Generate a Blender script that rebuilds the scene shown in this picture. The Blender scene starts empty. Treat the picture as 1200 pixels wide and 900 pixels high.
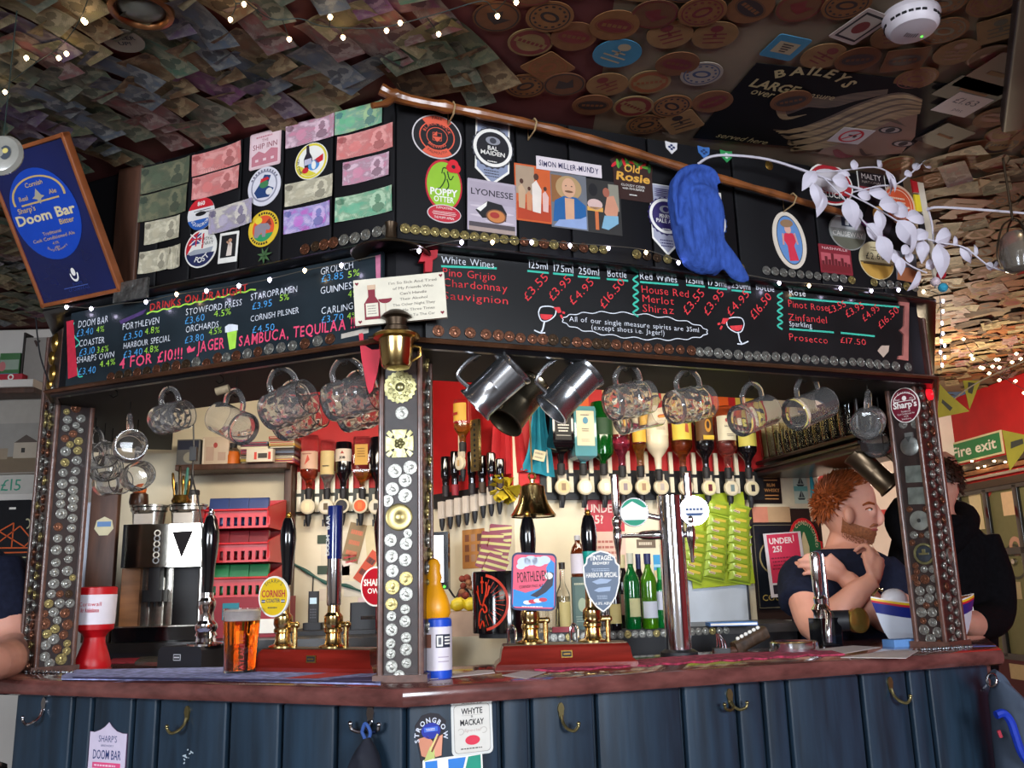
import bpy,bmesh,math,random
from mathutils import Matrix,Vector
random.seed(7)
S=bpy.context.scene
COL=S.collection
# camera
FPX=1059.0;PITCH=math.radians(12.6);ROLL=math.radians(1.5);EYE=1.33
_c,_s=math.cos,math.sin
CF=Vector((0,_c(PITCH),_s(PITCH)))
_u0=Vector((0,-_s(PITCH),_c(PITCH)))
CR=Vector((1,0,0))*_c(ROLL)-_u0*_s(ROLL)
CU=_u0*_c(ROLL)+Vector((1,0,0))*_s(ROLL)
CO=Vector((0,0,EYE))
cam_d=bpy.data.cameras.new('camera');cam=bpy.data.objects.new('camera',cam_d);COL.objects.link(cam)
cam_d.sensor_width=36;cam_d.lens=36*FPX/1200;cam_d.clip_start=0.05
cam.matrix_world=Matrix(((CR.x,CU.x,-CF.x,CO.x),(CR.y,CU.y,-CF.y,CO.y),(CR.z,CU.z,-CF.z,CO.z),(0,0,0,1)))
S.camera=cam
# light
S.view_settings.view_transform='Standard';S.view_settings.look='None'
S.view_settings.gamma=1;S.view_settings.use_curve_mapping=False
S.view_settings.exposure=0.4
try:
 S.cycles.use_denoising=True
 S.cycles.max_bounces=10;S.cycles.transmission_bounces=10;S.cycles.transparent_max_bounces=12
 S.cycles.sample_clamp_indirect=4.0
 S.cycles.caustics_reflective=False
except Exception:pass
W=bpy.data.worlds.new('room_air');S.world=W;W.use_nodes=True
W.node_tree.nodes['Background'].inputs[0].default_value=(0.55,0.62,0.8,1)
W.node_tree.nodes['Background'].inputs[1].default_value=0.10
def area(name,loc,to,sx,sy,power,col,spread=180):
 d=bpy.data.lights.new(name,'AREA');d.shape='RECTANGLE';d.size=sx;d.size_y=sy;d.spread=math.radians(spread);d.energy=power;d.color=col
 o=bpy.data.objects.new(name,d);COL.objects.link(o);o.location=loc
 o.rotation_euler=(Vector(to)-Vector(loc)).to_track_quat('-Z','Y').to_euler();return o
def point(name,loc,power,col,r=0.06):
 d=bpy.data.lights.new(name,'POINT');d.energy=power;d.color=col;d.shadow_soft_size=r
 o=bpy.data.objects.new(name,d);COL.objects.link(o);o.location=loc;return o
area('window_daylight_left',(-2.3,-2.6,2.0),(-0.4,2.3,1.15),1.6,1.3,62,(0.84,0.91,1.0),105)
area('window_daylight_right',(2.2,-2.4,2.0),(0.6,2.5,1.15),1.6,1.3,62,(0.84,0.91,1.0),105)
area('bar_strip_light_left',(-.74,2.70,2.05),(-.95,3.6,1.35),0.9,0.15,10,(1.0,0.88,0.70))
area('bar_strip_light_right',(0.44,2.76,2.05),(.22,3.4,1.35),1.2,0.15,8.5,(1.0,0.89,0.72))
area('pub_room_lamp',(0,-1.6,2.40),(0,-1.6,0),1.6,1.2,34,(1.0,0.93,0.85))  # added fill behind the camera, brightens the room that chrome and brass reflect
# pixel <-> place (image taken as 1200 x 900)
def ray(px,py):return CF+CR*((px-600)/FPX)-CU*((py-450)/FPX)
def hz(px,py,z):
 d=ray(px,py);return CO+d*((z-EYE)/d.z)
def dy(px,py,Y):
 d=ray(px,py);return CO+d*(Y/d.y)
class Face:
 """a vertical plane: o a point on it, d its horizontal direction to the viewer's right, n its outward normal"""
 def __init__(self,o,d):
  self.o=Vector(o);self.d=Vector((d[0],d[1],0)).normalized();self.u=Vector((0,0,1));self.n=self.d.cross(self.u)
 def at(self,px,py,off=0.0):
  d=ray(px,py);p=self.o+self.n*off
  return CO+d*((p-CO).dot(self.n)/d.dot(self.n))
 def loc(self,px,py,off=0.0):
  p=self.at(px,py,off)-self.o;return p.dot(self.d),p.z
 def mat(self,px,py,off=0.0,rot=0.0):
  p=self.at(px,py,off);return self.matp(p,rot)
 def matp(self,p,rot=0.0):
  m=Matrix(((self.d.x,0,self.n.x,p[0]),(self.d.y,0,self.n.y,p[1]),(0,1,0,p[2]),(0,0,0,1)))
  return m@Matrix.Rotation(math.radians(rot),4,'Z')if rot else m
 def pt(self,x,z,off=0.0):return self.o+self.d*x+Vector((0,0,z))+self.n*off
 def size(self,px,py,w,h,off=0.0):
  a=self.loc(px-w/2,py,off);b=self.loc(px+w/2,py,off)
  c=self.loc(px,py-h/2,off);e=self.loc(px,py+h/2,off)
  return abs(b[0]-a[0]),abs(c[1]-e[1])
_pl=dy(1096,515,5.0);point('passage_lamp',_pl,48,(1.0,0.80,0.55),0.07)
# materials
def lin(h):
 if isinstance(h,str):
  h=h.lstrip('#');h=[int(h[i:i+2],16)/255 for i in(0,2,4)]
  return tuple(c/12.92 if c<=0.04045 else((c+0.055)/1.055)**2.4 for c in h)
 return tuple(h)
MATS={}
def node(nt,t,**kw):
 n=nt.nodes.new(t)
 for k,v in kw.items():
  if k in n.inputs.keys():n.inputs[k].default_value=v
  else:setattr(n,k,v)
 return n
def setin(b,name,v):
 if name in b.inputs:b.inputs[name].default_value=v
def M(name,col='#888888',rough=0.5,metal=0.0,var=0.15,scale=14.0,bump=0.0,spec=0.5,trans=0.0,emit=0.0,coat=0.0,ior=1.45,stretch=None,alpha=1.0,coord='Object',detail=4.0,ecol=None):
 if name in MATS:return MATS[name]
 m=bpy.data.materials.new(name);m.use_nodes=True;nt=m.node_tree;b=nt.nodes['Principled BSDF']
 c=lin(col)
 tc=node(nt,'ShaderNodeTexCoord');mp=node(nt,'ShaderNodeMapping')
 if stretch:mp.inputs['Scale'].default_value=stretch
 nt.links.new(tc.outputs[coord],mp.inputs[0])
 nz=node(nt,'ShaderNodeTexNoise',Scale=scale,Detail=detail)
 nt.links.new(mp.outputs[0],nz.inputs['Vector'])
 cr=node(nt,'ShaderNodeValToRGB')
 cr.color_ramp.elements[0].position=0.3;cr.color_ramp.elements[1].position=0.72
 cr.color_ramp.elements[0].color=(*[max(0,x*(1-var))for x in c],1)
 cr.color_ramp.elements[1].color=(*[min(1,x*(1+var))for x in c],1)
 nt.links.new(nz.outputs[0],cr.inputs[0]);nt.links.new(cr.outputs[0],b.inputs['Base Color'])
 setin(b,'Roughness',rough);setin(b,'Metallic',metal);setin(b,'Specular IOR Level',spec);setin(b,'IOR',ior)
 setin(b,'Transmission Weight',trans);setin(b,'Coat Weight',coat);setin(b,'Coat Roughness',0.08);setin(b,'Alpha',alpha)
 if emit:
  setin(b,'Emission Color',(*lin(ecol or col),1));setin(b,'Emission Strength',emit)
 if bump:
  bp=node(nt,'ShaderNodeBump',Strength=min(1,bump),Distance=0.004)
  nt.links.new(nz.outputs[0],bp.inputs['Height']);nt.links.new(bp.outputs[0],b.inputs['Normal'])
 MATS[name]=m;return m
 # mesh builder
I4=Matrix.Identity(4)
def T(x,y,z):return Matrix.Translation((x,y,z))
def RX(a):return Matrix.Rotation(math.radians(a),4,'X')
def RY(a):return Matrix.Rotation(math.radians(a),4,'Y')
def RZ(a):return Matrix.Rotation(math.radians(a),4,'Z')
def SC(x,y=None,z=None):
 y=x if y is None else y;z=x if z is None else z
 return Matrix.Diagonal((x,y,z,1))
def aim(p0,p1):
 p0=Vector(p0);d=Vector(p1)-p0
 q=d.to_track_quat('Z','Y').to_matrix().to_4x4();q.translation=p0;return q
TXT={}
def text_geo(s,bold=0.0):
 k=(s,bold)
 if k in TXT:return TXT[k]
 cu=bpy.data.curves.new('txt','FONT');cu.body=s;cu.size=1.0;cu.offset=bold;cu.resolution_u=2;cu.fill_mode='FRONT' if False else cu.fill_mode
 o=bpy.data.objects.new('txt',cu);me=o.to_mesh()
 vs=[(v.co.x,v.co.y,0)for v in me.vertices];fs=[tuple(p.vertices)for p in me.polygons if p.normal.z>0 or True]
 o.to_mesh_clear();bpy.data.objects.remove(o);bpy.data.curves.remove(cu)
 xs=[v[0]for v in vs]or[0,1]
 TXT[k]=(vs,fs,min(xs),max(xs));return TXT[k]
class MB:
 def __init__(self):self.v=[];self.f=[];self.m=[];self.mats=[];self.X=I4
 def mi(self,mat):
  if mat not in self.mats:self.mats.append(mat)
  return self.mats.index(mat)
 def add(self,vs,fs,mat,X=I4):
  k=len(self.v);X=self.X@X;i=self.mi(mat)
  self.v+=[tuple(X@Vector(p))for p in vs];self.f+=[tuple(a+k for a in q)for q in fs];self.m+=[i]*len(fs);return self
 def box(self,c,s,mat,X=I4):
  x,y,z=(a/2 for a in s)
  vs=[(c[0]+i*x,c[1]+j*y,c[2]+k*z)for i in(-1,1)for j in(-1,1)for k in(-1,1)]
  return self.add(vs,[(0,1,3,2),(4,6,7,5),(0,4,5,1),(2,3,7,6),(0,2,6,4),(1,5,7,3)],mat,X)
 def bbox(self,c,s,mat,b=0.004,X=I4,axis=2):
 # box with four rounded edges along one axis
  a,d=[(0,1),(0,2),(1,2)][2-axis]if axis!=1 else(0,2)
  w,h=s[a]/2,s[d]/2;b=min(b,w*.99,h*.99);L=s[axis]/2;pts=[]
  for(sx,sy,a0)in((1,1,0),(-1,1,90),(-1,-1,180),(1,-1,270)):
   for t in range(4):
    an=math.radians(a0+t*30);pts.append((sx*(w-b)+b*_c(an),sy*(h-b)+b*_s(an)))
  def P(p,l):
   q=[0,0,0];q[a]=p[0]+c[a];q[d]=p[1]+c[d];q[axis]=l+c[axis];return tuple(q)
  n=len(pts);vs=[P(p,-L)for p in pts]+[P(p,L)for p in pts]
  fs=[tuple(range(n))[::-1],tuple(range(n,2*n))]+[(i,(i+1)%n,n+(i+1)%n,n+i)for i in range(n)]
  return self.add(vs,fs,mat,X)
 def lathe(self,prof,mat,X=I4,seg=24,cap0=True,cap1=True,sx=1.0,sy=1.0):
  n=len(prof);vs=[];fs=[]
  for(r,z)in prof:
   for i in range(seg):
    a=2*math.pi*i/seg;vs.append((r*_c(a)*sx,r*_s(a)*sy,z))
  for k in range(n-1):
   for i in range(seg):
    j=(i+1)%seg;fs.append((k*seg+i,k*seg+j,(k+1)*seg+j,(k+1)*seg+i))
  if cap0:fs.append(tuple(range(seg))[::-1])
  if cap1:fs.append(tuple(range((n-1)*seg,n*seg)))
  return self.add(vs,fs,mat,X)
 def cyl(self,p0,p1,r,mat,r1=None,seg=16,X=I4):
  L=(Vector(p1)-Vector(p0)).length
  return self.lathe([(r,0),(r if r1 is None else r1,L)],mat,X@aim(p0,p1),seg)
 def tube(self,pts,r,mat,seg=8,X=I4,closed=False):
  pts=[Vector(p)for p in pts];n=len(pts);rs=r if isinstance(r,(list,tuple))else[r]*n
  vs=[];fs=[];up=None
  for k in range(n):
   if closed:t=pts[(k+1)%n]-pts[k-1]
   else:t=pts[min(k+1,n-1)]-pts[max(k-1,0)]
   t.normalize()
   if up is None:up=Vector((0,0,1))if abs(t.z)<0.9 else Vector((1,0,0))
   a=t.cross(up)
   if a.length<1e-5:a=t.cross(Vector((0.3,1,0.2)))
   a.normalize();b=a.cross(t).normalized();up=b
   for i in range(seg):
    an=2*math.pi*i/seg;vs.append(tuple(pts[k]+a*(_c(an)*rs[k])+b*(_s(an)*rs[k])))
  for k in range(n if closed else n-1):
   k2=(k+1)%n
   for i in range(seg):
    j=(i+1)%seg;fs.append((k*seg+i,k2*seg+i,k2*seg+j,k*seg+j))
  if not closed:fs+=[tuple(range(seg)),tuple(range((n-1)*seg,n*seg))[::-1]]
  return self.add(vs,fs,mat,X)
 def prism(self,poly,z0,z1,mat,X=I4,side=None):
  n=len(poly)
  self.add([(p[0],p[1],z0)for p in poly],[tuple(range(n))[::-1]],mat,X)
  self.add([(p[0],p[1],z1)for p in poly],[tuple(range(n))],mat,X)
  return self.add([(p[0],p[1],z0)for p in poly]+[(p[0],p[1],z1)for p in poly],[(i,(i+1)%n,n+(i+1)%n,n+i)for i in range(n)],side or mat,X)
 def flat(self,poly,z,mat,X=I4):return self.add([(p[0],p[1],z)for p in poly],[tuple(range(len(poly)))],mat,X)
 def ring(self,r0,r1,z,mat,X=I4,seg=32,sx=1.0,sy=1.0,a0=0,a1=360):
  full=abs(a1-a0)>=360;n=seg if full else seg+1;vs=[]
  for i in range(n):
   a=math.radians(a0+(a1-a0)*i/seg);vs+=[(r0*_c(a)*sx,r0*_s(a)*sy,z),(r1*_c(a)*sx,r1*_s(a)*sy,z)]
  fs=[(2*i,2*i+1,(2*i+3)%(2*n),(2*i+2)%(2*n))for i in range(n if full else n-1)]
  return self.add(vs,fs,mat,X)
 def sphere(self,c,r,mat,X=I4,seg=16,rings=10):
  if not isinstance(r,(list,tuple)):r=(r,r,r)
  pr=[(max(1e-4,_s(math.pi*k/rings)),-_c(math.pi*k/rings))for k in range(rings+1)]
  return self.lathe(pr,mat,X@T(*c)@SC(*r),seg)
 def text(self,s,x,y,h,mat,z=0.0012,rot=0.0,align='c',bold=0.0,w=None,jit=0.0,X=I4,shear=0.0):
  """flat lettering, h its capital height; align l / c / r about x"""
  k=h/0.70
  X=X@T(x,y,z)@RZ(rot)
  if jit:
   tot=0;items=[]
   for ch in s:
    if ch==' ':tot+=0.36;continue
    g=text_geo(ch,bold);items.append((g,tot));tot+=(g[3]-g[2])+0.13
   kx=k if w is None else w/max(tot,0.1)
   o=0 if align=='l' else(-tot*kx/2 if align=='c' else-tot*kx)
   for g,dx in items:
    self.add(g[0],g[1],mat,X@T(o+dx*kx,random.uniform(-jit,jit)*h,0)@RZ(random.uniform(-jit,jit)*40)@SC(kx,k*random.uniform(1-jit,1+jit),1)@T(-g[2],0,0))
   return self
  g=text_geo(s,bold);wd=max(g[3]-g[2],0.01);kx=k if w is None else w/wd
  o={'l':0,'c':-wd*kx/2,'r':-wd*kx}[align]
  sh=Matrix(((1,shear,0,0),(0,1,0,0),(0,0,1,0),(0,0,0,1)))
  return self.add(g[0],g[1],mat,X@T(o,0,0)@sh@SC(kx,k,1)@T(-g[2],0,0))
 def arc_text(self,s,r,a_mid,h,mat,z=0.0012,bold=0.0,X=I4,inside=False,spread=1.0,sx=1.0,sy=1.0):
  """letters around a circle, a_mid in degrees; inside = reads along the bottom"""
  k=h/0.70;adv=[]
  for ch in s:adv.append(0.36 if ch==' ' else(text_geo(ch,bold)[3]-text_geo(ch,bold)[2])+0.13)
  tot=sum(adv)*k*spread;p=-tot/2
  for ch,a in zip(s,adv):
   a=a*k*spread;mid=p+a/2;p+=a
   if ch==' ':continue
   g=text_geo(ch,bold);an=math.degrees(mid/r)
   if inside:Y=SC(sx,sy,1)@RZ(a_mid+an+90)@T(0,-r,z)
   else:Y=SC(sx,sy,1)@RZ(a_mid-an-90)@T(0,r,z)
   self.add(g[0],g[1],mat,X@Y@SC(k,k,1)@T(-(g[2]+g[3])/2,0,0))
  return self
 def build(self,name,parent=None,X=None,smooth=35,origin=None):
  me=bpy.data.meshes.new(name);me.from_pydata(self.v,[],self.f);me.validate()
  for m in self.mats:me.materials.append(m)
  if len(me.polygons)==len(self.m):me.polygons.foreach_set('material_index',self.m)
  if smooth:
   me.polygons.foreach_set('use_smooth',[True]*len(me.polygons));me.set_sharp_from_angle(angle=math.radians(smooth))
  me.update();o=bpy.data.objects.new(name,me);COL.objects.link(o)
  if parent is not None:o.parent=parent
  if X is not None:
   if parent is not None:o.matrix_local=X
   else:o.matrix_world=X
  return o
def tag(o,label=None,cat=None,group=None,kind=None):
 if label:o['label']=label
 if cat:o['category']=cat
 if group:o['group']=group
 if kind:o['kind']=kind
 return o
def thing(name,label,cat,X=I4,group=None):
 o=bpy.data.objects.new(name,None);COL.objects.link(o);o.empty_display_size=0.05;o.matrix_world=X
 return tag(o,label,cat,group)
def dup(o,X=None,parent=None,label=None,group=None):
 c=o.copy();COL.objects.link(c)
 if parent is not None:c.parent=parent
 if X is not None:c.matrix_world=X
 for ch in[q for q in bpy.data.objects if q.parent==o]:dup(ch,None,c)
 if label:c['label']=label
 if group:c['group']=group
 return c
def smoothpath(pts,n=6):
 pts=[Vector(p)for p in pts];out=[]
 P=[pts[0]*2-pts[1]]+pts+[pts[-1]*2-pts[-2]]
 for i in range(1,len(P)-2):
  a,b,c,d=P[i-1:i+3]
  for k in range(n):
   t=k/n;out.append(0.5*((2*b)+(c-a)*t+(2*a-5*b+4*c-d)*t*t+(3*b-a-3*c+d)*t**3))
 out.append(pts[-1]);return out
def ell(rx,ry,n=32,cx=0,cy=0,a0=0,a1=360):
 full=abs(a1-a0)>=360
 return[(cx+rx*_c(math.radians(a0+(a1-a0)*i/n)),cy+ry*_s(math.radians(a0+(a1-a0)*i/n)))for i in range(n if full else n+1)]
def rect(w,h,cx=0,cy=0):return[(cx-w/2,cy-h/2),(cx+w/2,cy-h/2),(cx+w/2,cy+h/2),(cx-w/2,cy+h/2)]
def rrect(w,h,r,cx=0,cy=0,n=4):
 out=[]
 for sx,sy,a0 in((1,1,0),(-1,1,90),(-1,-1,180),(1,-1,270)):
  for k in range(n+1):
   a=math.radians(a0+90*k/n);out.append((cx+sx*(w/2-r)+r*_c(a),cy+sy*(h/2-r)+r*_s(a)))
 return out
 # BAR GEOMETRY
CT=1.12
H=lambda deg:Vector((_s(math.radians(deg)),_c(math.radians(deg)),0))
dL,dR=-H(-66),H(69)
CC=hz(472,806,CT)
CC=Vector((CC.x,CC.y,0))
_q=dy(462,690,CC.y+0.075);KC=Vector((_q.x,_q.y,0))
FL,FR=Face(KC,dL),Face(KC,dR)
PLf,PRf=Face(CC+Vector((0,0.045,0)),dL),Face(CC+Vector((0,0.045,0)),dR)
xl,_=FL.loc(66,420);xr,_=FR.loc(1084,400)
A1=FL.pt(xl,0);A0=A1+H(-21)*1.0;B1=FR.pt(xr,0);B2=B1+H(24)*1.5
_t=hz(-8,795,CT);AL=Vector((_t.x,_t.y,0));AL=CC+dL*((AL-CC).dot(dL));AL0=AL+H(-21)*.62
_t=hz(1190,761,CT);BR=Vector((_t.x,_t.y,0));BR=CC+dR*((BR-CC).dot(dR));BR2=BR+H(23)*.62
CANO=[A0,A1,KC,B1,B2];CNT=[AL0,AL,CC,BR,BR2]
def offs(line,d):
 """plan polyline pushed outward (towards the viewer) by d, mitred"""
 out=[]
 for i,p in enumerate(line):
  ns=[]
  if i>0:e=(line[i]-line[i-1]).normalized();ns.append(Vector((e.y,-e.x,0)))
  if i<len(line)-1:e=(line[i+1]-line[i]).normalized();ns.append(Vector((e.y,-e.x,0)))
  if len(ns)==1:out.append(p+ns[0]*d)
  else:b=(ns[0]+ns[1]).normalized();out.append(p+b*(d/b.dot(ns[0])))
 return out
def strip(mb,line,o0,o1,z0,z1,mat):
 a,b=offs(line,o0),offs(line,o1)
 for i in range(len(line)-1):
  q=[a[i],b[i],b[i+1],a[i+1]]
  mb.prism([(p.x,p.y)for p in q],z0,z1,mat)
def prof(mb,line,pr,mat):
 """sweep a closed (offset, z) profile along the mitred line"""
 rows=[[(p.x,p.y)for p in offs(line,o)]for o,z in pr];n=len(pr)
 vs=[(rows[k][i][0],rows[k][i][1],pr[k][1])for i in range(len(line))for k in range(n)]
 fs=[(i*n+k,i*n+(k+1)%n,(i+1)*n+(k+1)%n,(i+1)*n+k)for i in range(len(line)-1)for k in range(n)]
 fs+=[tuple(range(n))[::-1],tuple(range((len(line)-1)*n,len(line)*n))]
 mb.add(vs,fs,mat)
zc=lambda y,px=466:FL.at(px,y).z
Z_CEIL=zc(112);Z_CL0=zc(288);Z_LEDGE=(zc(291),zc(285));Z_BT,Z_BB=zc(293),zc(392);Z_NOSE=zc(398);Z_BEAM=zc(404)
# materials of the room
m_black=M('black_painted_boards','#0e0d10',0.55,spec=.25,var=0.35,scale=6,bump=0.15,stretch=(1,1,0.2))
m_blackgloss=M('black_gloss_wood','#0e0d10',0.28,var=0.3,scale=8,bump=0.08)
m_navy=M('blue_black_painted_boards','#1a2b3a',0.42,var=0.45,scale=5,bump=0.25,stretch=(6,6,0.6),coat=0.25)
m_counter=M('polished_mahogany','#623a36',0.16,var=0.45,scale=5,bump=0.06,stretch=(1,6,6),coat=0.8)
m_wood=M('brown_wood','#4b2f22',0.5,var=0.4,scale=9,bump=0.2,stretch=(4,4,0.5))
m_oak=M('light_brown_wood','#8a5a35',0.45,var=0.35,scale=9,bump=0.15,stretch=(0.6,4,4))
m_bronze=M('bronze_trim','#6d4a34',0.35,0.6,var=0.3)
m_cream=M('cream_plaster','#d8ccb2',0.8,var=0.10,scale=5,bump=0.15)
m_white=M('white_plaster','#cfc9c2',0.8,var=0.06,scale=5,bump=0.1)
m_red=M('red_painted_wall','#b3171b',0.6,var=0.12,scale=7,bump=0.15)
m_floor=M('dark_floorboards','#3b2a20',0.5,var=0.4,scale=4,stretch=(6,0.5,1))
m_ceil=M('ceiling_lining','#5c2a28',0.8,var=0.5,scale=3)
m_ceil2=M('ceiling_lining_pale','#7c6c58',0.8,var=0.2,scale=6)
# room shell
tag(MB().box((0.4,1.6,-0.05),(9,9.4,0.1),m_floor).build('floor'),kind='structure')
cb=MB();cb.box((-1.9,1.6,Z_CEIL+0.06),(4.3,9.4,0.1),m_ceil);cb.box((2.55,1.6,Z_CEIL+0.06),(4.6,9.4,0.1),m_ceil2)
tag(cb.build('ceiling'),kind='structure')
YL=3.80
W1=Face((0,YL,0),(1,0))
_a=dy(497,620,YL);_b=dy(603,620,3.36)
W2=Face((_b.x,_b.y,0),H(74))
WD=Face((_a.x,_a.y,0),(_b-_a).normalized())
def wallbox(name,p,q,z0,z1,t,mat,extra=None):
 d=(Vector(q)-Vector(p));d.z=0;L=d.length;d.normalize();nn=Vector((-d.y,d.x,0))
 mb=MB();P=[Vector(p),Vector(q),Vector(q)+nn*t,Vector(p)+nn*t]
 mb.prism([(a.x,a.y)for a in P],z0,z1,mat)
 return tag(mb.build(name),kind='structure')
p_r=W2.at(948,600)
ZR=1.90
wallbox('wall_left',(-4.2,YL+0.35,0),(dy(108,620,YL).x,YL+0.35,0),0,Z_CEIL,0.1,m_white)
zr1=W1.at(400,578).z;zr2=W2.at(700,580).z
wallbox('wall_back',(dy(108,620,YL).x,YL,0),(_a.x,YL,0),0,Z_CEIL,0.1,m_cream)
wallbox('wall_niche',(_a.x,YL,0),(_b.x,_b.y,0),0,Z_CEIL,0.1,m_cream)
wallbox('wall_rear',(_b.x,_b.y,0),(p_r.x,p_r.y,0),0,Z_CEIL,0.1,m_cream)
# red painted band high on the back walls (thin panels on the plaster)
mb=MB()
for fc,p0,p1,z in((W1,W1.at(345,500),W1.at(492,500),zr1),(WD,WD.at(500,500),WD.at(600,500),zr2),(W2,W2.at(606,500),W2.at(890,500),zr2)):
 a=(p0-fc.o).dot(fc.d);b=(p1-fc.o).dot(fc.d)
 mb.X=fc.matp(fc.o);mb.box(((a+b)/2,(z+2.45)/2,0.004),(b-a,2.45-z,0.008),m_red);mb.X=I4
tag(mb.build('trim_1'),kind='structure')
# right-hand passage: far wall and the side wall with the fire exit
_w1,_w2=hz(1112,469,Z_CEIL),hz(1200,437,Z_CEIL)
WS=Face((_w1.x,_w1.y,0),(_w2.x-_w1.x,_w2.y-_w1.y,0))
WF=Face((_w1.x,_w1.y,0),H(100));_r0=WF.o;_l0=WF.o-WF.d*2.2
m_passage=M('pink_white_wall','#e4d4c8',0.8,var=0.12,scale=4)
wallbox('wall_far',_l0,_r0,0,Z_CEIL,0.1,m_passage)
wallbox('wall_right',WS.o,WS.o+WS.d*8.6,0,Z_CEIL,0.1,m_red)
wallbox('wall_front',(-4.2,-3.4,0),(4.9,-3.4,0),0,Z_CEIL,0.1,m_white)
wallbox('wall_side',(-4.2,-3.4,0),(-4.2,YL+.35,0),0,Z_CEIL,-0.1,m_white)
m_day=M('bright_window_daylight','#dfe8ff',.5,emit=7.0,var=.05,scale=1.5)
for i,(x0,x1)in enumerate(((-4.1,-2.1),(-1.3,.7),(1.5,3.6))):
 mb=MB();mb.box(((x0+x1)/2,-3.37,1.5),(x1-x0,.02,1.2),m_day)
 for x in(x0,(2*x0+x1)/3,(x0+2*x1)/3,x1):mb.box((x,-3.34,1.5),(.06,.06,1.26),m_white)
 for z in(.9,1.5,2.1):mb.box(((x0+x1)/2,-3.34,z),(x1-x0,.06,.06),m_white)
 tag(mb.build('window_%d'%(i+1)),kind='structure')
 # counter
bar=thing('bar_counter','blue-black boarded bar counter with polished mahogany top, bent at the middle post','bar',T(CC.x,CC.y,0));bar_inv=bar.matrix_world.inverted()
def bpart(mb,name):
 o=mb.build(name,bar);o.matrix_local=bar_inv;return o
tp=MB()
prof(tp,CNT,[(-0.46,CT-0.045),(-0.46,CT),(-0.012,CT),(-0.004,CT-0.004),(0.0,CT-0.012),(0.0,CT-0.033),(-0.004,CT-0.041),(-0.012,CT-0.045)],m_counter)
bpart(tp,'countertop')
def front(face,x0,x1,grooves):
 ed=[x0]+grooves+[x1];z1=CT-0.046
 for a,b in zip(ed[:-1],ed[1:]):
  mb=MB();mb.X=face.matp(face.o);mb.bbox(((a+b)/2,z1/2,-0.012),(b-a-0.014,z1,0.024),m_navy,0.005,axis=1);bpart(mb,'plank')
 bk=MB();bk.X=face.matp(face.o);bk.box(((x0+x1)/2,z1/2,-0.030),(x1-x0,z1,0.01),m_blackgloss)
 for g in grooves:bk.cyl((g,0,-0.018),(g,z1,-0.018),0.0045,m_navy,seg=8)
 bpart(bk,'beading')
gl=[PLf.loc(x,850)[0]for x in(84,107,155,184,267,329,394)]
gr=[PRf.loc(x,850)[0]for x in(587,622,699,802,866,897,926,1014,1070,1094)]
front(PLf,PLf.loc(15,850)[0],-0.002,gl)
front(PRf,0.002,PRf.loc(1166,830)[0],gr)
ex=PRf.pt(PRf.loc(1166,830)[0]+.004,0);mb=MB()
strip(mb,[ex,ex+H(23)*.6],-0.03,0.0,0,CT-0.046,m_counter);bpart(mb,'end_panel')
# canopy
can=thing('bar_canopy','black boarded canopy over the bar carrying banknotes, stickers and chalkboards','canopy',T(KC.x,KC.y,Z_BEAM))
can_inv=can.matrix_world.inverted()
def cpart(mb,name):
 o=mb.build(name,can);o.matrix_local=can_inv;return o
mb=MB();strip(mb,CANO,-0.10,-0.012,Z_BEAM,Z_CEIL+0.005,m_black);cpart(mb,'carcass')
def clad(face,x0,x1,gs,nm):
 ed=[x0]+gs+[x1]
 mb=MB();mb.X=face.matp(face.o)
 for a,b in zip(ed[:-1],ed[1:]):mb.bbox(((a+b)/2,(Z_CL0+Z_CEIL)/2,-0.006),(b-a-0.006,Z_CEIL-Z_CL0,0.012),m_black,0.004,axis=1)
 cpart(mb,nm)
clad(FL,FL.loc(150,230)[0],0,[FL.loc(x,200)[0]for x in(190,228,283,332,390)],'cladding')
clad(FR,0,xr,[FR.loc(x,200)[0]for x in(545,605,667,760,858,950,1020)],'cladding')
led=[Z_LEDGE[0],Z_LEDGE[1]]
mb=MB();prof(mb,CANO,[(-0.02,led[0]-0.002),(-0.02,led[1]),(0.040,led[1]),(0.046,led[1]-0.006),(0.046,led[0]+0.004),(0.036,led[0]),(0.012,led[0]-0.002)],m_blackgloss);cpart(mb,'ledge')
mb=MB();prof(mb,CANO,[(-0.01,Z_NOSE-0.006),(-0.01,Z_NOSE+0.006),(0.020,Z_NOSE+0.006),(0.026,Z_NOSE),(0.020,Z_NOSE-0.006)],m_bronze);cpart(mb,'nosing')
mb=MB();prof(mb,CANO,[(-0.012,Z_BEAM-0.004),(-0.012,Z_NOSE-0.005),(0.012,Z_NOSE-0.005),(0.010,(Z_BEAM+Z_NOSE)/2),(0.004,Z_BEAM-0.004)],m_blackgloss);cpart(mb,'beam')
mb=MB();prof(mb,CANO,[(-0.34,Z_BEAM-0.002),(-0.34,Z_BEAM+0.03),(-0.012,Z_BEAM+0.03),(-0.012,Z_BEAM-0.002)],M('sooty_black_underside','#060506',.7,var=.3));cpart(mb,'soffit')  # underside coloured blacker than the boards to hold the shade there
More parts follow.
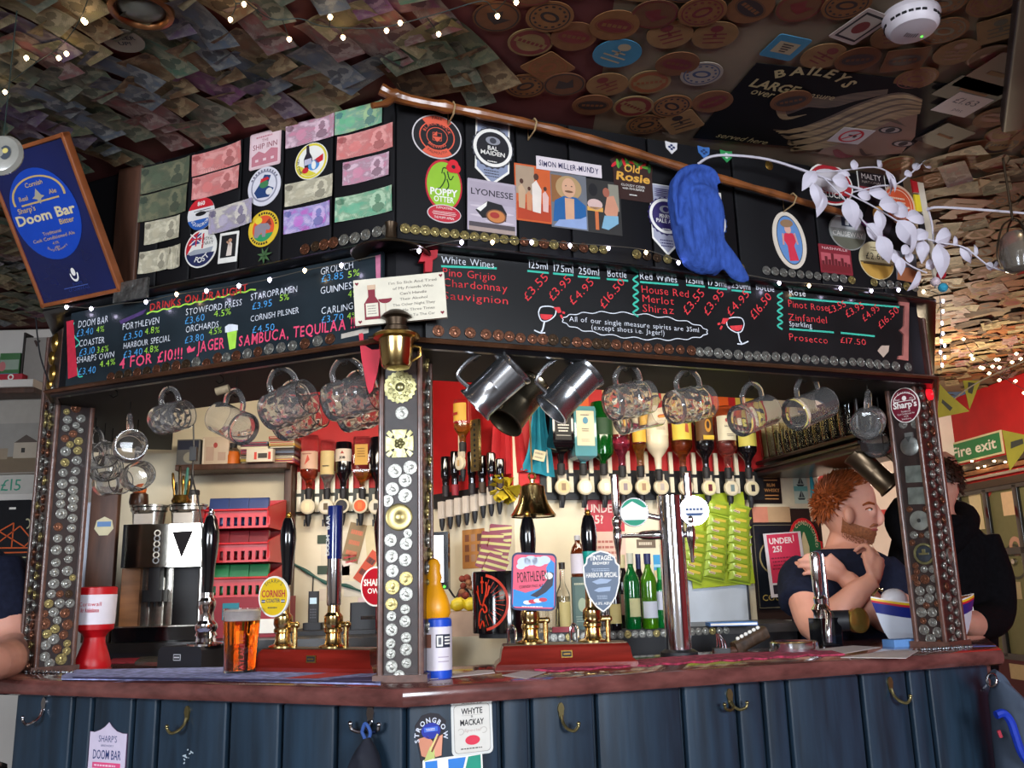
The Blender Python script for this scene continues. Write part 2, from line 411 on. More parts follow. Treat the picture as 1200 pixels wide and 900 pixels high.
# coins
def coinmat(name,c,metal=0.85,rough=0.34):
 m=M(name,c,rough,metal,var=0.45,scale=4.5,bump=0.0);return m
COINM={'s':coinmat('silver_coin','#96958e'),'c':coinmat('copper_coin','#7e5440'),'b':coinmat('brass_coin','#a39462'),'d':coinmat('dark_bronze_coin','#4e3c2c',0.7)}
def coin_mesh(k):
 mb=MB();m=COINM[k]
 mb.lathe([(1.0,0),(1.0,0.16),(0.95,0.20),(0.88,0.20),(0.84,0.15)],m,seg=20,cap0=False)
 r_=random.Random(ord(k));mb.lathe([(0.42,0.15),(0.36,0.34),(0.15,0.40)],m,X=T(0.0,0.12,0)@SC(.8,1.1,1),seg=9,cap0=False);mb.lathe([(0.5,0.15),(0.44,0.27),(0.2,0.30)],m,X=T(0.05,-0.42,0)@SC(1,.5,1),seg=9,cap0=False)
 for i in range(22):mb.box((0,.72,.17),(.07,.12,.10),m,RZ(i*360/22+(7 if i%3 else 0)))
 o=mb.build('coin');me=o.data;bpy.data.objects.remove(o);return me
COIN={k:coin_mesh(k)for k in COINM}
def coin(parent,Xw,r,k):
 o=bpy.data.objects.new('coin',COIN[k]);COL.objects.link(o);o.parent=parent
 o.matrix_local=parent.matrix_world.inverted()@Xw@RZ(random.uniform(0,360))@SC(r,r,0.013)
 return o
 # posts
m_post=M('dark_stained_post','#2a1c19',0.4,var=0.4,scale=8,bump=0.15,stretch=(4,4,0.4),coat=0.3)
m_posttrim=M('worn_brown_beading','#5b3d33',0.35,var=0.4,scale=10,stretch=(4,4,0.4),coat=0.4)
def post(label,base,nh,w,dp):
 """nh: heading of the post's wide outward normal (degrees, maths angle); local x right, y up, z outward"""
 a=math.radians(nh);n=Vector((_c(a),_s(a),0));d=Vector((-n.y,n.x,0))
 f=Face(base,d)
 o=thing('bar_post',label,'post',f.matp(Vector((base.x,base.y,CT))));h=Z_LEDGE[0]-0.008-CT
 MB().box((0,h/2,-dp/2),(w,h,dp),m_post).build('shaft',o)
 for sx in(-1,1):
  MB().bbox((sx*(w/2-0.006),h/2,0.003),(0.014,h,0.012),m_posttrim,0.004,axis=1).build('beading',o)
 MB().box((0,0.008,-dp/2),(w+0.02,0.016,dp+0.03),m_posttrim).build('plinth',o)
 for sx in(-1,1):
  MB().bbox((sx*(w/2+0.002),h/2,-dp+0.008),(0.010,h,0.016),m_posttrim,0.004,axis=1).build('beading',o)
 o['w']=w
 return o,f,Face(base+d*(w/2)-n*0.0,-n),Face(base-d*(w/2),n)
_b=hz(469.5,799,CT);PC,PCF,PCR,PCLs=post('middle corner post with one column of silver coins and a cross medal',_b,268,0.108,0.15)
_b=hz(63,787,CT);PL_,PLF,PLR,PLL=post('leftmost bar post covered in two columns of mixed coins',_b,312,0.112,0.15)
_b=hz(1092,758,CT);PR_,PRF,PRR,PRL=post('rightmost bar post with coins, medals and a red pump badge',_b,222,0.098,0.125)
# PAPER, NOTES AND BEER MATS
def K(h,rough=0.6,var=0.05):return M('ink_%s_%d'%(h.strip('#'),int(rough*100)),h,rough,var=var,scale=30)
WHITE,BLACK,RED=K('#e8e4dc'),K('#141216'),K('#c41e2a')
def notemat(name,c1,c2,c3):
 """printed banknote paper: pale border, two-tone engraved ground, portrait oval, number panels"""
 m=bpy.data.materials.new(name);m.use_nodes=True;nt=m.node_tree;b=nt.nodes['Principled BSDF'];L=nt.links.new
 tc=node(nt,'ShaderNodeTexCoord');sp=node(nt,'ShaderNodeSeparateXYZ');wn=node(nt,'ShaderNodeTexNoise',Scale=14.0);L(tc.outputs['Generated'],wn.inputs['Vector']);wa=node(nt,'ShaderNodeMixRGB');wa.inputs[0].default_value=.09;L(tc.outputs['Generated'],wa.inputs[1]);L(wn.outputs['Color'],wa.inputs[2]);L(wa.outputs[0],sp.inputs[0])
 oi=node(nt,'ShaderNodeObjectInfo')
 ad=node(nt,'ShaderNodeVectorMath',operation='ADD');L(tc.outputs['Generated'],ad.inputs[0])
 cmb=node(nt,'ShaderNodeCombineXYZ');mu=node(nt,'ShaderNodeMath',operation='MULTIPLY');mu.inputs[1].default_value=40;L(oi.outputs['Random'],mu.inputs[0]);L(mu.outputs[0],cmb.inputs[0]);L(cmb.outputs[0],ad.inputs[1])
 n1=node(nt,'ShaderNodeTexNoise',Scale=3.2,Detail=6.0);L(ad.outputs[0],n1.inputs['Vector'])
 r1=node(nt,'ShaderNodeValToRGB');e=r1.color_ramp.elements
 e[0].position,e[1].position=0.36,0.62;e[0].color=(*lin(c2),1);e[1].color=(*lin(c1),1);x=r1.color_ramp.elements.new(0.5);x.color=(*[0.5*(a+q)for a,q in zip(lin(c1),lin(c3))],1)
 L(n1.outputs[0],r1.inputs[0])
 wv=node(nt,'ShaderNodeTexWave',wave_type='RINGS',Scale=9.0,Distortion=4.0);L(ad.outputs[0],wv.inputs['Vector'])
 mx=node(nt,'ShaderNodeMixRGB',blend_type='MULTIPLY');mx.inputs[0].default_value=0.28;L(r1.outputs[0],mx.inputs[1]);L(wv.outputs[0],mx.inputs[2])
 def mth(op,a,bv=None):
  q=node(nt,'ShaderNodeMath',operation=op)
  for i,v in enumerate((a,bv)):
   if v is None:continue
   if isinstance(v,(int,float)):q.inputs[i].default_value=v
   else:L(v,q.inputs[i])
  return q.outputs[0]
 def oval(cx,cy,rx,ry):
  dx=mth('DIVIDE',mth('SUBTRACT',sp.outputs[0],cx),rx);dyy=mth('DIVIDE',mth('SUBTRACT',sp.outputs[1],cy),ry)
  return mth('LESS_THAN',mth('ADD',mth('MULTIPLY',dx,dx),mth('MULTIPLY',dyy,dyy)),1.0)
 def layer(prev,fac,col,soft=.7):
  q=node(nt,'ShaderNodeMixRGB');fac=mth('MULTIPLY',fac,soft);L(fac,q.inputs[0]);L(prev,q.inputs[1]);q.inputs[2].default_value=(*lin(col),1);return q.outputs[0]
 def dark(h,k):return tuple(v*k for v in lin(h))
 o=mx.outputs[0]
 o=layer(o,oval(0.72,0.52,0.13,0.36),c1);o=layer(o,oval(0.72,0.62,0.055,0.17),dark(c3,0.75));o=layer(o,oval(0.72,0.30,0.10,0.17),dark(c3,0.55))
 o=layer(o,oval(0.12,0.78,0.07,0.12),dark(c3,0.5));o=layer(o,oval(0.33,0.45,0.10,0.2),c2)
 ex=mth('GREATER_THAN',mth('ABSOLUTE',mth('SUBTRACT',sp.outputs[0],0.5)),0.475);ey=mth('GREATER_THAN',mth('ABSOLUTE',mth('SUBTRACT',sp.outputs[1],0.5)),0.45)
 o=layer(o,mth('MAXIMUM',ex,ey),c1)
 L(o,b.inputs['Base Color']);setin(b,'Roughness',0.65);setin(b,'Specular IOR Level',0.3);return m
NOTE={k:notemat(k+'_banknote_print',*v)for k,v in{'grey-green':('#8a8874','#5f6a5a','#485248'),'faded green':('#8f9078','#54745f','#3f5c50'),'brown':('#a08a68','#7a5a40','#4c382a'),'violet':('#8c8288','#6f5a78','#50425c'),'rose':('#988680','#8c5a5a','#603438'),'tan':('#a89878','#8c8460','#5c543c'),'blue-grey':('#888a88','#5c6878','#3f4656'),'dark brown':('#5c4834','#3c2c22','#241a16'),'magenta':('#937480','#7a446c','#54304f'),'red':('#e4a09a','#d87a76','#b85858'),'pink':('#e0c0cc','#d08aa0','#7c4a60'),'mint':('#b8d0b0','#6cae8c','#3c7a58'),'lime':('#b0cc98','#70b88c','#4a8a9a'),'lilac':('#c8b4d8','#c070c0','#5468b8'),'cream':('#d8cfb4','#b8ae94','#8a8270'),'purple-gold':('#d8cfc0','#b0a4c0','#5c4a84'),'dull olive':('#76745a','#56604c','#3c4a40')}.items()}
def note_mesh(mat,w,h,curl,seed):
 rnd=random.Random(seed);vs=[];fs=[];nx,ny=8,3;p=rnd.uniform(0,6)
 for j in range(ny+1):
  for i in range(nx+1):
   u,v=i/nx,j/ny
   vs.append(((u-0.5)*w,(v-0.5)*h,curl*(0.5+0.5*math.sin(p+5*u+2*v))+curl*1.5*(abs(u-.5)*2)**4))
 for j in range(ny):
  for i in range(nx):a=j*(nx+1)+i;fs.append((a,a+1,a+nx+2,a+nx+1))
 mb=MB();mb.add(vs,fs,mat);mb.add([(v[0],v[1],v[2]-0.0004)for v in vs],[f[::-1]for f in fs],mat)
 return mb
 # ceiling frame: x right, y up the picture, z down from the ceiling
def cmat(p,heading=90.0,off=0.003):
 """heading of the item's x axis"""
 x=H(heading);z=Vector((0,0,-1));y=z.cross(x)
 return Matrix(((x.x,y.x,0,p.x),(x.y,y.y,0,p.y),(0,0,-1,Z_CEIL+0.01-off),(0,0,0,1)))
ZC=Z_CEIL+0.01
def project(p):
 d=Vector(p)-CO;k=d.dot(CF);return 600+FPX*d.dot(CR)/k,450-FPX*d.dot(CU)/k
def outside_canopy(p):
 q=Vector((p.x,p.y,0));m=1e9
 for a,b in zip(CANO[:-1],CANO[1:]):
  e=(b-a).normalized();n=Vector((e.y,-e.x,0));m=max(m if m<1e8 else-1e9,(q-a).dot(n))
 return m
 # the advertising poster on the ceiling
_p0,_p1=hz(812,160,ZC),hz(1052,181,ZC);_p2=hz(922,76,ZC)
PX=(_p1-_p0);PW=PX.length;PHD=math.degrees(math.atan2(PX.x,PX.y));PM=cmat((_p0),PHD,0.004)
_y=Vector((PM[0][1],PM[1][1],0));PHt=(_p2-_p0).dot(_y)
m_pblack=M('satin_black_poster','#0c0b0e',0.75,var=0.2,scale=3,spec=.2)
m_hair=M('printed_blonde_hair','#a08a62',0.5,var=0.45,scale=9,stretch=(1,8,1));m_skin_p=M('printed_skin','#8a6a56',0.5,var=0.12,scale=8)
mb=MB();mb.box((PW/2,PHt/2,0),(PW,PHt,0.002),m_pblack)
PMI=PM.inverted()
def pl(x,y):q=PMI@hz(x,y,ZC);return q.x,q.y
def strand(pts,w,m,z,e=.15):
 pts=smoothpath([(*pl(a,b),0)for a,b in pts],6);n=len(pts);vs=[]
 for i,p in enumerate(pts):
  t=(pts[min(i+1,n-1)]-pts[max(i-1,0)]).normalized();nn=Vector((-t.y,t.x,0));k=w*_s(math.pi*(e+(.97-e)*i/(n-1)))
  vs+=[tuple(p+nn*k+Vector((0,0,z))),tuple(p-nn*k+Vector((0,0,z)))]
 mb.add(vs,[(2*i,2*i+1,2*i+3,2*i+2)for i in range(n-1)],m)
mb.flat([pl(*q)for q in((972,166),(1000,150),(1028,128),(1075,130),(1072,158),(1056,178),(1020,181),(975,180),(958,178))],0.0014,m_skin_p)
m_hair2=M('printed_shadowed_hair','#5c4a34',0.5,var=0.4,scale=9,stretch=(1,8,1))
for k in range(12):
 strand([(1078,116+1.2*k),(1050,110+2.2*k),(1010,122+2.6*k),(970,139+2.6*k),(930,152+2.4*k-(k%3)*3),(906+3*k,150+2*k)],0.020,m_hair if k%3 else m_hair2,0.0016+0.00005*k)
strand([(1040,105),(1000,112),(975,118),(948,118),(925,128),(915,134)],.028,m_hair2,.0016);strand([(930,124),(915,122),(920,136),(945,132)],.012,m_hair,.0018)
for cx,cy in((1043,150),(1058,166)):
 cx,cy=pl(cx,cy);mb.flat(ell(.030,.015,16,cx,cy),0.0027,K('#a09890'));mb.flat(ell(0.014,0.014,14,cx,cy),0.0029,K('#2a2624'));mb.ring(0.9,1.15,0.0028,BLACK,T(cx,cy,0)@SC(.032,.017,1),16)
strand([(1030,140),(1043,138),(1062,146)],.007,m_hair2,.0027);strand([(978,173),(986,180),(1000,181)],.014,K('#7c3034'),.0027);strand([(1008,172),(1013,179),(1024,178)],.006,K('#4c342c'),.0027)
m_cream_ink=K('#b8a878');ax=lambda x,y,x2,y2:math.degrees(math.atan2(pl(x2,y2)[1]-pl(x,y)[1],pl(x2,y2)[0]-pl(x,y)[0]))
def ptext(s,x,y,x2,y2,h,**k):
 q,e=pl(x,y),pl(x2,y2);mb.text(s,q[0],q[1],h,m_cream_ink,.0026,ax(x,y,x2,y2),'l',w=math.hypot(e[0]-q[0],e[1]-q[1]),**k)
_b0=pl(957,83);mb.arc_text('BAILEYS',0.16,95,0.036,m_cream_ink,0.0026,0.03,T(_b0[0]-.0,_b0[1]-.17,0)@RZ(ax(925,80,985,93)))
ptext('LARGE',877,98,930,108,.036,bold=.03);ptext('measure',932,109,975,115,.026);ptext('over ice',878,107,922,116,.030,bold=.01);ptext('served here',838,158,896,167,.026,shear=.2)
tag(mb.build('ceiling_poster',None,PM),'black drinks poster on the ceiling showing a blonde woman lying sideways','poster')
def in_poster(p,mg=0.03):
 q=PM.inverted()@Vector((p.x,p.y,Z_CEIL));return-mg<q.x<PW+mg and-mg<q.y<PHt+mg
 # beer mats
mat_tan=[M('pulpboard_%d'%i,c,0.8,var=0.15,scale=25)for i,c in enumerate(('#80552f','#744a2a','#85623c','#684228','#8a7048'))]
MI={'red':K('#6e2420'),'dark':K('#2c201c'),'orange':K('#8a4a24'),'cream':K('#a89a7c'),'blue':K('#3a7c9c'),'green':K('#3c5a3c')}
def beermat(rnd,rd,base,ink,style,r=0.055):
 mb=MB();bm_=base
 if rd:mb.lathe([(r,0),(r,0.0014)],bm_,seg=28)
 else:mb.prism(rrect(r*1.85,r*1.85,0.008),0,0.0014,bm_)
 z=0.0017
 if style==0:
  mb.ring(r*.80,r*.86,z,ink);mb.flat(ell(r*.45,r*.30,20),z,ink);mb.flat(ell(r*.30,r*.17,16),z+.0003,bm_)
  for k in range(14):a=k*360/14;mb.flat(rect(r*.14,r*.10,0,r*.66),z,ink,RZ(a))
 elif style==1:
  mb.flat(ell(r*.80,r*.48,24),z,ink);mb.ring(0.9,0.96,z+.0002,bm_,SC(r*.8,r*.48,1))
  for k in range(5):mb.flat(rect(r*.16,r*.2,(k-2)*r*.22,0),z+.0003,bm_)
 elif style==2:
  for k in range(3):mb.flat(rect(r*rnd.uniform(.6,1.1),r*.09,0,(k-1)*r*.3-r*.2),z,ink)
  mb.flat(ell(r*.28,r*.24,16,0,r*.5),z,ink);mb.flat([(-r*.1,-r*.1),(r*.1,-r*.1),(0,r*.3)],z,ink)
 elif style==3:
  mb.ring(r*.86,r*.93,z,ink);mb.flat([(-r*.5,-r*.1),(-r*.1,r*.45),(r*.2,r*.1),(r*.55,r*.3),(r*.3,-r*.4),(-r*.2,-r*.3)],z,ink)
 else:
  mb.ring(r*.62,r*.88,z,ink);mb.flat(rect(r*1.5,r*.34),z+.0002,bm_)
  for k in range(6):mb.flat(rect(r*.14,r*.2,(k-2.5)*r*.21,0),z+.0004,ink)
 o=mb.build('beer_mat');me=o.data;bpy.data.objects.remove(o);return me
rnd=random.Random(5)
MATM=[]
for i in range(16):
 ik=('red','dark','red','orange','dark','dark')[i%6];MATM.append((beermat(rnd,i%4!=3,mat_tan[i%5],MI[ik],i%5),ik,i%4!=3))
def place_mat(me,X,label,group):
 o=bpy.data.objects.new('beer_mat',me);COL.objects.link(o);o.matrix_world=X
 return tag(o,label,'beer mat',group)
 # special mats the photograph shows clearly
blue_m=beermat(rnd,True,MI['blue'],MI['cream'],2,0.060);crm=beermat(rnd,True,K('#9c9080'),K('#46506a'),0,0.054);redm=beermat(rnd,True,mat_tan[0],MI['red'],1,0.058)
def sqblue():
 mb=MB();mb.prism(rrect(.092,.092,.008),0,.0014,MI['blue']);mb.flat(rect(.058,.045),.0017,MI['cream'])
 for k in range(4):mb.flat(rect(.03-.004*k,.004,0,.013-.009*k),.002,MI['dark'])
 o=mb.build('beer_mat');me=o.data;bpy.data.objects.remove(o);return me
taken=[]
def special(me,px,py,hd,label,r=0.05):
 p=hz(px,py,ZC);place_mat(me,cmat(p,hd,0.006),label,None);taken.append((p,r))
special(blue_m,723,60,60,'round blue beer mat with a cream square on the ceiling')
special(sqblue(),920,53,70,'square blue beer mat on the ceiling above the poster')
special(redm,720,27,75,'tan beer mat with a large red oval on the ceiling')
special(crm,822,84,80,'off-white beer mat with blue ring lettering on the ceiling')
mb=MB();mb.prism(rrect(.085,.12,.006),0,.0014,K('#b8a8a0'));mb.flat(rect(.066,.098),.0017,BLACK);mb.flat(rect(.054,.084),.0019,K('#b0a498'));mb.flat(ell(.018,.024,18),.0021,MI['red'])
p=hz(1008,28,ZC);taken.append((p,.06));tag(mb.build('beer_mat',None,cmat(p,62,.008)),'white beer mat with a black frame and red emblem beside the smoke alarm','beer mat')
mb=MB();mb.lathe([(.047,0),(.047,.0014)],K('#8c8478'),seg=28);mb.text('CHEER',0,.006,.014,K('#30343c'),.0018,bold=.02);mb.text('UP!',0,-.016,.014,K('#30343c'),.0018,bold=.02)
p=hz(145,43,ZC);taken.append((p,.055));tag(mb.build('beer_mat',None,cmat(p,85,.010)),'pale round beer mat on the ceiling below the brass lamp','beer mat')
for c_,px,py,hd,w,h,lb in(('#241c1a',1107,156,60,.13,.11,'dark square card on the ceiling right of the poster'),('#7c2c1c',1132,236,80,.16,.08,'brick red card on the far ceiling, nearer of two'),('#84301c',1131,249,80,.16,.08,'brick red card on the far ceiling, farther of two'),('#a08458',1137,211,75,.12,.06,'cream card on the far ceiling above the red cards'),('#4c1418',1172,84,68,.17,.16,'maroon card on the ceiling near the right edge'),('#141216',1140,104,66,.20,.10,'black card on the ceiling beside the handwritten note')):
 p=hz(px,py,ZC);taken.append((p,.05));mb=MB();mb.prism(rrect(w,h,.006),0,.0014,K(c_));mb.flat(rect(w*.5,h*.1),.0018,mat_tan[0]);tag(mb.build('ceiling_card',None,cmat(p,hd,.009)),lb,'card')
p=hz(1192,25,Z_CEIL-.04);mb=MB();mb.bbox((0,0,.04),(.10,1.1,.09),M('dark_beam','#241412',.5,var=.3),.008,X=RZ(-25),axis=1);tag(mb.build('trim_3',None,T(p.x+.05,p.y,p.z)),kind='structure')
# no smoking sticker on the poster
mb=MB();mb.prism(rect(.105,.085),0,.0008,K('#c8c0bc'));mb.ring(.029,.036,.0012,RED);mb.flat(rect(.062,.006),.0013,RED,RZ(50));mb.flat(rect(.022,.006,0,.004),.0011,BLACK);mb.flat(rect(.010,.014,.012,0),.0011,BLACK)
tag(mb.build('warning_sticker',None,cmat(hz(997,156,ZC),75,.0085)),'white no smoking sticker stuck on the ceiling poster','sticker')
mb=MB();mb.prism(rect(.125,.10),0,.0008,K('#b4acb4'));mb.text('£1.63',0,.004,.028,K('#2c3050'),.0012,bold=.0,jit=.06);mb.text('pint',.012,-.03,.014,K('#2c3050'),.0012,jit=.06)
p=hz(1127,119,ZC);taken.append((p,.08));tag(mb.build('paper_note',None,cmat(p,68,.010)),'white paper note with handwriting pasted on the ceiling','note')
# the notes and mats pasted over the ceiling
NC={}
def ceiling_note(p,hd,key,off,far):
 k=(key,rnd.randrange(3))
 if k not in NC:
  o=note_mesh(NOTE[key],0.176*rnd.uniform(.9,1.1),0.085*rnd.uniform(.9,1.08),0.005,hash(k[0])%97+k[1]).build('banknote');NC[k]=o.data;bpy.data.objects.remove(o)
 o=bpy.data.objects.new('banknote',NC[k]);COL.objects.link(o);o.matrix_world=cmat(p,hd,off)@RX(rnd.uniform(-2.5,2.5))@RY(rnd.uniform(-1.2,1.2))
 if far:tag(o,key+' banknote pasted on the ceiling beyond the right end of the bar','banknote',key+' banknotes on the far right ceiling')
 else:tag(o,key+' banknote pasted among others on the ceiling in front of the bar','banknote',key+' banknotes on the near ceiling')
U,V=H(24),H(114);O2=Vector((KC.x,KC.y,0));nn_,nm_=0,0
for i in range(-22,40):
 for j in range(-60,75):
  p=O2+U*((i+0.5*(j%2))*0.134)+V*(j*0.067)+Vector((rnd.uniform(-.02,.02),rnd.uniform(-.012,.012),0));p.z=ZC
  if p.y<0.9:continue
  x,y=project(p)
  if not(-70<x<1270 and-70<y<480)or p.y>4.0 and x<500:continue
  oc=outside_canopy(p)
  if oc<0.062 or(oc<.10 and rnd.random()<.5):continue
  if in_poster(p,.05):continue
  far=p.x>1.2 and p.y>2.55
  split=560+(y-60)*0.9
  if not far and x>split+rnd.uniform(-45,45):continue
  if far and(rnd.random()<0.62):continue
  if any((p-q).length<r+.02 for q,r in taken):continue
  if rnd.random()<.06:continue
  pool=('brown','tan','dark brown','tan','rose')if far else('grey-green','grey-green','faded green','tan','brown','violet','rose','blue-grey','blue-grey','brown','magenta','tan','dull olive','grey-green')
  if not far and 440<x and y>85 and rnd.random()<.5:pool=('dark brown','brown','dull olive')
  ceiling_note(p,29+rnd.uniform(-15,15)+(90 if rnd.random()<(.06 if x<400 else.35)else 0),rnd.choice(pool),0.003+rnd.uniform(0,.006),far);nn_+=1
for i in range(-30,45):
 for j in range(-30,60):
  p=Vector((i*.112+.05*(j%2)+rnd.uniform(-.016,.016),1.0+j*.102+rnd.uniform(-.016,.016),ZC))
  x,y=project(p)
  if not(-50<x<1260 and-60<y<470)or p.x>4.4 or p.y>5.9:continue
  if outside_canopy(p)<0.062 or in_poster(p,.03)and rnd.random()<.98:continue
  far=p.x>1.2 and p.y>2.55
  if far and p.y>4.2 and rnd.random()<.25:continue
  split=585+(y-60)*0.9
  if not far and x<split+rnd.uniform(-30,30):continue
  if any((p-q).length<r+.035 for q,r in taken):continue
  me,ik,rd=MATM[rnd.randrange(16)]
  shp='round' if rd else 'square'
  if far:lb,gp='%s tan beer mat with %s print on the ceiling past the bar'%(shp,ik),'%s %s-print mats on the far ceiling'%(shp,ik)
  else:lb,gp='%s tan beer mat with %s print on the ceiling near the poster'%(shp,ik),'%s %s-print mats on the near ceiling'%(shp,ik)
  place_mat(me,cmat(p,rnd.uniform(40,130),.003+rnd.uniform(0,.006))@RX(rnd.uniform(-2,2)),lb,gp);nm_+=1
print('ceiling notes',nn_,'mats',nm_)
# smoke alarm, brass lamp, bulbs
m_plast=M('white_plastic','#cfc6cc',0.4,var=0.04)
p=hz(1067,16,ZC);o=thing('smoke_alarm','white round smoke alarm with vents and a green light on the ceiling','smoke alarm',cmat(p,80,0))
mb=MB();mb.lathe([(.062,0),(.064,.012),(.060,.020),(.058,.036),(.050,.046),(.02,.050),(.002,.0505)],m_plast,seg=40,cap0=False)
mb.build('housing',o)
mb=MB()
for k in range(26):
 if k%7!=6:mb.box((.0592,0,.028),(.004,.010,.005),BLACK,RZ(k*360/26))
for k in range(6):mb.box((-.014+k*.0055,-.01+abs(k-2.5)*.001,.0492),(.0022,.014,.003),K('#5a5258'))
mb.build('vent',o);MB().sphere((.030,-.012,.0485),.0022,M('green_led','#40ff30',emit=4)).build('indicator_light',o)
m_brass=M('aged_brass','#9c7a3c',0.25,0.9,var=0.25,scale=8,bump=0.1);m_copper=M('copper','#8a5a38',0.3,0.9,var=0.3);m_brassp=M('polished_brass','#d8ba7c',0.18,1.0,var=0.08)
m_brassd=M('dull_bronze','#4a3c2e',0.4,0.8,var=0.35,scale=10,bump=0.15)
m_glassd=M('smoky_glass','#7c7e74',0.2,0.0,var=0.4,scale=9)
p=hz(166,4,ZC);o=thing('ceiling_lamp','copper rimmed porthole lamp on the ceiling at the left','lamp',cmat(p,90,0))
MB().lathe([(.066,0),(.070,.014),(.068,.022),(.058,.026),(.052,.020),(.050,.010)],m_copper,seg=40,cap0=False,cap1=False).build('rim',o)
MB().lathe([(.051,.012),(.040,.020),(.02,.024),(.002,.025)],m_glassd,seg=32,cap0=False).build('lens',o)
# a ring of bulbs on a wire
m_wire=M('dark_green_wire','#22302c',0.5);m_wirec=M('clear_wire','#4a463e',0.5)
def bulbmat(name,c,e):return M(name,c,0.3,emit=e,var=0)
B_warm=bulbmat('warm_bulb','#ffd8a0',14);B_cool=bulbmat('cool_bulb','#e4dcff',14);B_red=bulbmat('red_bulb','#ff2030',8)
def lights(label,wire,bulbs,wm,bmats,r=.0035,wr=.0012):
 o=thing('fairy_lights',label,'fairy lights',T(*wire[0]));inv=o.matrix_world.inverted()
 MB().tube(smoothpath(wire,5),wr,wm,6).build('wire',o).matrix_local=inv
 for k,q in enumerate(bulbs):
  mb=MB();near=min((Vector(w)for w in smoothpath(wire,8)),key=lambda w:(w-q).length)
  mb.lathe([(.0008,-.004),(r*.7,-.002),(r,.001),(r*.8,.005),(.0006,.009)],bmats[k%len(bmats)],T(*q)@RX(180),10)
  if(near-q).length>.004:mb.tube([near,q],.0012,wm,5)
  mb.build('bulb',o).matrix_local=inv
cz=lambda x,y,d=.03:hz(x,y,Z_CEIL-d)
lights('warm fairy lights looped across the ceiling at the left',[cz(108,-14),cz(92,26),cz(70,55),cz(40,75),cz(10,98),cz(-20,118)],[cz(100,25),cz(78,62),cz(69,67),cz(31,67),cz(6,107),cz(98,23)],m_wire,[B_warm],.0055)
lights('warm fairy lights strung over the banknotes at the ceiling middle',[cz(285,0),cz(318,22),cz(352,22),cz(380,31),cz(440,33),cz(480,25),cz(520,14),cz(566,1),cz(580,12),cz(600,-8)],[cz(339,45),cz(387,19),cz(402,43),cz(453,35),cz(469,26),cz(514,39),cz(583,18),cz(605,2)],m_wire,[B_warm],.0055)
lights('warm fairy light pair at the top edge near the lamp',[cz(262,-12),cz(276,4),cz(272,18)],[cz(286,4),cz(270,22)],m_wire,[B_warm],.005)
# THINGS PINNED ON THE BOARDED FASCIA
def fnote(face,cx,cy,w,h,key,label,rot=0,off=.002,curl=.003):
 W_,H_=face.size(cx,cy,w,h);mb=note_mesh(NOTE[key],W_,H_,curl,int(cx));mb.X=I4
 o=mb.build('banknote',None,face.mat(cx,cy,off,rot));return tag(o,label,'banknote')
Lf='left fascia'
fnote(FL,194.5,206,55,30,'dull olive','dull olive banknote at the top left of the left fascia')
fnote(FL,192,239,55,31,'dull olive','dull olive banknote directly under the topmost olive one')
fnote(FL,191,270,40,26,'cream','pale cream-green banknote below the two olive ones')
fnote(FL,181.5,306,35,25,'cream','crumpled cream banknote low at the left end of the fascia',-2)
fnote(FL,205.7,301,14,26,'cream','small cream scrap of banknote beside the crumpled one',3)
fnote(FL,255,187,56,25,'red','red banknote, upper of the pair left of the pub card',2)
fnote(FL,253.5,215,54,26,'red','red banknote, lower of the pair above the helicopter sticker',1)
fnote(FL,271,254,50,29,'purple-gold','cream and purple banknote overlapping the helicopter sticker',3,.004)
fnote(FL,364,154,56,27,'pink','white and pink banknote above the yellow bottle sticker')
fnote(FL,421,138.5,55,27,'lime','lime green banknote at the top under the branch end')
fnote(FL,428.6,167,65,28,'red','long red banknote under the lime green one')
fnote(FL,429.5,198.5,54,27,'pink','pink plastic banknote under the long red one')
fnote(FL,362.6,223.7,55,26,'cream','cream 2000 banknote below the yellow bottle sticker')
fnote(FL,360.4,255.6,53,28,'lilac','blue and pink banknote with a 10 in its corner')
fnote(FL,427,240,66,29,'mint','mint green banknote lowest beside the corner')
def decal(name,label,cat,face,cx,cy,w,h,draw,rot=0,off=.0005,th=.0015):
 """draw(mb, W, H) in metres, centred, print at z >= th"""
 W_,H_=face.size(cx,cy,w,h);mb=MB();draw(mb,W_,H_)
 return tag(mb.build(name,None,face.mat(cx,cy,off,rot)),label,cat)
Z1,Z2,Z3,Z4=.0018,.0021,.0024,.0027
def base_oval(mb,W,H,m):mb.prism(ell(W/2,H/2,40),0,.0015,m)
def base_rect(mb,W,H,m,r=.003):mb.prism(rrect(W,H,r),0,.0015,m)
def squig(mb,x,y,w,h,n,m,z=Z2,seed=1):
 """rows of unreadable small print"""
 r_=random.Random(seed)
 for k in range(n):
  yy=y+h/2-(k+.5)*h/n;x0=x-w/2+r_.uniform(0,.12)*w;x1=x+w/2-r_.uniform(0,.12)*w;q=x0
  while q<x1:
   l=r_.uniform(.05,.13)*w;mb.flat(rect(min(l,x1-q),h/n*.42,q+min(l,x1-q)/2,yy),z,m);q+=l+.025*w
def d_ship(mb,W,H):
 base_rect(mb,W,H,K('#d8b8bc'),.006);base=K('#c07884');mb.flat(rrect(W*.9,H*.9,.004),Z1,K('#e0c4c8'))
 mb.flat([(-W*.42,-H*.42),(W*.42,-H*.42),(W*.42,-H*.05),(W*.2,0),(0,-H*.12),(-W*.2,-H*.02),(-W*.42,-H*.15)],Z2,base)
 mb.text('THE',0,H*.22,H*.08,K('#8c3848'),Z2);mb.text('SHIP INN',0,H*.03,H*.15,K('#8c3848'),Z2,w=W*.78);squig(mb,0,H*.36,W*.6,H*.1,1,base)
 for k in range(3):mb.flat(rect(W*.1,H*.07,(k-1)*W*.25,-H*.28),Z3,K('#e0c4c8'))
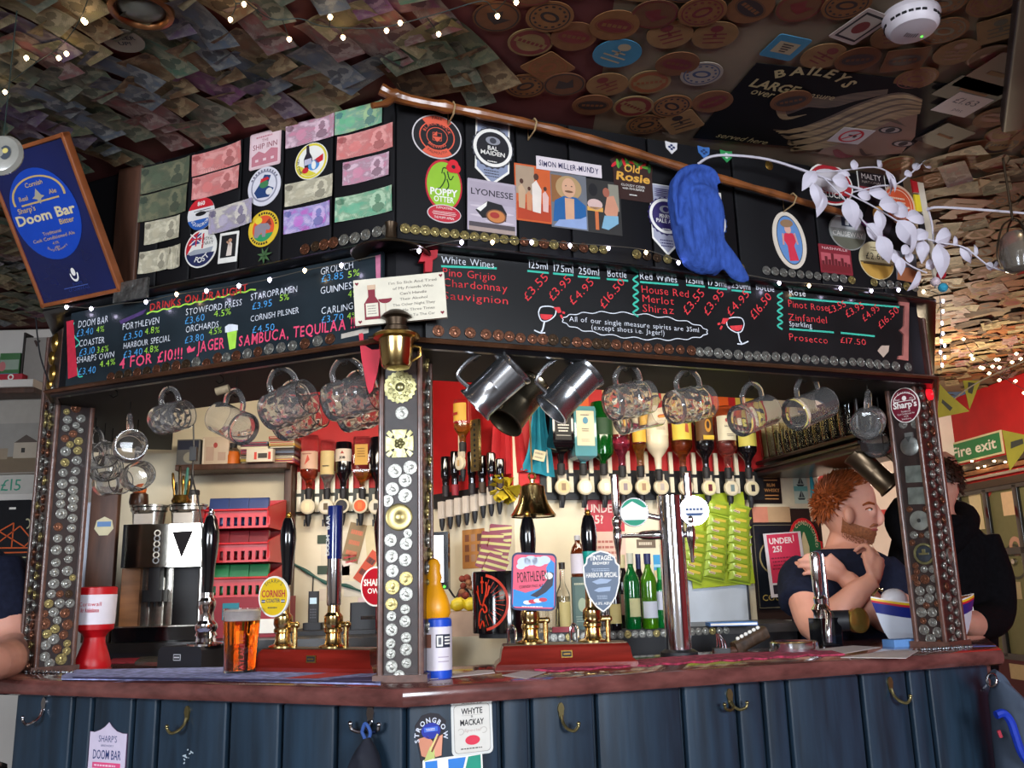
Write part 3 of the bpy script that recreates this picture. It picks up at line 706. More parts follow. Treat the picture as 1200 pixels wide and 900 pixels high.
decal('beer_mat','pink and white pub card reading THE SHIP INN on the fascia','beer mat',FL,311,175,36,42,d_ship,0)
def d_pirate(mb,W,H):
 base_oval(mb,W,H,K('#d4d0d8'));mb.ring(.36,.40,Z1,K('#8a8898'),SC(W,H,1));mb.flat([(-W*.3,-H*.12),(-W*.1,H*.12),(0,H*.3),(W*.2,H*.25),(W*.1,0),(W*.3,-H*.1),(W*.15,-H*.3),(-W*.2,-H*.28)],Z2,K('#1c3a6c'))
 mb.flat(ell(W*.14,H*.10,16,0,H*.05),Z3,K('#3c7a4c'));mb.flat([(-W*.12,H*.1),(W*.16,H*.16),(W*.1,H*.22),(-W*.1,H*.2)],Z4,RED);mb.flat(ell(W*.1,H*.09,14,W*.16,-H*.16),Z3,K('#d8d4d0'))
 [mb.flat(rect(W*.05,H*.05,0,W*.43),Z2,K('#6c6878'),RZ(a))for a in range(-60,61,12)]
decal('sticker','round white sticker with a blue and green figure','sticker',FL,310,218.5,38,45,d_pirate)
def d_heli(mb,W,H):
 base_oval(mb,W,H,K('#dcd8d8'));mb.flat(ell(W/2,H/2,20,0,0,20,160),Z1,RED);mb.flat(ell(W/2,H/2,20,0,0,200,340),Z1,K('#2458a8'))
 mb.text('860',0,H*.26,H*.13,WHITE,Z2,bold=.02);mb.arc_text('SQUADRON',.40*W,270,H*.10,WHITE,Z2,.01,inside=True)
 mb.flat(ell(W*.2,H*.07,16),Z2,BLACK);mb.flat(rect(W*.62,H*.02,W*.05,H*.1),Z2,BLACK);mb.flat(rect(W*.3,H*.03,W*.25,H*.02),Z2,BLACK);mb.flat(rect(W*.02,H*.12,0,H*.05),Z2,BLACK)
decal('sticker','round red, white and blue sticker with a black helicopter','sticker',FL,235.8,250.7,31,37,d_heli)
def d_rhino(mb,W,H):
 base_oval(mb,W,H,K('#d8b428'));mb.flat(ell(W*.36,H*.36,30),Z1,K('#d85028'));mb.flat(ell(W*.36,H*.36,14,0,0,205,335),Z2,K('#2c8c58'))
 mb.flat([(-W*.3,-H*.2),(-W*.28,H*.1),(-W*.1,H*.16),(W*.15,H*.12),(W*.25,0),(W*.2,-H*.08),(W*.1,-H*.05),(W*.08,-H*.24),(-W*.02,-H*.24),(-W*.05,-H*.1),(-W*.18,-H*.24)],Z3,K('#8a8088'))
 mb.flat([(W*.02,H*.1),(W*.2,H*.25),(W*.28,H*.05)],Z2,K('#7c2c20'));mb.flat(ell(W*.12,H*.1,12,-W*.16,H*.24),Z2,K('#e0c838'))
 [mb.flat(rect(W*.05,H*.06,0,W*.43),Z3,BLACK,RZ(a))for a in list(range(-80,20,11))+list(range(120,200,11))]
decal('sticker','round yellow and orange sticker with a grey animal','sticker',FL,309,268,35,42,d_rhino)
def d_navy(mb,W,H):
 base_oval(mb,W,H,WHITE);mb.flat(ell(W*.46,H*.46,18,0,0,100,200),Z1,RED);mb.flat(ell(W*.46,H*.46,20,0,0,195,345),Z1,K('#1c2450'));mb.flat([(-W*.3,H*.3),(-W*.02,H*.42),(-W*.02,H*.14),(-W*.3,H*.1)],Z2,K('#30407c'))
 for p in((-1,1),(1,-1)):mb.flat(rect(W*.5,H*.03),Z2+.0002,WHITE,T(-W*.16,H*.26,0)@RZ(p[0]*35))
 mb.flat(rect(W*.34,H*.04,-W*.16,H*.26),Z3,RED);mb.flat(rect(W*.04,H*.34,-W*.16,H*.24),Z3,RED);mb.flat(rect(W*.05,H*.4,W*.05,H*.2),Z2,RED)
 mb.text('ROYAL',W*.22,H*.20,H*.09,BLACK,Z3,w=W*.3);mb.text('NAVY',W*.24,H*.08,H*.10,BLACK,Z3,w=W*.3)
 mb.flat([(-W*.4,-H*.1),(-W*.2,-H*.02),(W*.1,-H*.02),(W*.4,.02*H),(W*.35,-H*.12),(-W*.3,-H*.16)],Z3,K('#a0a4ac'));mb.arc_text('FOST',.36*W,285,H*.14,WHITE,Z3,.02,inside=True)
decal('sticker','round white sticker with flag and the word FOST','sticker',FL,235.5,291.5,37,44,d_navy,-4)
def d_pol(mb,W,H):
 base_rect(mb,W,H,WHITE,.001);mb.flat(rect(W*.8,H*.74,0,H*.04),Z1,BLACK);mb.flat([(-W*.08,-H*.28),(W*.2,-H*.28),(W*.2,H*.1),(W*.08,H*.2),(-W*.02,H*.1)],Z2,K('#d8c8bc'));mb.flat(ell(W*.1,H*.06,12,W*.08,H*.22),Z3,K('#b88868'));mb.flat(rect(W*.3,H*.05,-W*.1,H*.1),Z2,K('#c89878'),RZ(-40))
decal('photograph','small white bordered instant photo of a person in white','photo',FL,268,290,22,35,d_pol,-3)
def d_bottle(mb,W,H):
 base_oval(mb,W,H,WHITE);mb.ring(.42,.48,Z1,K('#d8c83c'),SC(W,H,1));mb.flat(ell(W*.41,H*.41,20,0,0,180,290),Z1,K('#d8c83c'))
 mb.flat([(-W*.2,-H*.2),(-W*.22,H*.1),(-W*.13,H*.25),(-W*.12,H*.46),(-W*.04,H*.46),(-W*.03,H*.25),(W*.04,H*.1),(W*.04,-H*.2)],Z2,K('#241a28'));mb.flat(rect(W*.22,H*.16,-W*.09,0),Z3,K('#b8b4c8'))
 mb.flat(ell(W*.17,H*.14,18,W*.08,-H*.14),Z3,K('#4c8cc8'));mb.flat(ell(W*.07,H*.12,14,W*.08,-H*.14),Z4,WHITE);mb.flat([(W*.1,0),(W*.38,H*.1),(W*.36,-H*.08),(W*.2,-H*.12)],Z3,RED);mb.flat(ell(W*.1,H*.08,12,-W*.18,-H*.22),Z4,RED)
 mb.arc_text('CELTYME',.44*W,190,H*.08,BLACK,Z3,inside=True)
decal('sticker','round yellow rimmed sticker with a dark bottle','sticker',FL,365,189,38,42,d_bottle,4)
# green leafy sprig
mb=MB();m_leafg=K('#3c5c34')
for k in range(7):a=k*51+10;mb.add([(0,0,.002),(.010,.004,.006),(.026,0,.004),(.010,-.004,.006)],[(0,1,2,3),(3,2,1,0)],m_leafg,RZ(a))
mb.cyl((0,0,0),(0,0,.008),.002,m_leafg,seg=8);tag(mb.build('leaf_sprig',None,FL.mat(311,300,.004)),'tiny green leaf sprig stuck low on the left fascia','sprig')
# right face
def d_rock(mb,W,H):
 base_oval(mb,W,H,K('#cfc8c8'));X=SC(W,H,1);mb.flat(ell(W*.475,H*.475,40),Z1,BLACK);R_=K('#d85a40')
 mb.ring(.30,.47,Z2,R_,X,16,a0=50,a1=130);mb.ring(.30,.47,Z2,R_,X,16,a0=230,a1=310);mb.ring(.335,.36,Z2+.0001,R_,X);mb.ring(.20,.215,Z2,R_,X)
 mb.arc_text('BLACK ROCK',.245*W,90,W*.062,R_,Z3,.01);mb.arc_text('BREWING',.245*W,270,W*.062,R_,Z3,.01,inside=True);mb.arc_text('PALE',.37*W,90,W*.06,BLACK,Z3);mb.arc_text('FALMOUTH',.37*W,270,W*.055,BLACK,Z3,inside=True)
 mb.flat([(-W*.10,0),(0,-H*.12),(W*.10,0)],Z2,R_);mb.flat([(-W*.09,H*.02),(0,H*.02),(0,H*.13)],Z2,R_);mb.ring(.115,.13,Z2,R_,X@RZ(45),4)
decal('pump_badge','round black and orange brewery badge at the right fascia corner','badge',FR,512,160.6,58,51,d_rock)
def clip_badge(col,rib,t1,t2):
 def f(mb,W,H):
  mb.prism([(-W*.40,H*.5),(-W*.40,-H*.28),(0,-H*.5),(W*.40,-H*.28),(W*.40,H*.5)],0,.001,WHITE);mb.flat([(-W*.36,H*.49),(-W*.36,-H*.26),(0,-H*.46),(W*.36,-H*.26),(W*.36,H*.49)],.0012,rib)
  for k in range(5):mb.flat([(-W*.3,H*(.44-.025*k)),(W*.3,H*(.44-.025*k)),(W*.2,H*(.425-.025*k)),(-W*.2,H*(.425-.025*k))],.0014,col)
  squig(mb,0,-H*.33,W*.4,H*.12,3,col,.0014)
  n=22;mb.prism([(W*(.5 if k%2 else.465)*_c(math.pi*k/n),W*(.5 if k%2 else.465)*_s(math.pi*k/n)+H*.05)for k in range(2*n)],.001,.0035,col);X=T(0,H*.05,0)
  mb.ring(W*.38,W*.455,.0038,WHITE,X);mb.flat(ell(W*.37,W*.37,36,0,H*.05),.0037,K('#18161c')if col is K('#3c3c44')else col)
  mb.flat(ell(W*.17,W*.10,20,0,W*.17),.0040,K('#8c8c94'),X);mb.flat(ell(W*.08,W*.07,14,0,W*.17),.0042,col,X)
  mb.text(t1,0,-W*.06,W*.10,WHITE,.0041,bold=.015,X=X,w=W*.36 if len(t1)>3 else None);mb.text(t2,0,-W*.18,W*.10,WHITE,.0041,bold=.015,X=X,w=W*.56);squig(mb,0,-W*.25,W*.25,W*.06,1,WHITE,.0041)
 return f
decal('pump_badge','grey rosette badge on a ribbon reading BAL MAIDEN','badge',FR,577,178,50,78,clip_badge(K('#3c3c44'),K('#8890a8'),'BAL','MAIDEN'),-2)
decal('pump_badge','purple rosette badge partly behind the hat at its left','badge',FR,780,258,42,82,clip_badge(K('#2c2058'),K('#a0a0b0'),'PENRYN','PALE ALE'))
decal('pump_badge','blue rosette badge mostly hidden behind the hat at its right','badge',FR,831,264,42,80,clip_badge(K('#24407c'),K('#b0b0c0'),'HONEY','SPRING'))
def d_otter(mb,W,H):
 mb.prism(ell(W*.46,H*.40,40,0,H*.10),0,.0015,K('#b81c30'));mb.flat(ell(W*.42,H*.36,40,0,H*.10),Z1,K('#8cb82c'));D=K('#1c3c20')
 for pts in([(-.05,.28),(-.02,.36),(.05,.37),(.12,.35)],[(.0,.30),(.04,.22),(-.02,.12),(-.10,.05),(-.16,.04)],[(.09,.32),(.13,.22),(.18,.20),(.24,.26)],[(.08,.2),(.12,.1),(.06,.03)]):mb.tube([(v.x*W,v.y*H,Z2)for v in smoothpath([(a,b,0)for a,b in pts],4)],W*.014,D,5)
 mb.text('POPPY',0,-H*.06,H*.105,WHITE,Z2,bold=.03,w=W*.68);mb.text('OTTER',0,-H*.16,H*.085,WHITE,Z2,bold=.02,w=W*.5)
 mb.prism(ell(W*.42,H*.14,36,0,-H*.34),.0016,.003,K('#c8c0c0'));mb.flat(ell(W*.40,H*.125,36,0,-H*.34),.0033,K('#b81c30'));mb.text('SUPPORTING',0,-H*.27,H*.035,WHITE,.0036,w=W*.4);mb.text('THE POPPY APPEAL',0,-H*.42,H*.035,WHITE,.0036,w=W*.5)
 for k in range(3):mb.flat(rect(W*(.6-.05*abs(k-1)),H*.006,0,-H*(.315+.022*k)),.0036,WHITE)
 Rp=K('#d01828')
 for a in(0,120,240):mb.flat(ell(W*.13,H*.075,18,W*.24+W*.06*_c(math.radians(a+90)),H*.40+H*.04*_s(math.radians(a+90))),.0036+a*1e-6,Rp)
 mb.flat(ell(W*.05,H*.03,12,W*.24,H*.40),.0042,BLACK)
decal('pump_badge','lime green oval badge with an otter and a red poppy','badge',FR,520,225,47,76,d_otter)
def d_lyon(mb,W,H):
 base_rect(mb,W,H,K('#b0a4b0'));mb.flat(rect(W*.94,H*.4,0,H*.25),Z1,K('#a89ca8'));mb.flat(rect(W*.94,H*.14,0,-H*.40),Z1,K('#4c4448'));mb.flat(rect(W*.94,H*.08,0,-H*.46),Z2,K('#a08c84'))
 for k in range(4):mb.flat(ell(W*.3,H*.025,16,(k%2-.5)*W*.3,H*(-.02-.09*k)),Z1+.0001,K('#c8bcc4'))
 mb.text('LYONESSE',0,H*.20,H*.12,K('#2a2430'),Z2,bold=.01,w=W*.86)
 mb.flat([(-W*.34,-H*.1),(-W*.1,H*.1),(W*.2,H*.06),(W*.3,-H*.1),(W*.28,-H*.26),(W*.1,-H*.2),(-W*.2,-H*.24)],Z2,BLACK);mb.flat([(-W*.32,-H*.08),(-W*.1,H*.09),(-W*.12,0),(-W*.24,-H*.12)],Z3,WHITE);mb.flat(ell(W*.2,H*.13,24,W*.08,-H*.18),Z3,K('#c07840'));mb.ring(.9,1.05,Z4,K('#6c4430'),T(W*.08,-H*.18,0)@SC(W*.2,H*.13,1));mb.flat(ell(W*.10,H*.06,16,W*.05,-H*.16),Z4,K('#a03028'))
decal('pump_badge','grey lilac card reading LYONESSE with black and white shape','badge',FR,576.5,242.7,57,60,d_lyon,-1)
def d_ph1(mb,W,H):
 base_rect(mb,W,H,K('#c85a28'),.001);mb.flat(rect(W*.5,H*.5,-W*.22,H*.22),Z1,K('#a89078'));mb.flat(rect(W*.9,H*.3,0,-H*.32),Z1,K('#b03c1c'))
 for x,y,s,c in((.08,-.02,1,'#e0d4c8'),(-.32,-.05,.75,'#c0a080'),(-.12,-.12,.6,'#c88860'),(.32,-.10,.65,'#d8b0a8')):
  mb.flat([(x*W-W*.12*s,y*H-H*.3*s),(x*W-W*.12*s,y*H+H*.18*s),(x*W,y*H+H*.26*s),(x*W+W*.14*s,y*H+H*.1*s),(x*W+W*.1*s,y*H-H*.32*s)],Z2,K(c));mb.flat(ell(W*.07*s,H*.06*s,12,x*W,y*H+H*.32*s),Z3,K('#4c2c20'))
decal('photograph','orange toned photo of several standing people in pale clothes','photo',FR,625,227,43,66,d_ph1)
def d_ph2(mb,W,H):
 base_rect(mb,W,H,K('#6c6e74'),.001);mb.flat(rect(W*.3,H*.5,-W*.33,H*.2),Z1,K('#8c5c34'));mb.flat(ell(W*.36,H*.22,24,0,H*.24),Z1+.0001,K('#b09064'));sk=K('#d0a080')
 mb.flat([(-W*.46,-H*.4),(-W*.4,-H*.02),(-W*.15,H*.08),(W*.2,H*.08),(W*.46,-H*.05),(W*.46,-H*.3)],Z2,K('#1c5a94'));mb.flat([(-W*.12,-H*.42),(-W*.12,H*.05),(W*.14,H*.05),(W*.12,-H*.4)],Z3,sk);mb.flat(ell(W*.19,H*.18,24,0,H*.24),Z3,sk);mb.flat(ell(W*.12,H*.02,12,0,H*.17),Z4,K('#6c4830'));mb.flat([(-W*.45,-H*.48),(-W*.3,-H*.36),(W*.3,-H*.30),(W*.46,-H*.24),(W*.46,-H*.48)],Z4,K('#8ca0c8'))
 for q in(-1,1):mb.flat(ell(W*.025,H*.01,8,q*W*.08,H*.27),Z4,BLACK)
decal('photograph','photo of a bearded person in an open blue shirt','photo',FR,666.7,236,42,64,d_ph2,0,.0008)
def d_ph3(mb,W,H):
 base_rect(mb,W,H,K('#2c2a28'),.001);mb.flat(rect(W*.3,H*.5,W*.3,H*.2),Z1,K('#8c8878'));mb.flat(rect(W*.45,H*.08,-W*.26,-H*.06),Z2,K('#d8a04c'));mb.flat(rect(W*.1,H*.34,-W*.22,-H*.27),Z2,K('#c86c3c'));mb.flat(ell(W*.22,H*.1,16,-W*.26,H*.03),Z2,K('#d0b0a8'))
 mb.flat([(0,-H*.1),(W*.1,H*.2),(W*.3,H*.24),(W*.42,0),(W*.36,-H*.2),(W*.1,-H*.2)],Z2,K('#c88c70'));mb.flat([(-W*.1,-H*.4),(0,-H*.16),(W*.4,-H*.14),(W*.4,-H*.28),(W*.1,-H*.42)],Z3,K('#7ca8c0'));mb.flat(ell(W*.13,H*.12,16,-W*.3,H*.3),Z2,BLACK);mb.flat(ell(W*.1,H*.09,16,W*.08,H*.28),Z3,K('#a05c48'))
decal('photograph','dark photo of a seated person leaning over a table','photo',FR,707.5,243,40,62,d_ph3)
def d_name(mb,W,H):
 base_rect(mb,W,H,K('#d8ccd0'),.001);mb.text('SIMON MILLER-MUNDY',0,-H*.22,H*.42,K('#2c2850'),Z1,w=W*.92,jit=.08,bold=.02)
decal('paper_strip','white paper strip with a handwritten name above the photos','paper',FR,667,196,76,15,d_name,0,.003)
def d_rosie(mb,W,H):
 mb.prism([(-W*.44,-H*.5),(-W*.44,H*.18),(-W*.5,H*.34),(-W*.3,H*.5),(W*.2,H*.48),(W*.5,H*.32),(W*.46,H*.12),(W*.46,-H*.5)],0,.0015,K('#32160f'));r_=random.Random(3)
 for k in range(12):a=r_.uniform(0,180);x,y=(k/11-.5)*W*.8,H*(.36-.10*abs(k-5.5)/5.5);mb.flat(ell(W*.11,H*.035,10),Z1+k*.0001,(RED,K('#5c9c34'),K('#2c6c30'))[k%3],T(x,y,0)@RZ(a))
 G_=K('#d8a040');mb.text('Old',-W*.02,H*.12,H*.17,G_,.0034,bold=.02,shear=.15);mb.text('Rosie',0,-H*.08,H*.18,G_,.0034,bold=.03,w=W*.78,shear=.15);mb.text('CLOUDY CIDER',0,-H*.20,H*.05,WHITE,Z2,w=W*.55);mb.text('with RHUBARB',0,-H*.27,H*.05,WHITE,Z2,w=W*.5);squig(mb,0,-H*.38,W*.2,H*.05,1,WHITE)
decal('pump_badge','dark brown cider badge with red and green fruit on top','badge',FR,741,209,50,52,d_rosie)
for(x,y),c,c2,lb in(((786.6,173.6),'#d8d4d4','#24305c','small white shield badge high on the fascia'),((824.6,179),'#3c6cb0','#1c3464','small blue shield badge high on the fascia'),((851,183.6),'#2c8c4c','#c8d8c8','small green shield badge high on the fascia')):
 def d_sh(mb,W,H,c=c,c2=c2):
  mb.prism([(-W*.5,H*.5),(-W*.45,-H*.05),(0,-H*.5),(W*.45,-H*.05),(W*.5,H*.5),(0,H*.42)],0,.002,K(c))
  for q in((0,.2),(-.18,.05),(.18,.05),(0,-.1)):mb.flat(ell(W*.12,H*.1,10,q[0]*W,q[1]*H),.0023,K(c2))
 decal('shield_badge',lb,'badge',FR,x,y,14,14,d_sh)
def d_lady(mb,W,H):
 base_oval(mb,W,H,K('#d0c4b4'));X=SC(W,H,1);mb.flat(ell(W*.38,H*.43,36),Z1,BLACK);mb.flat(ell(W*.365,H*.415,36),Z2,K('#5c84b8'))
 mb.flat([(-W*.12,-H*.36),(-W*.1,-H*.1),(-W*.2,H*.02),(-W*.12,H*.12),(W*.12,H*.12),(W*.22,0),(W*.1,-H*.1),(W*.16,-H*.36)],Z3,K('#c82c44'));mb.flat(ell(W*.1,H*.08,16,0,H*.19),Z3,K('#d0a090'));mb.flat(ell(W*.2,H*.07,16,0,H*.29),Z4,K('#8c6c50'))
 for q in(-1,1):mb.flat(rect(W*.05,H*.2,q*W*.2,-H*.0),Z4,K('#c89088'),RZ(q*8))
decal('pump_badge','tall oval badge of a lady in a red dress','badge',FR,925,281.6,38,66,d_lady,7)
def d_nash(mb,W,H):
 base_rect(mb,W,H,K('#7c1c28'),.002);mb.flat(rect(W*.9,H*.45,0,-.02*H),Z1,K('#b05058'))
 for k in range(9):hh=(.14,.30,.20,.42,.24,.18,.30,.16,.12)[k];mb.flat(rect(W*.085,H*hh,(k-4)*W*.1,-H*.22+H*hh/2),Z2,K('#5c1018'))
 mb.flat(rect(W*.9,H*.22,0,-H*.32),Z2+.0001,K('#6c141c'));mb.text('NASHVILLE',0,H*.33,H*.09,K('#d8b8b8'),Z2,w=W*.8)
decal('magnet','red square magnet with a city skyline','magnet',FR,979,304.5,37,33,d_nash)
def d_cause(mb,W,H):
 base_oval(mb,W,H,K('#8c8c88'));mb.flat(ell(W*.47,H*.47,20,0,0,10,170),Z1,K('#b4b4b4'));mb.flat(rect(W*.3,H*.26,0,H*.28),Z2,K('#2c3448'));mb.flat(rect(W*.1,H*.14,0,H*.25),Z3,K('#b4b4b4'));mb.flat(ell(W*.47,H*.47,20,0,0,200,340),Z1,K('#5c5a4c'));mb.text('CAUSEWAY',0,-H*.13,H*.13,K('#d8d4cc'),Z3,bold=.01,w=W*.84)
decal('pump_badge','grey round badge reading CAUSEWAY','badge',FR,993,272,42,42,d_cause)
def d_gold(mb,W,H):
 base_oval(mb,W,H,K('#c8b890'));mb.flat(ell(W*.48,H*.48,20,0,0,190,350),Z1,K('#b88c3c'));mb.flat(ell(W*.48,H*.48,16,0,0,185,355)[:],Z1-.0001,K('#6c5838'));mb.flat(rect(W*.8,H*.03,0,-H*.1),Z2,K('#3c3020'));mb.text('£2.60',-W*.02,H*.03,H*.17,BLACK,Z2,jit=.06);squig(mb,0,H*.3,W*.3,H*.14,2,K('#6c5838'))
decal('pump_badge','round golden badge with a handwritten £2.60 price','badge',FR,1027,305.6,40,44,d_gold)
def d_cluck(mb,W,H):
 base_oval(mb,W,H,WHITE);mb.flat(ell(W*.47,H*.46,30),Z1,K('#a81c28'));mb.flat(ell(W*.4,H*.28,24,0,H*.08),Z2,K('#c8c0c4'));mb.flat(ell(W*.44,H*.42,20,0,0,215,325),Z2,BLACK);mb.text('CLUCK',0,-H*.32,H*.13,WHITE,Z3,bold=.02,w=W*.5)
decal('pump_badge','red and white oval badge reading CLUCK behind the white leaves','badge',FR,973,216,52,48,d_cluck)
def d_malty(mb,W,H):
 base_rect(mb,W,H,WHITE,.001);mb.flat(rect(W*.94,H*.94),Z1,K('#201418'));mb.text('MALTY',0,H*.08,H*.26,K('#d8ccc8'),Z2,w=W*.7);mb.text('NATIONAL',0,-H*.12,H*.12,K('#a89890'),Z2,w=W*.7);mb.flat(rect(W*.94,H*.16,0,-H*.38),Z2,K('#7c2830'))
decal('pump_badge','small dark card badge reading MALTY above the white leaves','badge',FR,1021,213,32,24,d_malty)
def d_orange(mb,W,H):
 base_oval(mb,W,H,K('#c8a890'));mb.flat(ell(W*.44,H*.44,36),Z1,K('#c04c28'));mb.ring(.36,.38,Z2,K('#d8b8a0'),SC(W,H,1));mb.flat(rect(W*.6,H*.05,0,-H*.1),Z2,K('#d8b8a0'),RZ(10));squig(mb,0,H*.1,W*.5,H*.2,2,K('#d8b8a0'))
decal('pump_badge','orange round badge with pale rim at the right fascia end','badge',FR,1053,240,38,46,d_orange)
def d_purple(mb,W,H):
 base_rect(mb,W,H,K('#1c141c'),.001);mb.flat(ell(W*.2,H*.2,16,-W*.1,H*.1),Z1,K('#c89040'));mb.flat(rect(W,H*.12,0,-H*.4),Z1,K('#8c2c7c'))
decal('pump_badge','tilted dark card badge with a purple edge among the leaves','badge',FR,1030,256,30,44,d_purple,-30)
def d_dog(mb,W,H):
 base_rect(mb,W,H,K('#686c74'),.001);mb.flat([(-W*.5,-H*.5),(-W*.4,-H*.1),(W*.1,0),(W*.5,-H*.1),(W*.5,-H*.5)],Z1,K('#a0603c'));mb.flat(ell(W*.2,H*.16,16,0,H*.2),Z1,K('#8c6448'))
decal('photograph','small brown and grey photo at the right end above the ledge','photo',FR,1062,313,24,34,d_dog,-4)
decal('pin_badge','tiny round brass pin on the fascia above the branch','badge',FR,901,194,9,11,lambda mb,W,H:mb.lathe([(.5,0),(.5,.002),(.3,.004),(.001,.0045)],m_brass,SC(W,H,1),16))
# coloured strip and scroll at the right end
def d_strip(mb,W,H):
 mb.box((0,0,.003),(W,H,.006),K('#c8bca8'))
 for k,c in enumerate(('#b81c24','#d8c028','#1c1a1e')):mb.box((-W*1.0,H*(.42-.17*k),.004),(W*.9,H*.15,.006),K(c))
decal('paper_strip','narrow pale upright strip with red and yellow blocks','paper',FR,1087,272,7,128,d_strip,3)
# coins along the ledge
def row(parent,face,pts,off,kinds,r=.0125,jit=.4):
 for i,(x,y)in enumerate(pts):
  kk=kinds(x)if callable(kinds)else kinds;coin(parent,face.mat(x,y+random.uniform(-jit,jit),off+random.uniform(0,.0015))@RX(-3),r*random.uniform(.92,1.08),random.choice(kk))
def lerp_pts(pts,x0,x1,step):
 out=[];x=x0
 while x<=x1:
  for(a,b),(c,d)in zip(pts[:-1],pts[1:]):
   if a<=x<=c:out.append((x,b+(d-b)*(x-a)/(c-a)));break
  x+=step
 return out
LDG=FL
row(can,FL,[(357.5,292),(369.8,289),(380,287),(390.7,284.7),(403,281.3),(416,278.8),(428.6,275.5),(442,272),(454,269)],.003,lambda x:'dc' if x<395 else 's',.0155)
row(can,FR,lerp_pts([(474,268),(592,281),(718,294)],475,716,11.6),.003,lambda x:'b' if x<590 else 'bdc',.0135)
row(can,FR,lerp_pts([(744,298),(792,305)],746,792,12),.003,'bdd',.0135)
row(can,FR,[(868,314)]+lerp_pts([(897,317),(1008,329)],898,1006,10),.003,'ssbs',.0135)
row(can,FR,lerp_pts([(1024,331),(1074,337)],1024,1073,9.6),.003,'sb',.0135)
# silver mesh plate under the sign
mb=MB();W_,H_=FL.size(155,341,38,22);m_foil=M('crumpled_silver_foil','#8a8a86',0.35,0.9,var=.5,scale=60,bump=1.0)
mb.bbox((0,0,.004),(W_,H_,.008),m_foil,.002);tag(mb.build('foil_plate',None,FL.mat(155,341,.047)),'crumpled silver plate on the ledge beside the blue sign','plate')
# the leaning blue sign
bL=FL.pt(FL.loc(68,352)[0],Z_LEDGE[1],.050);bR_=FL.pt(FL.loc(160,330)[0],Z_LEDGE[1],.050)
wS=(bR_-bL).length;best=None
for hh in[x*.01 for x in range(28,80)]:
 for th in range(0,60):
  q=bR_+Vector((0,0,1))*hh*_c(math.radians(th))+FL.n*hh*_s(math.radians(th));x,y=project(q);e=(x-75)**2+(y-153)**2
  if best is None or e<best[0]:best=(e,hh,th)
_,hS,tS=best;print('sign',wS,hS,tS)
SX=FL.matp(bL)@RX(tS)
sg=thing('pub_sign','blue framed ale sign leaning forward at the left canopy end','sign',SX)
m_sfr=M('orange_brown_frame','#8a4c28',0.4,var=.3,scale=12);m_sblue=M('blue_mirror_panel','#0e1a50',0.2,var=.35,scale=3,coat=.5)
mb=MB()
for x in(0.006,wS-.006):mb.bbox((x,hS/2,-.008),(.012,hS,.026),m_sfr,.003,axis=1)
for y in(.006,hS-.006):mb.bbox((wS/2,y,-.008),(wS,.012,.026),m_sfr,.003,axis=0)
mb.build('frame',sg);mb=MB();mb.box((wS/2,hS/2,-.008),(wS-.022,hS-.022,.014),m_sblue)
cx_,cy_=wS*.46,hS*.57;m_bl2=K('#1444b0',.3);m_gold=K('#c8a868',.4)
mb.flat(ell(wS*.40,hS*.29,44,cx_,cy_),.0002,m_bl2);X=T(cx_,cy_,0)@SC(1.3,1.1,1)
mb.ring(.92,1.0,.0005,m_gold,X@T(0,hS*.10,0)@SC(wS*.25,hS*.12,1),30,a0=-10,a1=190);mb.flat(rect(wS*.36,hS*.010,0,hS*.075),.0005,m_gold,X@T(0,0,0))
mb.text('Cornish',0,hS*.165,hS*.026,m_gold,.0008,X=X,bold=.01);mb.text('Real',-wS*.14,hS*.10,hS*.026,m_gold,.0008,X=X,bold=.01);mb.text('Ale',wS*.14,hS*.10,hS*.026,m_gold,.0008,X=X,bold=.01);mb.flat([(0,hS*.15),(wS*.03,hS*.11),(wS*.06,hS*.1),(wS*.02,hS*.09),(0,hS*.06),(-wS*.02,hS*.09),(-wS*.06,hS*.1),(-wS*.03,hS*.11)],.0008,K('#a8a08c'),X)
mb.text("Sharp's",-wS*.15,hS*.035,hS*.030,m_gold,.0008,X=X,bold=.015);mb.text('Doom Bar',0,-hS*.03,hS*.055,K('#d8c8a0',.4),.0008,X=X,bold=.03,w=wS*.56);mb.text('Bitter',wS*.17,-hS*.075,hS*.03,m_gold,.0008,X=X,bold=.015);mb.text('Traditional',0,-hS*.115,hS*.02,m_gold,.0008,X=X);mb.text('Cask Conditioned Ale',0,-hS*.145,hS*.02,m_gold,.0008,X=X,w=wS*.4);mb.text('4.0%',0,-hS*.175,hS*.016,m_gold,.0008,X=X);mb.text('ABV',0,-hS*.20,hS*.014,m_gold,.0008,X=X);mb.arc_text("Sharp's Brewery",wS*.16,270,hS*.014,m_gold,.0008,X=X@T(0,-hS*.10,0),inside=True)
mb.ring(.7,1,.0005,WHITE,T(wS*.53,hS*.17,0)@SC(.016,.022,1),20,a0=170,a1=370);mb.flat(ell(.008,.012,14,wS*.53,hS*.185),.0006,WHITE);mb.flat(rect(wS*.3,hS*.006,wS*.5,hS*.09),.0003,K('#3c5090'));mb.text('SHARPS',wS*.53,hS*.10,hS*.018,K('#24387c'),.0003);mb.text('OF CORNWALL',wS*.53,hS*.065,hS*.018,K('#24387c'),.0003)
mb.build('panel',sg)
# brown timber post behind the sign, up to the ceiling
mb=MB();z0_,z1_=Z_LEDGE[1],Z_CEIL+.005;xa,xb=FL.loc(138,250)[0],FL.loc(165,250)[0];mb.X=FL.matp(FL.o)
mb.bbox(((xa+xb)/2,(z0_+z1_)/2,-.02),(xb-xa,z1_-z0_,.06),m_wood,.004,axis=1);mb.box((xa-.12,(z0_+z1_)/2,-.05),(.24,z1_-z0_,.03),m_wood);mb.X=I4;cpart(mb,'timber_post')
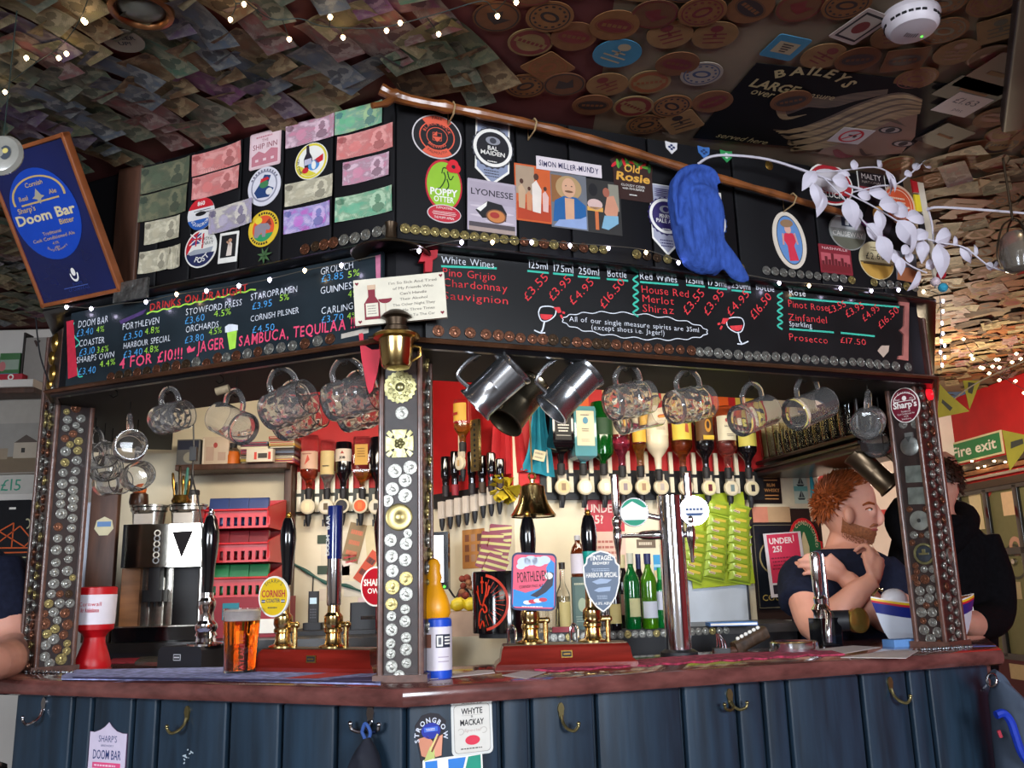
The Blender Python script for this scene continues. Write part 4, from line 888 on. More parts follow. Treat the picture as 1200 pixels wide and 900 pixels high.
# branch
m_branch=M('varnished_branch','#7a4622',0.35,var=.45,scale=14,bump=.5,stretch=(1,1,1),coat=.4)
bp=[FR.at(x,y,.05)for x,y in((446,104),(462,112),(487,119),(531,127),(600,141),(664,156),(735,176),(812,200),(900,225),(985,249),(1003,255))]
br=thing('branch','long varnished branch fixed slantwise across the right fascia','branch',T(*bp[5]));inv=br.matrix_world.inverted()
sm=smoothpath(bp,5);nb=len(sm);random.seed(4)
mb=MB();mb.tube(sm,[.016-.006*i/nb+.0022*_s(i*1.9)*random.random()+(.004 if i in(5,6,14)else 0)for i in range(nb)],m_branch,10);mb.build('stem',br).matrix_local=inv
mb=MB();mb.tube(smoothpath([FR.at(462,114,.05),FR.at(452,121,.055),FR.at(436,124,.06)],4),[.010]*5+[.008]*4,m_branch,8);mb.build('stub',br).matrix_local=inv
for x,y in((531,127),(626,146),(929,233)):
 a=FR.at(x,y,.05);mb=MB();mb.tube([a+Vector((0,0,.016))+FR.n*.004,a+FR.n*.018,a-Vector((0,0,.018))+FR.n*.002,a-Vector((0,0,.022))-FR.n*.045,a+Vector((0,0,.018))-FR.n*.045,a+Vector((0,0,.016))+FR.n*.004],.0025,K('#a88c64'),6);mb.build('bracket',br).matrix_local=inv
 # blue knitted cap
m_cap=M('blue_knitted_wool','#34509c',0.85,var=.25,scale=90,bump=.9,stretch=(1,.35,1),spec=.15)
X=FR.mat(826,262,.05);o_=FR.loc(826,262)
def fl(x,y):a=FR.loc(x,y);return a[0]-o_[0],a[1]-o_[1]
hat=thing('knitted_cap','blue ribbed knitted cap hanging over the fascia badges','cap',X)
def blob(rows,m,n=22):
 """rows: (left px, right px, y px, depth) down the hanging cloth"""
 vs=[];fs=[]
 for(xa,xb,y,dp,z)in rows:
  a,b=fl(xa,y),fl(xb,y);cx,rx=(a[0]+b[0])/2,(b[0]-a[0])/2
  for i in range(n):
   t=2*math.pi*i/n;vs.append((cx+rx*_c(t),(a[1]+b[1])/2+.004*_s(3*t),z+dp*_s(t)*(1+.05*_s(3*t+y*.04))))
 for k in range(len(rows)-1):
  for i in range(n):j=(i+1)%n;fs.append((k*n+i,(k+1)*n+i,(k+1)*n+j,k*n+j))
 fs+=[tuple(range(n)),tuple(range((len(rows)-1)*n,len(rows)*n))[::-1]]
 mb=MB();mb.add(vs,fs,m);return mb
mb=blob([(812,824,200,.006,0),(795,834,205,.022,.0),(786,840,218,.034,.0),(784,842,238,.040,0),(786,841,256,.042,.003),(789,839,275,.044,.006),(793,838,295,.042,.008),(800,842,310,.035,.008),(811,842,318,.024,.008),(822,836,322,.006,.008)],m_cap)
mb.add(*[(q.v,q.f)for q in[blob([(826,838,276,.006,.022),(828,846,290,.016,.026),(833,856,303,.016,.028),(840,865,315,.014,.026),(847,872,326,.011,.024),(857,872,333,.004,.022)],m_cap)]][0],m_cap)
def ridge(q,z,r):pts=[fl(*p)for p in q];mb.tube(smoothpath([(p[0],p[1],z+.004*_s(i))for i,p in enumerate(pts)],5),[r*(.35+.65*_s(math.pi*i/(5*len(pts)-5)))for i in range(5*len(pts)-4)],m_cap,10)
ridge(((789,268),(785,240),(786,220),(797,207),(814,203),(830,207),(838,222)),.030,.014);ridge(((800,234),(806,228),(822,232),(833,250),(836,275),(838,296)),.038,.017);ridge(((800,236),(797,262),(800,290),(812,308)),.036,.015)
q=mb.build('cloth',hat);r_=q.modifiers.new('remesh','REMESH');r_.mode='VOXEL';r_.voxel_size=.0045;r_.use_smooth_shade=True;r_=q.modifiers.new('smooth','SMOOTH');r_.factor=.5;r_.iterations=24
# white leaf garland
m_leafw=M('white_paper_leaf','#cdc6d2',0.6,var=.06,scale=10);m_stemw=K('#c8c2cc')
gar=thing('leaf_garland','white artificial leaf garland draped over the right fascia end','garland',T(*FR.at(1010,240,.08)));inv=gar.matrix_world.inverted()
G=lambda x,y,o=.085:FR.at(x,y,o)
def stem_(pts,r=.0025):mb=MB();mb.tube(smoothpath(pts,5),r,m_stemw,6);mb.build('stem',gar).matrix_local=inv
stem_([G(818,192,.02),G(832,184,.05),G(855,182),G(900,187),G(948,202),G(985,215),G(1010,222)],.004)
stem_([G(948,202),G(985,200),G(1025,196),G(1045,205),G(1050,215)]);stem_([G(965,208),G(985,228),G(1003,250),G(1020,268),G(1040,290),G(1065,310),G(1086,320)])
stem_([G(1000,225),G(1030,218),G(1052,215),G(1080,192,.12),G(1104,172,.16),G(1120,168,.18)]);stem_([G(990,225),G(1020,240),G(1050,258),G(1075,275),G(1100,284,.12),G(1130,290,.15),G(1160,312,.17),G(1190,320,.18)]);stem_([G(1087,243,.1),G(1092,262),G(1094,285)],.003)
stem_([G(1086,246,.1),G(1100,243,.13),G(1150,246,.16),G(1225,252,.2)],.004)
def leaf(x,y,L,ang,tilt,o=.09,wd=.56):
 L=L*1.5
 vs=[];n=8
 for i in range(n+1):
  t=i/n;hw=wd*L*.5*_s(math.pi*t**.8)*(1 if t<1 else 0)+.0002;zc_=.18*L*_s(math.pi*t)-.25*L*t*t;vs+=[(t*L,hw,zc_-hw*.4),(t*L,0,zc_),(t*L,-hw,zc_-hw*.4)]
 fs=[]
 for i in range(n):a=i*3;fs+=[(a,a+3,a+4,a+1),(a+1,a+4,a+5,a+2)]
 mb=MB();mb.add(vs,fs,m_leafw);mb.add([(v[0],v[1],v[2]-.0008)for v in vs],[f[::-1]for f in fs],m_leafw)
 q=mb.build('leaf',gar);q.matrix_local=inv@FR.mat(x,y,o)@RZ(ang)@RX(tilt);return q
random.seed(11)
for x,y,L,a in((952,214,.055,-70),(962,222,.055,-95),(975,210,.055,5),(982,204,.04,10),(955,200,.05,-120),(993,232,.06,-70),(1001,240,.05,-85),(1005,228,.045,15),(1018,226,.07,12),(1030,240,.07,8),(1028,246,.05,-80),(1045,250,.065,20),(1052,258,.07,-60),(1062,255,.065,5),(1068,268,.06,-85),(1080,280,.05,-90),(1016,262,.055,-50),(1030,276,.06,-60),(1040,292,.055,-50),(1052,300,.04,-80),(1058,298,.035,60),(1066,308,.03,80),(1078,318,.05,-110),(1085,314,.04,40),(1030,198,.035,80),(1038,200,.05,-70),(1045,208,.03,-60),(1000,199,.03,65),(1060,205,.03,30),(1072,200,.03,60)):
 leaf(x,y,L,a+random.uniform(-10,10),random.uniform(-35,35),random.uniform(.075,.105))
for x,y,o,a in((1082,190,.12,-10),(1100,176,.15,60),(1108,174,.16,-60),(1118,169,.17,20)):leaf(x,y,.032,a,20,o)
for x,y,o,a,L in((1096,283,.12,25,.07),(1098,286,.12,-80,.07),(1118,288,.14,60,.03),(1125,290,.14,-40,.045),(1143,300,.15,70,.03),(1155,310,.16,-10,.03),(1165,313,.16,40,.025),(1088,272,.1,200,.05)):leaf(x,y,L,a,15,o)
# small pompoms at the ledge end
o=thing('pompom_tassel','red, white and blue pompom tassel at the right ledge end','tassel',FR.mat(1100,335,.05))
for x,y,c in((1103,322,'#b81c2c'),(1096,330,'#c8b8c0'),(1105,337,'#2c8ca8')):
 mb=MB();mb.sphere((0,0,0),.015,M('wool_'+c[1:],c,.9,var=.3,scale=120,bump=1),seg=14,rings=8);q=mb.build('pompom',o);q.matrix_local=o.matrix_world.inverted()@FR.mat(x,y,.05)
 # ledge lights
lw=[FL.at(x,y,.052)for x,y in((50,362),(78,359),(107,361),(140,356),(171,353),(207,345),(242,340),(280,334),(316,327),(357,317),(400,309),(440,300))]
lights('white fairy lights along the ledge over the left chalkboard',lw,[FL.at(x,y+1,.056)for x,y in((78,358),(107,360),(171,352),(207,343),(242,339),(280,333),(316,326),(357,315),(400,309))],m_wirec,[B_cool,B_cool,B_cool,B_warm],.0050)
rp=((491,292),(541,282),(577,282),(623,282),(668,286),(713,289),(757,294),(795,306),(840,318),(875,323),(913,330),(948,333),(985,336),(1021,339),(1053,338),(1082,340))
lights('white fairy lights along the ledge over the right chalkboard',[FR.at(x,y-1,.052)for x,y in((480,294),)+rp+((1100,345),)],[FR.at(x,y+1,.056)for x,y in rp if x!=840],m_wirec,[B_cool,B_cool,B_warm,B_cool],.0050)
vp=((1104,352),(1104,364),(1103,378),(1104,390),(1102,399),(1106,404),(1101,412),(1106,418),(1103,427))
lights('white fairy lights hanging down the right canopy corner',[FR.at(x,y,.02)for x,y in((1101,345),(1103,378),(1102,400),(1103,435))],[FR.at(x+1,y,.025)for x,y in vp],m_wirec,[B_cool],.0040)
p=dy(2,182,1.75);o=thing('glass_dish','round grey glass dish hanging at the left edge above the sign','dish',Face((0,1.75,0),(1,0)).matp(p));MB().lathe([(.044,-.006),(.046,0),(.040,.008),(.02,.012),(.001,.013)],M('grey_glass_dish','#8c8a82',.15,var=.2,coat=.4),seg=36).build('dish',o);mb=MB();mb.flat(ell(.012,.016,16,.014,0),.0125,K('#2c3440'));mb.flat(ell(.006,.006,12,.014,.004),.0128,K('#c0b060'));mb.build('emblem',o);mb=MB();mb.tube([(0,.044,0),(0,ZC-p.z,0)],.0012,m_wire,5);mb.build('cord',o)
# CHALKBOARDS
m_chalk=M('dusty_chalkboard','#222c32',0.3,var=.55,scale=3,coat=.4);m_chalk2=M('dark_chalkboard','#17181a',0.3,var=.6,scale=3,coat=.4);ck=lambda n,c:M('chalk_'+n,c,.9,var=.12,scale=60)  # left board's base lightened to blue-grey in place of the window sheen
C_w,C_b,C_g,C_p,C_r,C_t=ck('white','#d8dce4'),ck('blue','#4c9cd8'),ck('green','#a4d848'),ck('pink','#e0486c'),ck('red','#d83a40'),ck('teal','#3cb49c')
def board(face,pts,label):
 xs=[face.loc(x,y,.014)for x,y in pts];x0,x1=xs[0][0],xs[1][0];z0,z1=Z_BB-.004,Z_BT
 o=thing('chalkboard',label,'chalkboard',face.matp(face.pt(x0,z0)))
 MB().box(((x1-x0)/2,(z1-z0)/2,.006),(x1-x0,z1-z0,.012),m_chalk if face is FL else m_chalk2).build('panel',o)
 return o,x0,z0
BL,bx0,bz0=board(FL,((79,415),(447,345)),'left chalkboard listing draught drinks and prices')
BR_,rx0,rz0=board(FR,((499,340),(1066,390)),'right chalkboard listing wines and prices')
class Chalk:
 def __init__(self,face,o,x0,z0):self.f,self.o,self.x0,self.z0=face,o,x0,z0;self.mb={}
 def p(self,x,y):a=self.f.loc(x,y,.0125);return a[0]-self.x0,a[1]-self.z0
 def g(self,m):return self.mb.setdefault(m.name,MB())
 def t(self,s,xa,ya,xb,h,m,yb=None,jit=.05,bold=-.006):
  a=self.p(xa,ya);b=self.p(xb,ya if yb is None else yb);w=b[0]-a[0];hh=self.f.size(xa,ya,10,h)[1]
  rot=0
  if yb is not None:rot=math.degrees(math.atan2(b[1]-a[1],b[0]-a[0]));w=math.hypot(b[0]-a[0],b[1]-a[1])
  self.g(m).text(s,a[0],a[1],hh,m,.0135,rot,'l',bold,w,jit)
 def l(self,pts,m,r=.0025,n=5):
  q=[(*self.p(x,y),.0128)for x,y in pts];q=smoothpath(q,n)if n else[Vector(v)for v in q]
  vs=[];k=len(q)
  for i,c in enumerate(q):
   t=(q[min(i+1,k-1)]-q[max(i-1,0)]).normalized();nn=Vector((-t.y,t.x,0))*r;vs+=[tuple(c+nn),tuple(c-nn)]
  self.g(m).add(vs,[(2*i,2*i+1,2*i+3,2*i+2)for i in range(k-1)],m)
 def fl(self,pts,m,z=.0130):self.g(m).flat([self.p(*q)for q in pts],z,m)
 def done(self):
  for k,mb in self.mb.items():q=mb.build('writing',self.o);q['label']=k.replace('_',' ')+' writing'
random.seed(21)
c=Chalk(FL,BL,bx0,bz0)
c.t('DRINKS ON DRAUGHT',176,364,291,8,ck('dark_red','#b8302c'),None,.1,.02)
c.l([(172+6.4*k,368-1.42*k-1.6*(k%2))for k in range(21)],C_g,.0022,3)
for s,x0,y,x1,h,m in(("DOOM BAR",92,384.5,127,8,C_w),("£3.40",90,395,110,8,C_b),("4%",113,390.5,123,7,C_g),("COASTER",93,407,123,7.5,C_w),("£3.10",93,417.5,112,8,C_b),("3.6%",114,414,128,7.5,C_g),("SHARPS OWN",90,426,134,7,C_w),("£3.40",92,440,113,8,C_b),("4.4%",117,430.5,136,7.5,C_g),("PORTHLEVEN",144,387,187,7.5,C_w),("£3.50",145,399,168,8,C_b),("4.8%",170,392.5,188,7.5,C_g),("HARBOUR SPECIAL",145,409,200,7,C_w),("£3.40",145,419.5,168,8,C_b),("4.8%",169,414.5,187,7.5,C_g),("STOWFORD PRESS",218,370,284,7.5,C_w),("£3.60",217,380,241,8,C_b),("4.5%",251,372,272,7.5,C_g),("ORCHARDS",218,390,257,7.5,C_w),("£3.80",217,402.5,240,8,C_b),("4.5%",245,393,261,7.5,C_g),("4 FOR £10!!!",140,432,215,12,C_p),("JAGER",231,413,264,13,C_p),("SAMBUCA, TEQUILAA !!!",280,406,421,12,C_p),("STAROPRAMEN",294,352,349,7.5,C_w),("£3.95",296,363,320,8,C_b),("5%",328,353,340,7.5,C_g),("CORNISH PILSNER",294,377,351,7,C_w),("£4.50",296,391,323,8,C_b),("GROLSCH",376,322,415,8.5,C_w),("£3.85",377,331,404,8,C_b),("5%",408,325.5,423,8,C_g),("GUINNESS",376,345,418,8,C_w),("4%",408,349.5,421,8,C_g),("CARLING",377,369,415,8,C_w),("£3.70",377,379,404,8,C_b),("4%",407,374.5,420,8,C_g)):
 c.t(s,x0,y,x1,h,m,bold=.012 if m is C_p else-.008)
c.fl([(220,414),(228,411),(229,406),(225,409),(222,405),(219,409)],C_p)
c.fl([(266,389),(278,386),(276,408),(269,410)],C_g);c.fl([(264,390),(264,383),(268,380),(273,380),(279,381),(279,387)],C_w,.0132)
c.fl([(78,377),(86,375),(91,440),(80,444)],ck('red_edge','#b82038'));c.l([(87,378),(84,386),(88,395),(93,402),(86,410),(85,424),(90,431),(92,441),(97,441)],C_t,.0022)
c.fl([(440,300),(446,298),(446,328),(441,330)],ck('pink_edge','#c0708c'));c.fl([(400,391.5),(432,384),(432,390),(400,397)],ck('pale_strip','#b8b0a4'));c.fl([(140,376),(172,362),(168,368),(142,380)],ck('violet_smudge','#4a3468'))
c.done()
c=Chalk(FR,BR_,rx0,rz0)
for s,x0,y,x1,h,m in(("White Wines",517,308,580,8.5,C_w),("Pino Grigio",519,323,582,9,C_r),("Chardonnay",519,335,596,9,C_r),("Sauvignion",519,350,597,9,C_r),("125ml",620,314,643,8,C_w),("175ml",649,318,673,8,C_w),("250ml",678,321,703,8,C_w),("Bottle",712,324,735,8,C_w),("Red Wines",750,327,794,8,C_w),("House Red",752,343,808,9,C_r),("Merlot",753,354,791,8.5,C_r),("Shiraz",753,365,791,9,C_r),("125ml",804,331.5,825,7.5,C_w),("175ml",830,334.5,852,7.5,C_w),("250ml",857,337.5,880,7.5,C_w),("Bottle",886,340,908,7.5,C_w),("Rose",925,346,945,7,C_w),("Pinot Rose",924,360,971,8,C_r),("Zinfandel",924,375,970,8,C_r),("Sparkling",925,382,952,6,C_w),("Prosecco",925,399,971,8,C_r),("£17.50",985,402,1016,7,C_r),("All of our single measure spirits are 35ml",667,376.5,819,6,C_w),("(except shots i.e. Jager!)",693,386,779,6,C_w)):
 c.t(s,x0,y,x1,h,m)
for a,b,x1,y1 in(("£3.55",(618,353),645,325),("£3.95",(648,353),671,327),("£4.95",(672,358),698,331),("£16.50",(708,362),734,330),("£3.55",(805,369),827,343),("£3.95",(829,370),850,343),("£4.95",(856,371),880,345),("£16.50",(884,375),906,348),("£3.55",(972,368),993,359),("£3.95",(993,372),1014,360),("£4.95",(1013,377),1032,362),("£16.50",(1032,386),1055,364)):
 c.t(a,b[0],b[1],x1,9.5 if x1<910 else 8,C_r,y1)
for p in(((517,312),(582,314.5)),((618,317.5),(643,320)),((648,320.5),(672,322.5)),((677,324),(703,326)),((711,327),(736,329)),((750,330.5),(795,334)),((804,334),(826,336)),((830,337),(852,339)),((857,340),(880,342.5)),((925,349),(1054,360)),((925,385.5),(977,389.5)),((985,390),(1025,394))):c.l(p,C_t,.0028)
for x,y0,y1 in((745,323,371),(914,343,386)):c.l([(x+3*(-1)**k,y0+(y1-y0)*k/10)for k in range(11)],C_t,.0028,3)
n=20;c.l([(744+(84+2*(k%2))*_c(2*math.pi*k/(2*n)),382+.085*(84)*_c(2*math.pi*k/(2*n))+(13+2.5*(k%2))*_s(2*math.pi*k/(2*n)))for k in range(2*n+1)],C_w,.0012,4)
for x,y,s in((640,372,1),(863,385,-1)):
 gl_=lambda pts:[(x+s*a,y+b)for a,b in pts]
 c.l(gl_([(-9,-6),(-6,-12),(4,-13),(11,-10),(10,-2),(2,4),(-5,4),(-8,-1),(-9,-6)]),C_w,.0016,4);c.l(gl_([(-2,5),(-4,14),(-6,17)]),C_w,.0022);c.l(gl_([(-14,15),(-7,18),(-1,18)]),C_w,.0018)
 c.fl(gl_([(-7,-4),(8,-3),(5,2),(-2,3),(-6,1)]),C_r);c.fl(gl_([(8,-12),(16,-12),(18,-6),(14,-5)]),C_r);c.l(gl_([(19,-6),(22,-5)]),C_r,.003);c.l(gl_([(17,-3),(19,1)]),C_r,.003)
c.fl([(1033,405),(1042,405),(1041,412),(1035,419),(1028,411)],ck('pale_heart','#b8a090'));c.done()
# pinkish scrolled end piece of the right board and a red scroll at its left
mb=MB();P=lambda x,y:FR.loc(x,y,.016)
for px_ in([(1053,353),(1065,354),(1064,423),(1052,421),(1053,417),(1058,417),(1059,392),(1054,387),(1059,382),(1060,359),(1055,358)],):
 pts=[P(*q)for q in px_];mb.prism([(a-rx0,b-rz0)for a,b in pts],.012,.018,M('pink_wood','#a8645c',.6,var=.3,scale=12))
mb.build('end_scroll',BR_)
mb=MB();pts=[P(*q)for q in((494,296),(512,294),(511,303),(506,306),(505,320),(497,320),(497,308),(490,308),(492,303))];mb.prism([(a-rx0,b-rz0)for a,b in pts],.012,.026,K('#b01c28'));mb.build('red_scroll',BR_)
# coins along the lower edge of each board
lc=[(130,442),(139.5,440.5),(150,438.7),(161,436.5),(172,435),(183.5,433),(194.5,431),(206.5,429.5),(218,427.5),(230,425),(242,426),(255,420),(265.5,418.7),(277,417),(290,414.5),(302.5,412),(315.5,409.5),(329.5,407.5),(343,405.5),(357.5,402.5),(372.5,399.5),(387,397.5)]
row(BL,FL,lc,.0125,lambda x:'dcc' if x<225 else('cs' if x<330 else 'ssc'),.0150)
rc=[(513.7,387.5),(533,389),(551,390),(569.5,392),(584,393),(597,394.5),(610,396),(624,397),(636,397.5),(648,398),(662.5,400),(676,401),(688,402),(699.5,402.8),(710,403.3),(722,404),(735,405.5),(747,407),(759,408),(772,409),(784,409.7),(797,410),(810,411),(820,412.3),(830,412.5),(842,413.7),(853,415),(865,415.8),(877,417),(887.5,417),(897.5,417.5),(909,418.3),(920.5,419),(932,420),(944.5,421),(955,422),(966,422.3),(977,423),(988,424),(999,424.5),(1008.5,425),(1019,426),(1028.5,427),(1038,427.5),(1049.5,429),(1064,430)]
row(BR_,FR,rc,.0125,lambda x:'c' if x<570 else('ccd' if x<815 else 's'),.0145)
# COINS AND MEDALS ON THE POSTS
PK=lambda n,b,o=0:[(q[0],q[1])for q in n]
random.seed(33)
def pcoin(post_,face,x,y,r,k,off=.0):coin(post_,face.mat(x,y,off),r,k)
mid=[(471,484,17,'s'),(463,552,18,'s'),(481,548,18,'s'),(475,563,17,'s'),(460,573,17,'s'),(475,581,18,'s'),(454.5,587,15,'s'),(478,625,11,'s'),(458,633,16,'s'),(476,637,16,'s'),(459,652,16,'s'),(475,656,16,'s'),(460,669,16,'s'),(476,678,17,'b'),(460,688,18,'b'),(476,696,17,'s'),(459,708,15,'b'),(475,714,12,'s'),(459,722,12,'s'),(475,728,14,'s'),(459,738,15,'s'),(476,747,13,'s'),(458,754,12,'s'),(476,761,15,'s'),(458,766,12,'s'),(459,781,15,'s'),(476.5,777,12,'s'),(468,792,14,'s'),(472,318,16,'d')]
for x,y,d,k in mid:pcoin(PC,PCF,x,y,d*.00097,k)
m_badge=M('pale_gilt_metal','#9a9468',.3,.8,var=.35,scale=40,bump=.4)
def medal(post_,face,x,y,draw,name,off=.0,rot=0):
 mb=MB();draw(mb);q=mb.build(name,post_);q.matrix_local=post_.matrix_world.inverted()@face.mat(x,y,off,rot);return q
def d_rosette(mb):
 n=20;mb.prism([((.042 if k%2 else.038)*_c(math.pi*k/n),(.042 if k%2 else.038)*_s(math.pi*k/n))for k in range(2*n)],0,.004,m_badge)
 for k in range(9):mb.tube([(.024*_c(k*.7)+.007*_c(a),.024*_s(k*.7)+.007*_s(a),.0055)for a in(0,1.2,2.4,3.6,4.8)],.0025,m_badge,6)
 mb.sphere((0,0,.004),(.012,.012,.006),m_badge)
medal(PC,PCF,469,454,d_rosette,'brass_rosette')
def d_cross(mb):
 for a in(0,90,180,270):mb.prism([(-.010,.008),(.010,.008),(.019,.034),(-.019,.034)],0,.005,m_badge,RZ(a));mb.prism([(-.005,.026),(.005,.026),(.005,.042),(-.005,.042)],0,.004,m_badge,RZ(a+45))
 for k in range(5):mb.sphere((.008*_c(k*1.256),.008*_s(k*1.256),.005),.006,m_badge,seg=10,rings=6)
 mb.sphere((0,0,.006),.007,m_badge,seg=10,rings=6)
medal(PC,PCF,468.5,520,d_cross,'cross_medal')
def d_disc(mb):mb.lathe([(.0325,0),(.0325,.003),(.031,.0038),(.029,.003),(.012,.003),(.008,.005),(.003,.0055)],COINM['b'],seg=36,cap0=False)
medal(PC,PCF,467.5,606,d_disc,'large_medallion')
# right-hand face of the middle post: a column of metal badges
mb=MB();r_=random.Random(8)
for k in range(26):
 y=.02+k*.034;kk=r_.choice('ssbb');q=bpy.data.objects.new('coin',COIN[kk]);COL.objects.link(q);q.parent=PC;q.matrix_local=Matrix(((0,0,1,.108/2+.001),(0,1,0,y),(-1,0,0,-.07+r_.uniform(-.04,.03)),(0,0,0,1)))@SC(.015,.017,.02)
left=[(89,478,14,'c'),(78,482.5,9,'b'),(79,492,12,'s'),(95,490.5,12,'s'),(89,498.5,10,'s'),(77,502,10,'s'),(94.5,504.5,8,'s'),(85.5,508.5,11,'c'),(76,514,11,'c'),(92,517,12,'b'),(82,521,10,'b'),(77,529,14,'s'),(91,528,12,'b'),(90,539.5,13,'s'),(76,542,12,'b'),(74,554,12,'s'),(88.5,552,12,'s'),(86,563,12,'s'),(73,567,14,'s'),(85.5,574.5,13,'s'),(71.5,579.5,13,'s'),(86,585,14,'s'),(71,590.5,12,'s'),(85,594.5,13,'s'),(72,602,15,'s'),(85,607.5,13,'s'),(68,617.5,12,'c'),(84,619,12,'s'),(67.5,631,12,'s'),(82,632,12,'s'),(66,644.5,14,'s'),(81.5,644,13,'s'),(65.5,659.5,12,'s'),(80,655.5,11,'s'),(64,671,12,'s'),(79,669,14,'s'),(63,684,14,'s'),(77.5,684,13,'s'),(85,677,9,'b'),(60,696,12,'s'),(70,696,10,'c'),(80.5,696,11,'d'),(57,707.5,12,'b'),(70,707,13,'s'),(82,707,12,'s'),(52,719.5,10,'c'),(63,717.5,13,'s'),(76,718.5,13,'c'),(52,731,15,'c'),(67,727,11,'s'),(79,732,14,'c'),(64.5,737,12,'b'),(55,743,12,'b'),(74.5,744,12,'c'),(63,749,14,'s'),(53.5,756,13,'s'),(66.5,760.5,12,'c'),(78.5,754,10,'b'),(78,763,11,'b'),(52.5,769.5,13,'s'),(71.5,772.5,15,'b'),(58,777.5,13,'s')]
for x,y,d,k in left:pcoin(PL_,PLF,x,y,d*.00108,k)
r_=random.Random(12)
def side_coins(post_,w,dp,sgn,n,step,kinds,h0=.02,r=.0125):
 for k in range(n):
  for c_ in(0,1):
   q=bpy.data.objects.new('coin',COIN[r_.choice(kinds)]);COL.objects.link(q);q.parent=post_
   q.matrix_local=Matrix(((0,0,sgn,sgn*(w/2+.001)),(0,1,0,h0+k*step+.5*step*c_),(-sgn,0,0,-dp*(.30+.36*c_)+r_.uniform(-.006,.006)),(0,0,0,1)))@RZ(r_.uniform(0,360))@SC(r*r_.uniform(.85,1.25),r*r_.uniform(.85,1.25),.016)
side_coins(PL_,.112,.15,-1,30,.0285,'ssbc')
# medals on the upper part of the leftmost post's outer face
for k,(yy,rr)in enumerate(((.90,.024),(.955,.020),(1.0,.026),(.87,.02))):
 mb=MB();mb.sphere((0,0,0),(rr,rr*1.3,.012),m_brass,seg=10,rings=6);q=mb.build('brass_charm',PL_);q.matrix_local=Matrix(((0,0,-1,-.057),(0,1,0,yy),(1,0,0,-.06-.02*(k%2)),(0,0,0,1)))
rt=[(1058.5,497.5,11,'s'),(1073,497,12,'s'),(1066,597,8,'c'),(1085,596.5,8,'c'),(1071,627,10,'s'),(1080,627.5,7,'c'),(1088,626.5,10,'s'),(1069,636,8,'c'),(1073,663,8,'c'),(1083,667,9,'s'),(1093,667,10,'s'),(1074.5,670,8,'c'),(1072,677,9,'c'),(1084,679,12,'c'),(1095,678,10,'s'),(1075,683.5,8,'c'),(1078,692.5,12,'s'),(1090.5,690.5,11,'s'),(1078.5,704,11,'s'),(1089,701,12,'s'),(1101,698.5,11,'s'),(1085.5,709.5,8,'c'),(1098.5,707.5,8,'c'),(1080,717.5,13,'s'),(1092.5,717.5,12,'s'),(1082,727.5,8,'c'),(1093,729.5,11,'s'),(1101,725,7,'c'),(1083,738,13,'s'),(1099,741,13,'s'),(1090.5,749,13,'s'),(1101,753.5,8,'c')]
for x,y,d,k in rt:pcoin(PR_,PRF,x,y,d*.00118,k)
side_coins(PR_,.098,.125,1,26,.031,'ssssc')
def d_sharps(mb):
 mb.prism(ell(.046,.056,40),0,.006,WHITE);mb.flat(ell(.0435,.0535,40),.0064,K('#6c1428',.35));mb.ring(.0,.001,.0066,WHITE)
 mb.text("Sharp's",0,-.008,.020,WHITE,.0068,bold=.03,w=.076);mb.arc_text('Cornish',.030,90,.008,WHITE,.0068,X=T(0,.008,0));mb.ring(.92,1,.0066,WHITE,T(0,.014,0)@SC(.036,.026,1),24,a0=0,a1=180);mb.flat(rect(.07,.002,0,.013),.0066,WHITE);mb.text('Real',-.022,.017,.006,WHITE,.0068);mb.text('Ale',.022,.017,.006,WHITE,.0068);mb.flat(ell(.007,.008,14,0,.022),.0068,WHITE)
 for k,(w_,s)in enumerate(((.03,'Traditional'),(.055,'Cask Conditioned Ale'),(.014,'4.5%'),(.03,"Sharp's Brewery"))):mb.text(s,0,-.022-k*.008,.005,WHITE,.0068,w=w_)
medal(PR_,PRF,1061.5,475,d_sharps,'pump_badge',.004)
mp=lambda c:M('pewter_'+c.strip('#'),c,.35,.8,var=.35,scale=30,bump=.5)
def d_flask(mb):mb.lathe([(.030,0),(.030,.006),(.024,.009),(.004,.009)],mp('#8c8e8a'),seg=28,cap0=False);mb.box((0,.034,.003),(.024,.018,.006),mp('#8c8e8a'));mb.prism([(-.010,.030),(.010,.030),(0,.012)],.009,.011,mp('#5c5e5c'))
medal(PR_,PRF,1067,523,d_flask,'flask_medal')
for y in(555.5,581):medal(PR_,PRF,1072+(y-555)*.12,y,lambda mb:mb.bbox((0,0,.002),(.056,.052,.004),mp('#8e968e'),.002),'square_plate',0,-3)
medal(PR_,PRF,1078,610,lambda mb:(mb.lathe([(.030,0),(.030,.004),(.006,.005)],mp('#a0a49c'),seg=32,cap0=False),mb.lathe([(.006,.004),(.006,.008),(.002,.008)],mp('#4c4c4c'),seg=12)),'round_plate')
def d_wreath(mb):
 mb.lathe([(.024,0),(.024,.003),(.002,.004)],mp('#4a5058'),seg=28,cap0=False);mb.tube([(.029*_c(k*.262),.029*_s(k*.262),.003+.002*(k%2))for k in range(24)],.004,m_badge,6,closed=True);mb.box((0,0,.005),(.030,.006,.004),m_badge);mb.box((0,.008,.005),(.010,.012,.004),m_badge)
medal(PR_,PRF,1083.5,649,d_wreath,'wreath_medal')
medal(PR_,PRR,1112.5,649.5,lambda mb:mb.lathe([(.022,0),(.022,.004),(.019,.005),(.018,.003),(.002,.003)],mp('#989890'),seg=28,cap0=False),'round_plate',.001)
mred=M('red_lamp_ring','#e01824',.4,emit=.7)
q=MB();q.lathe([(.020,0),(.020,.008),(.012,.010),(.010,.004)],mred,seg=20);q=q.build('red_light',PR_);q.matrix_local=PR_.matrix_world.inverted()@PRR.mat(1088,462,.004)
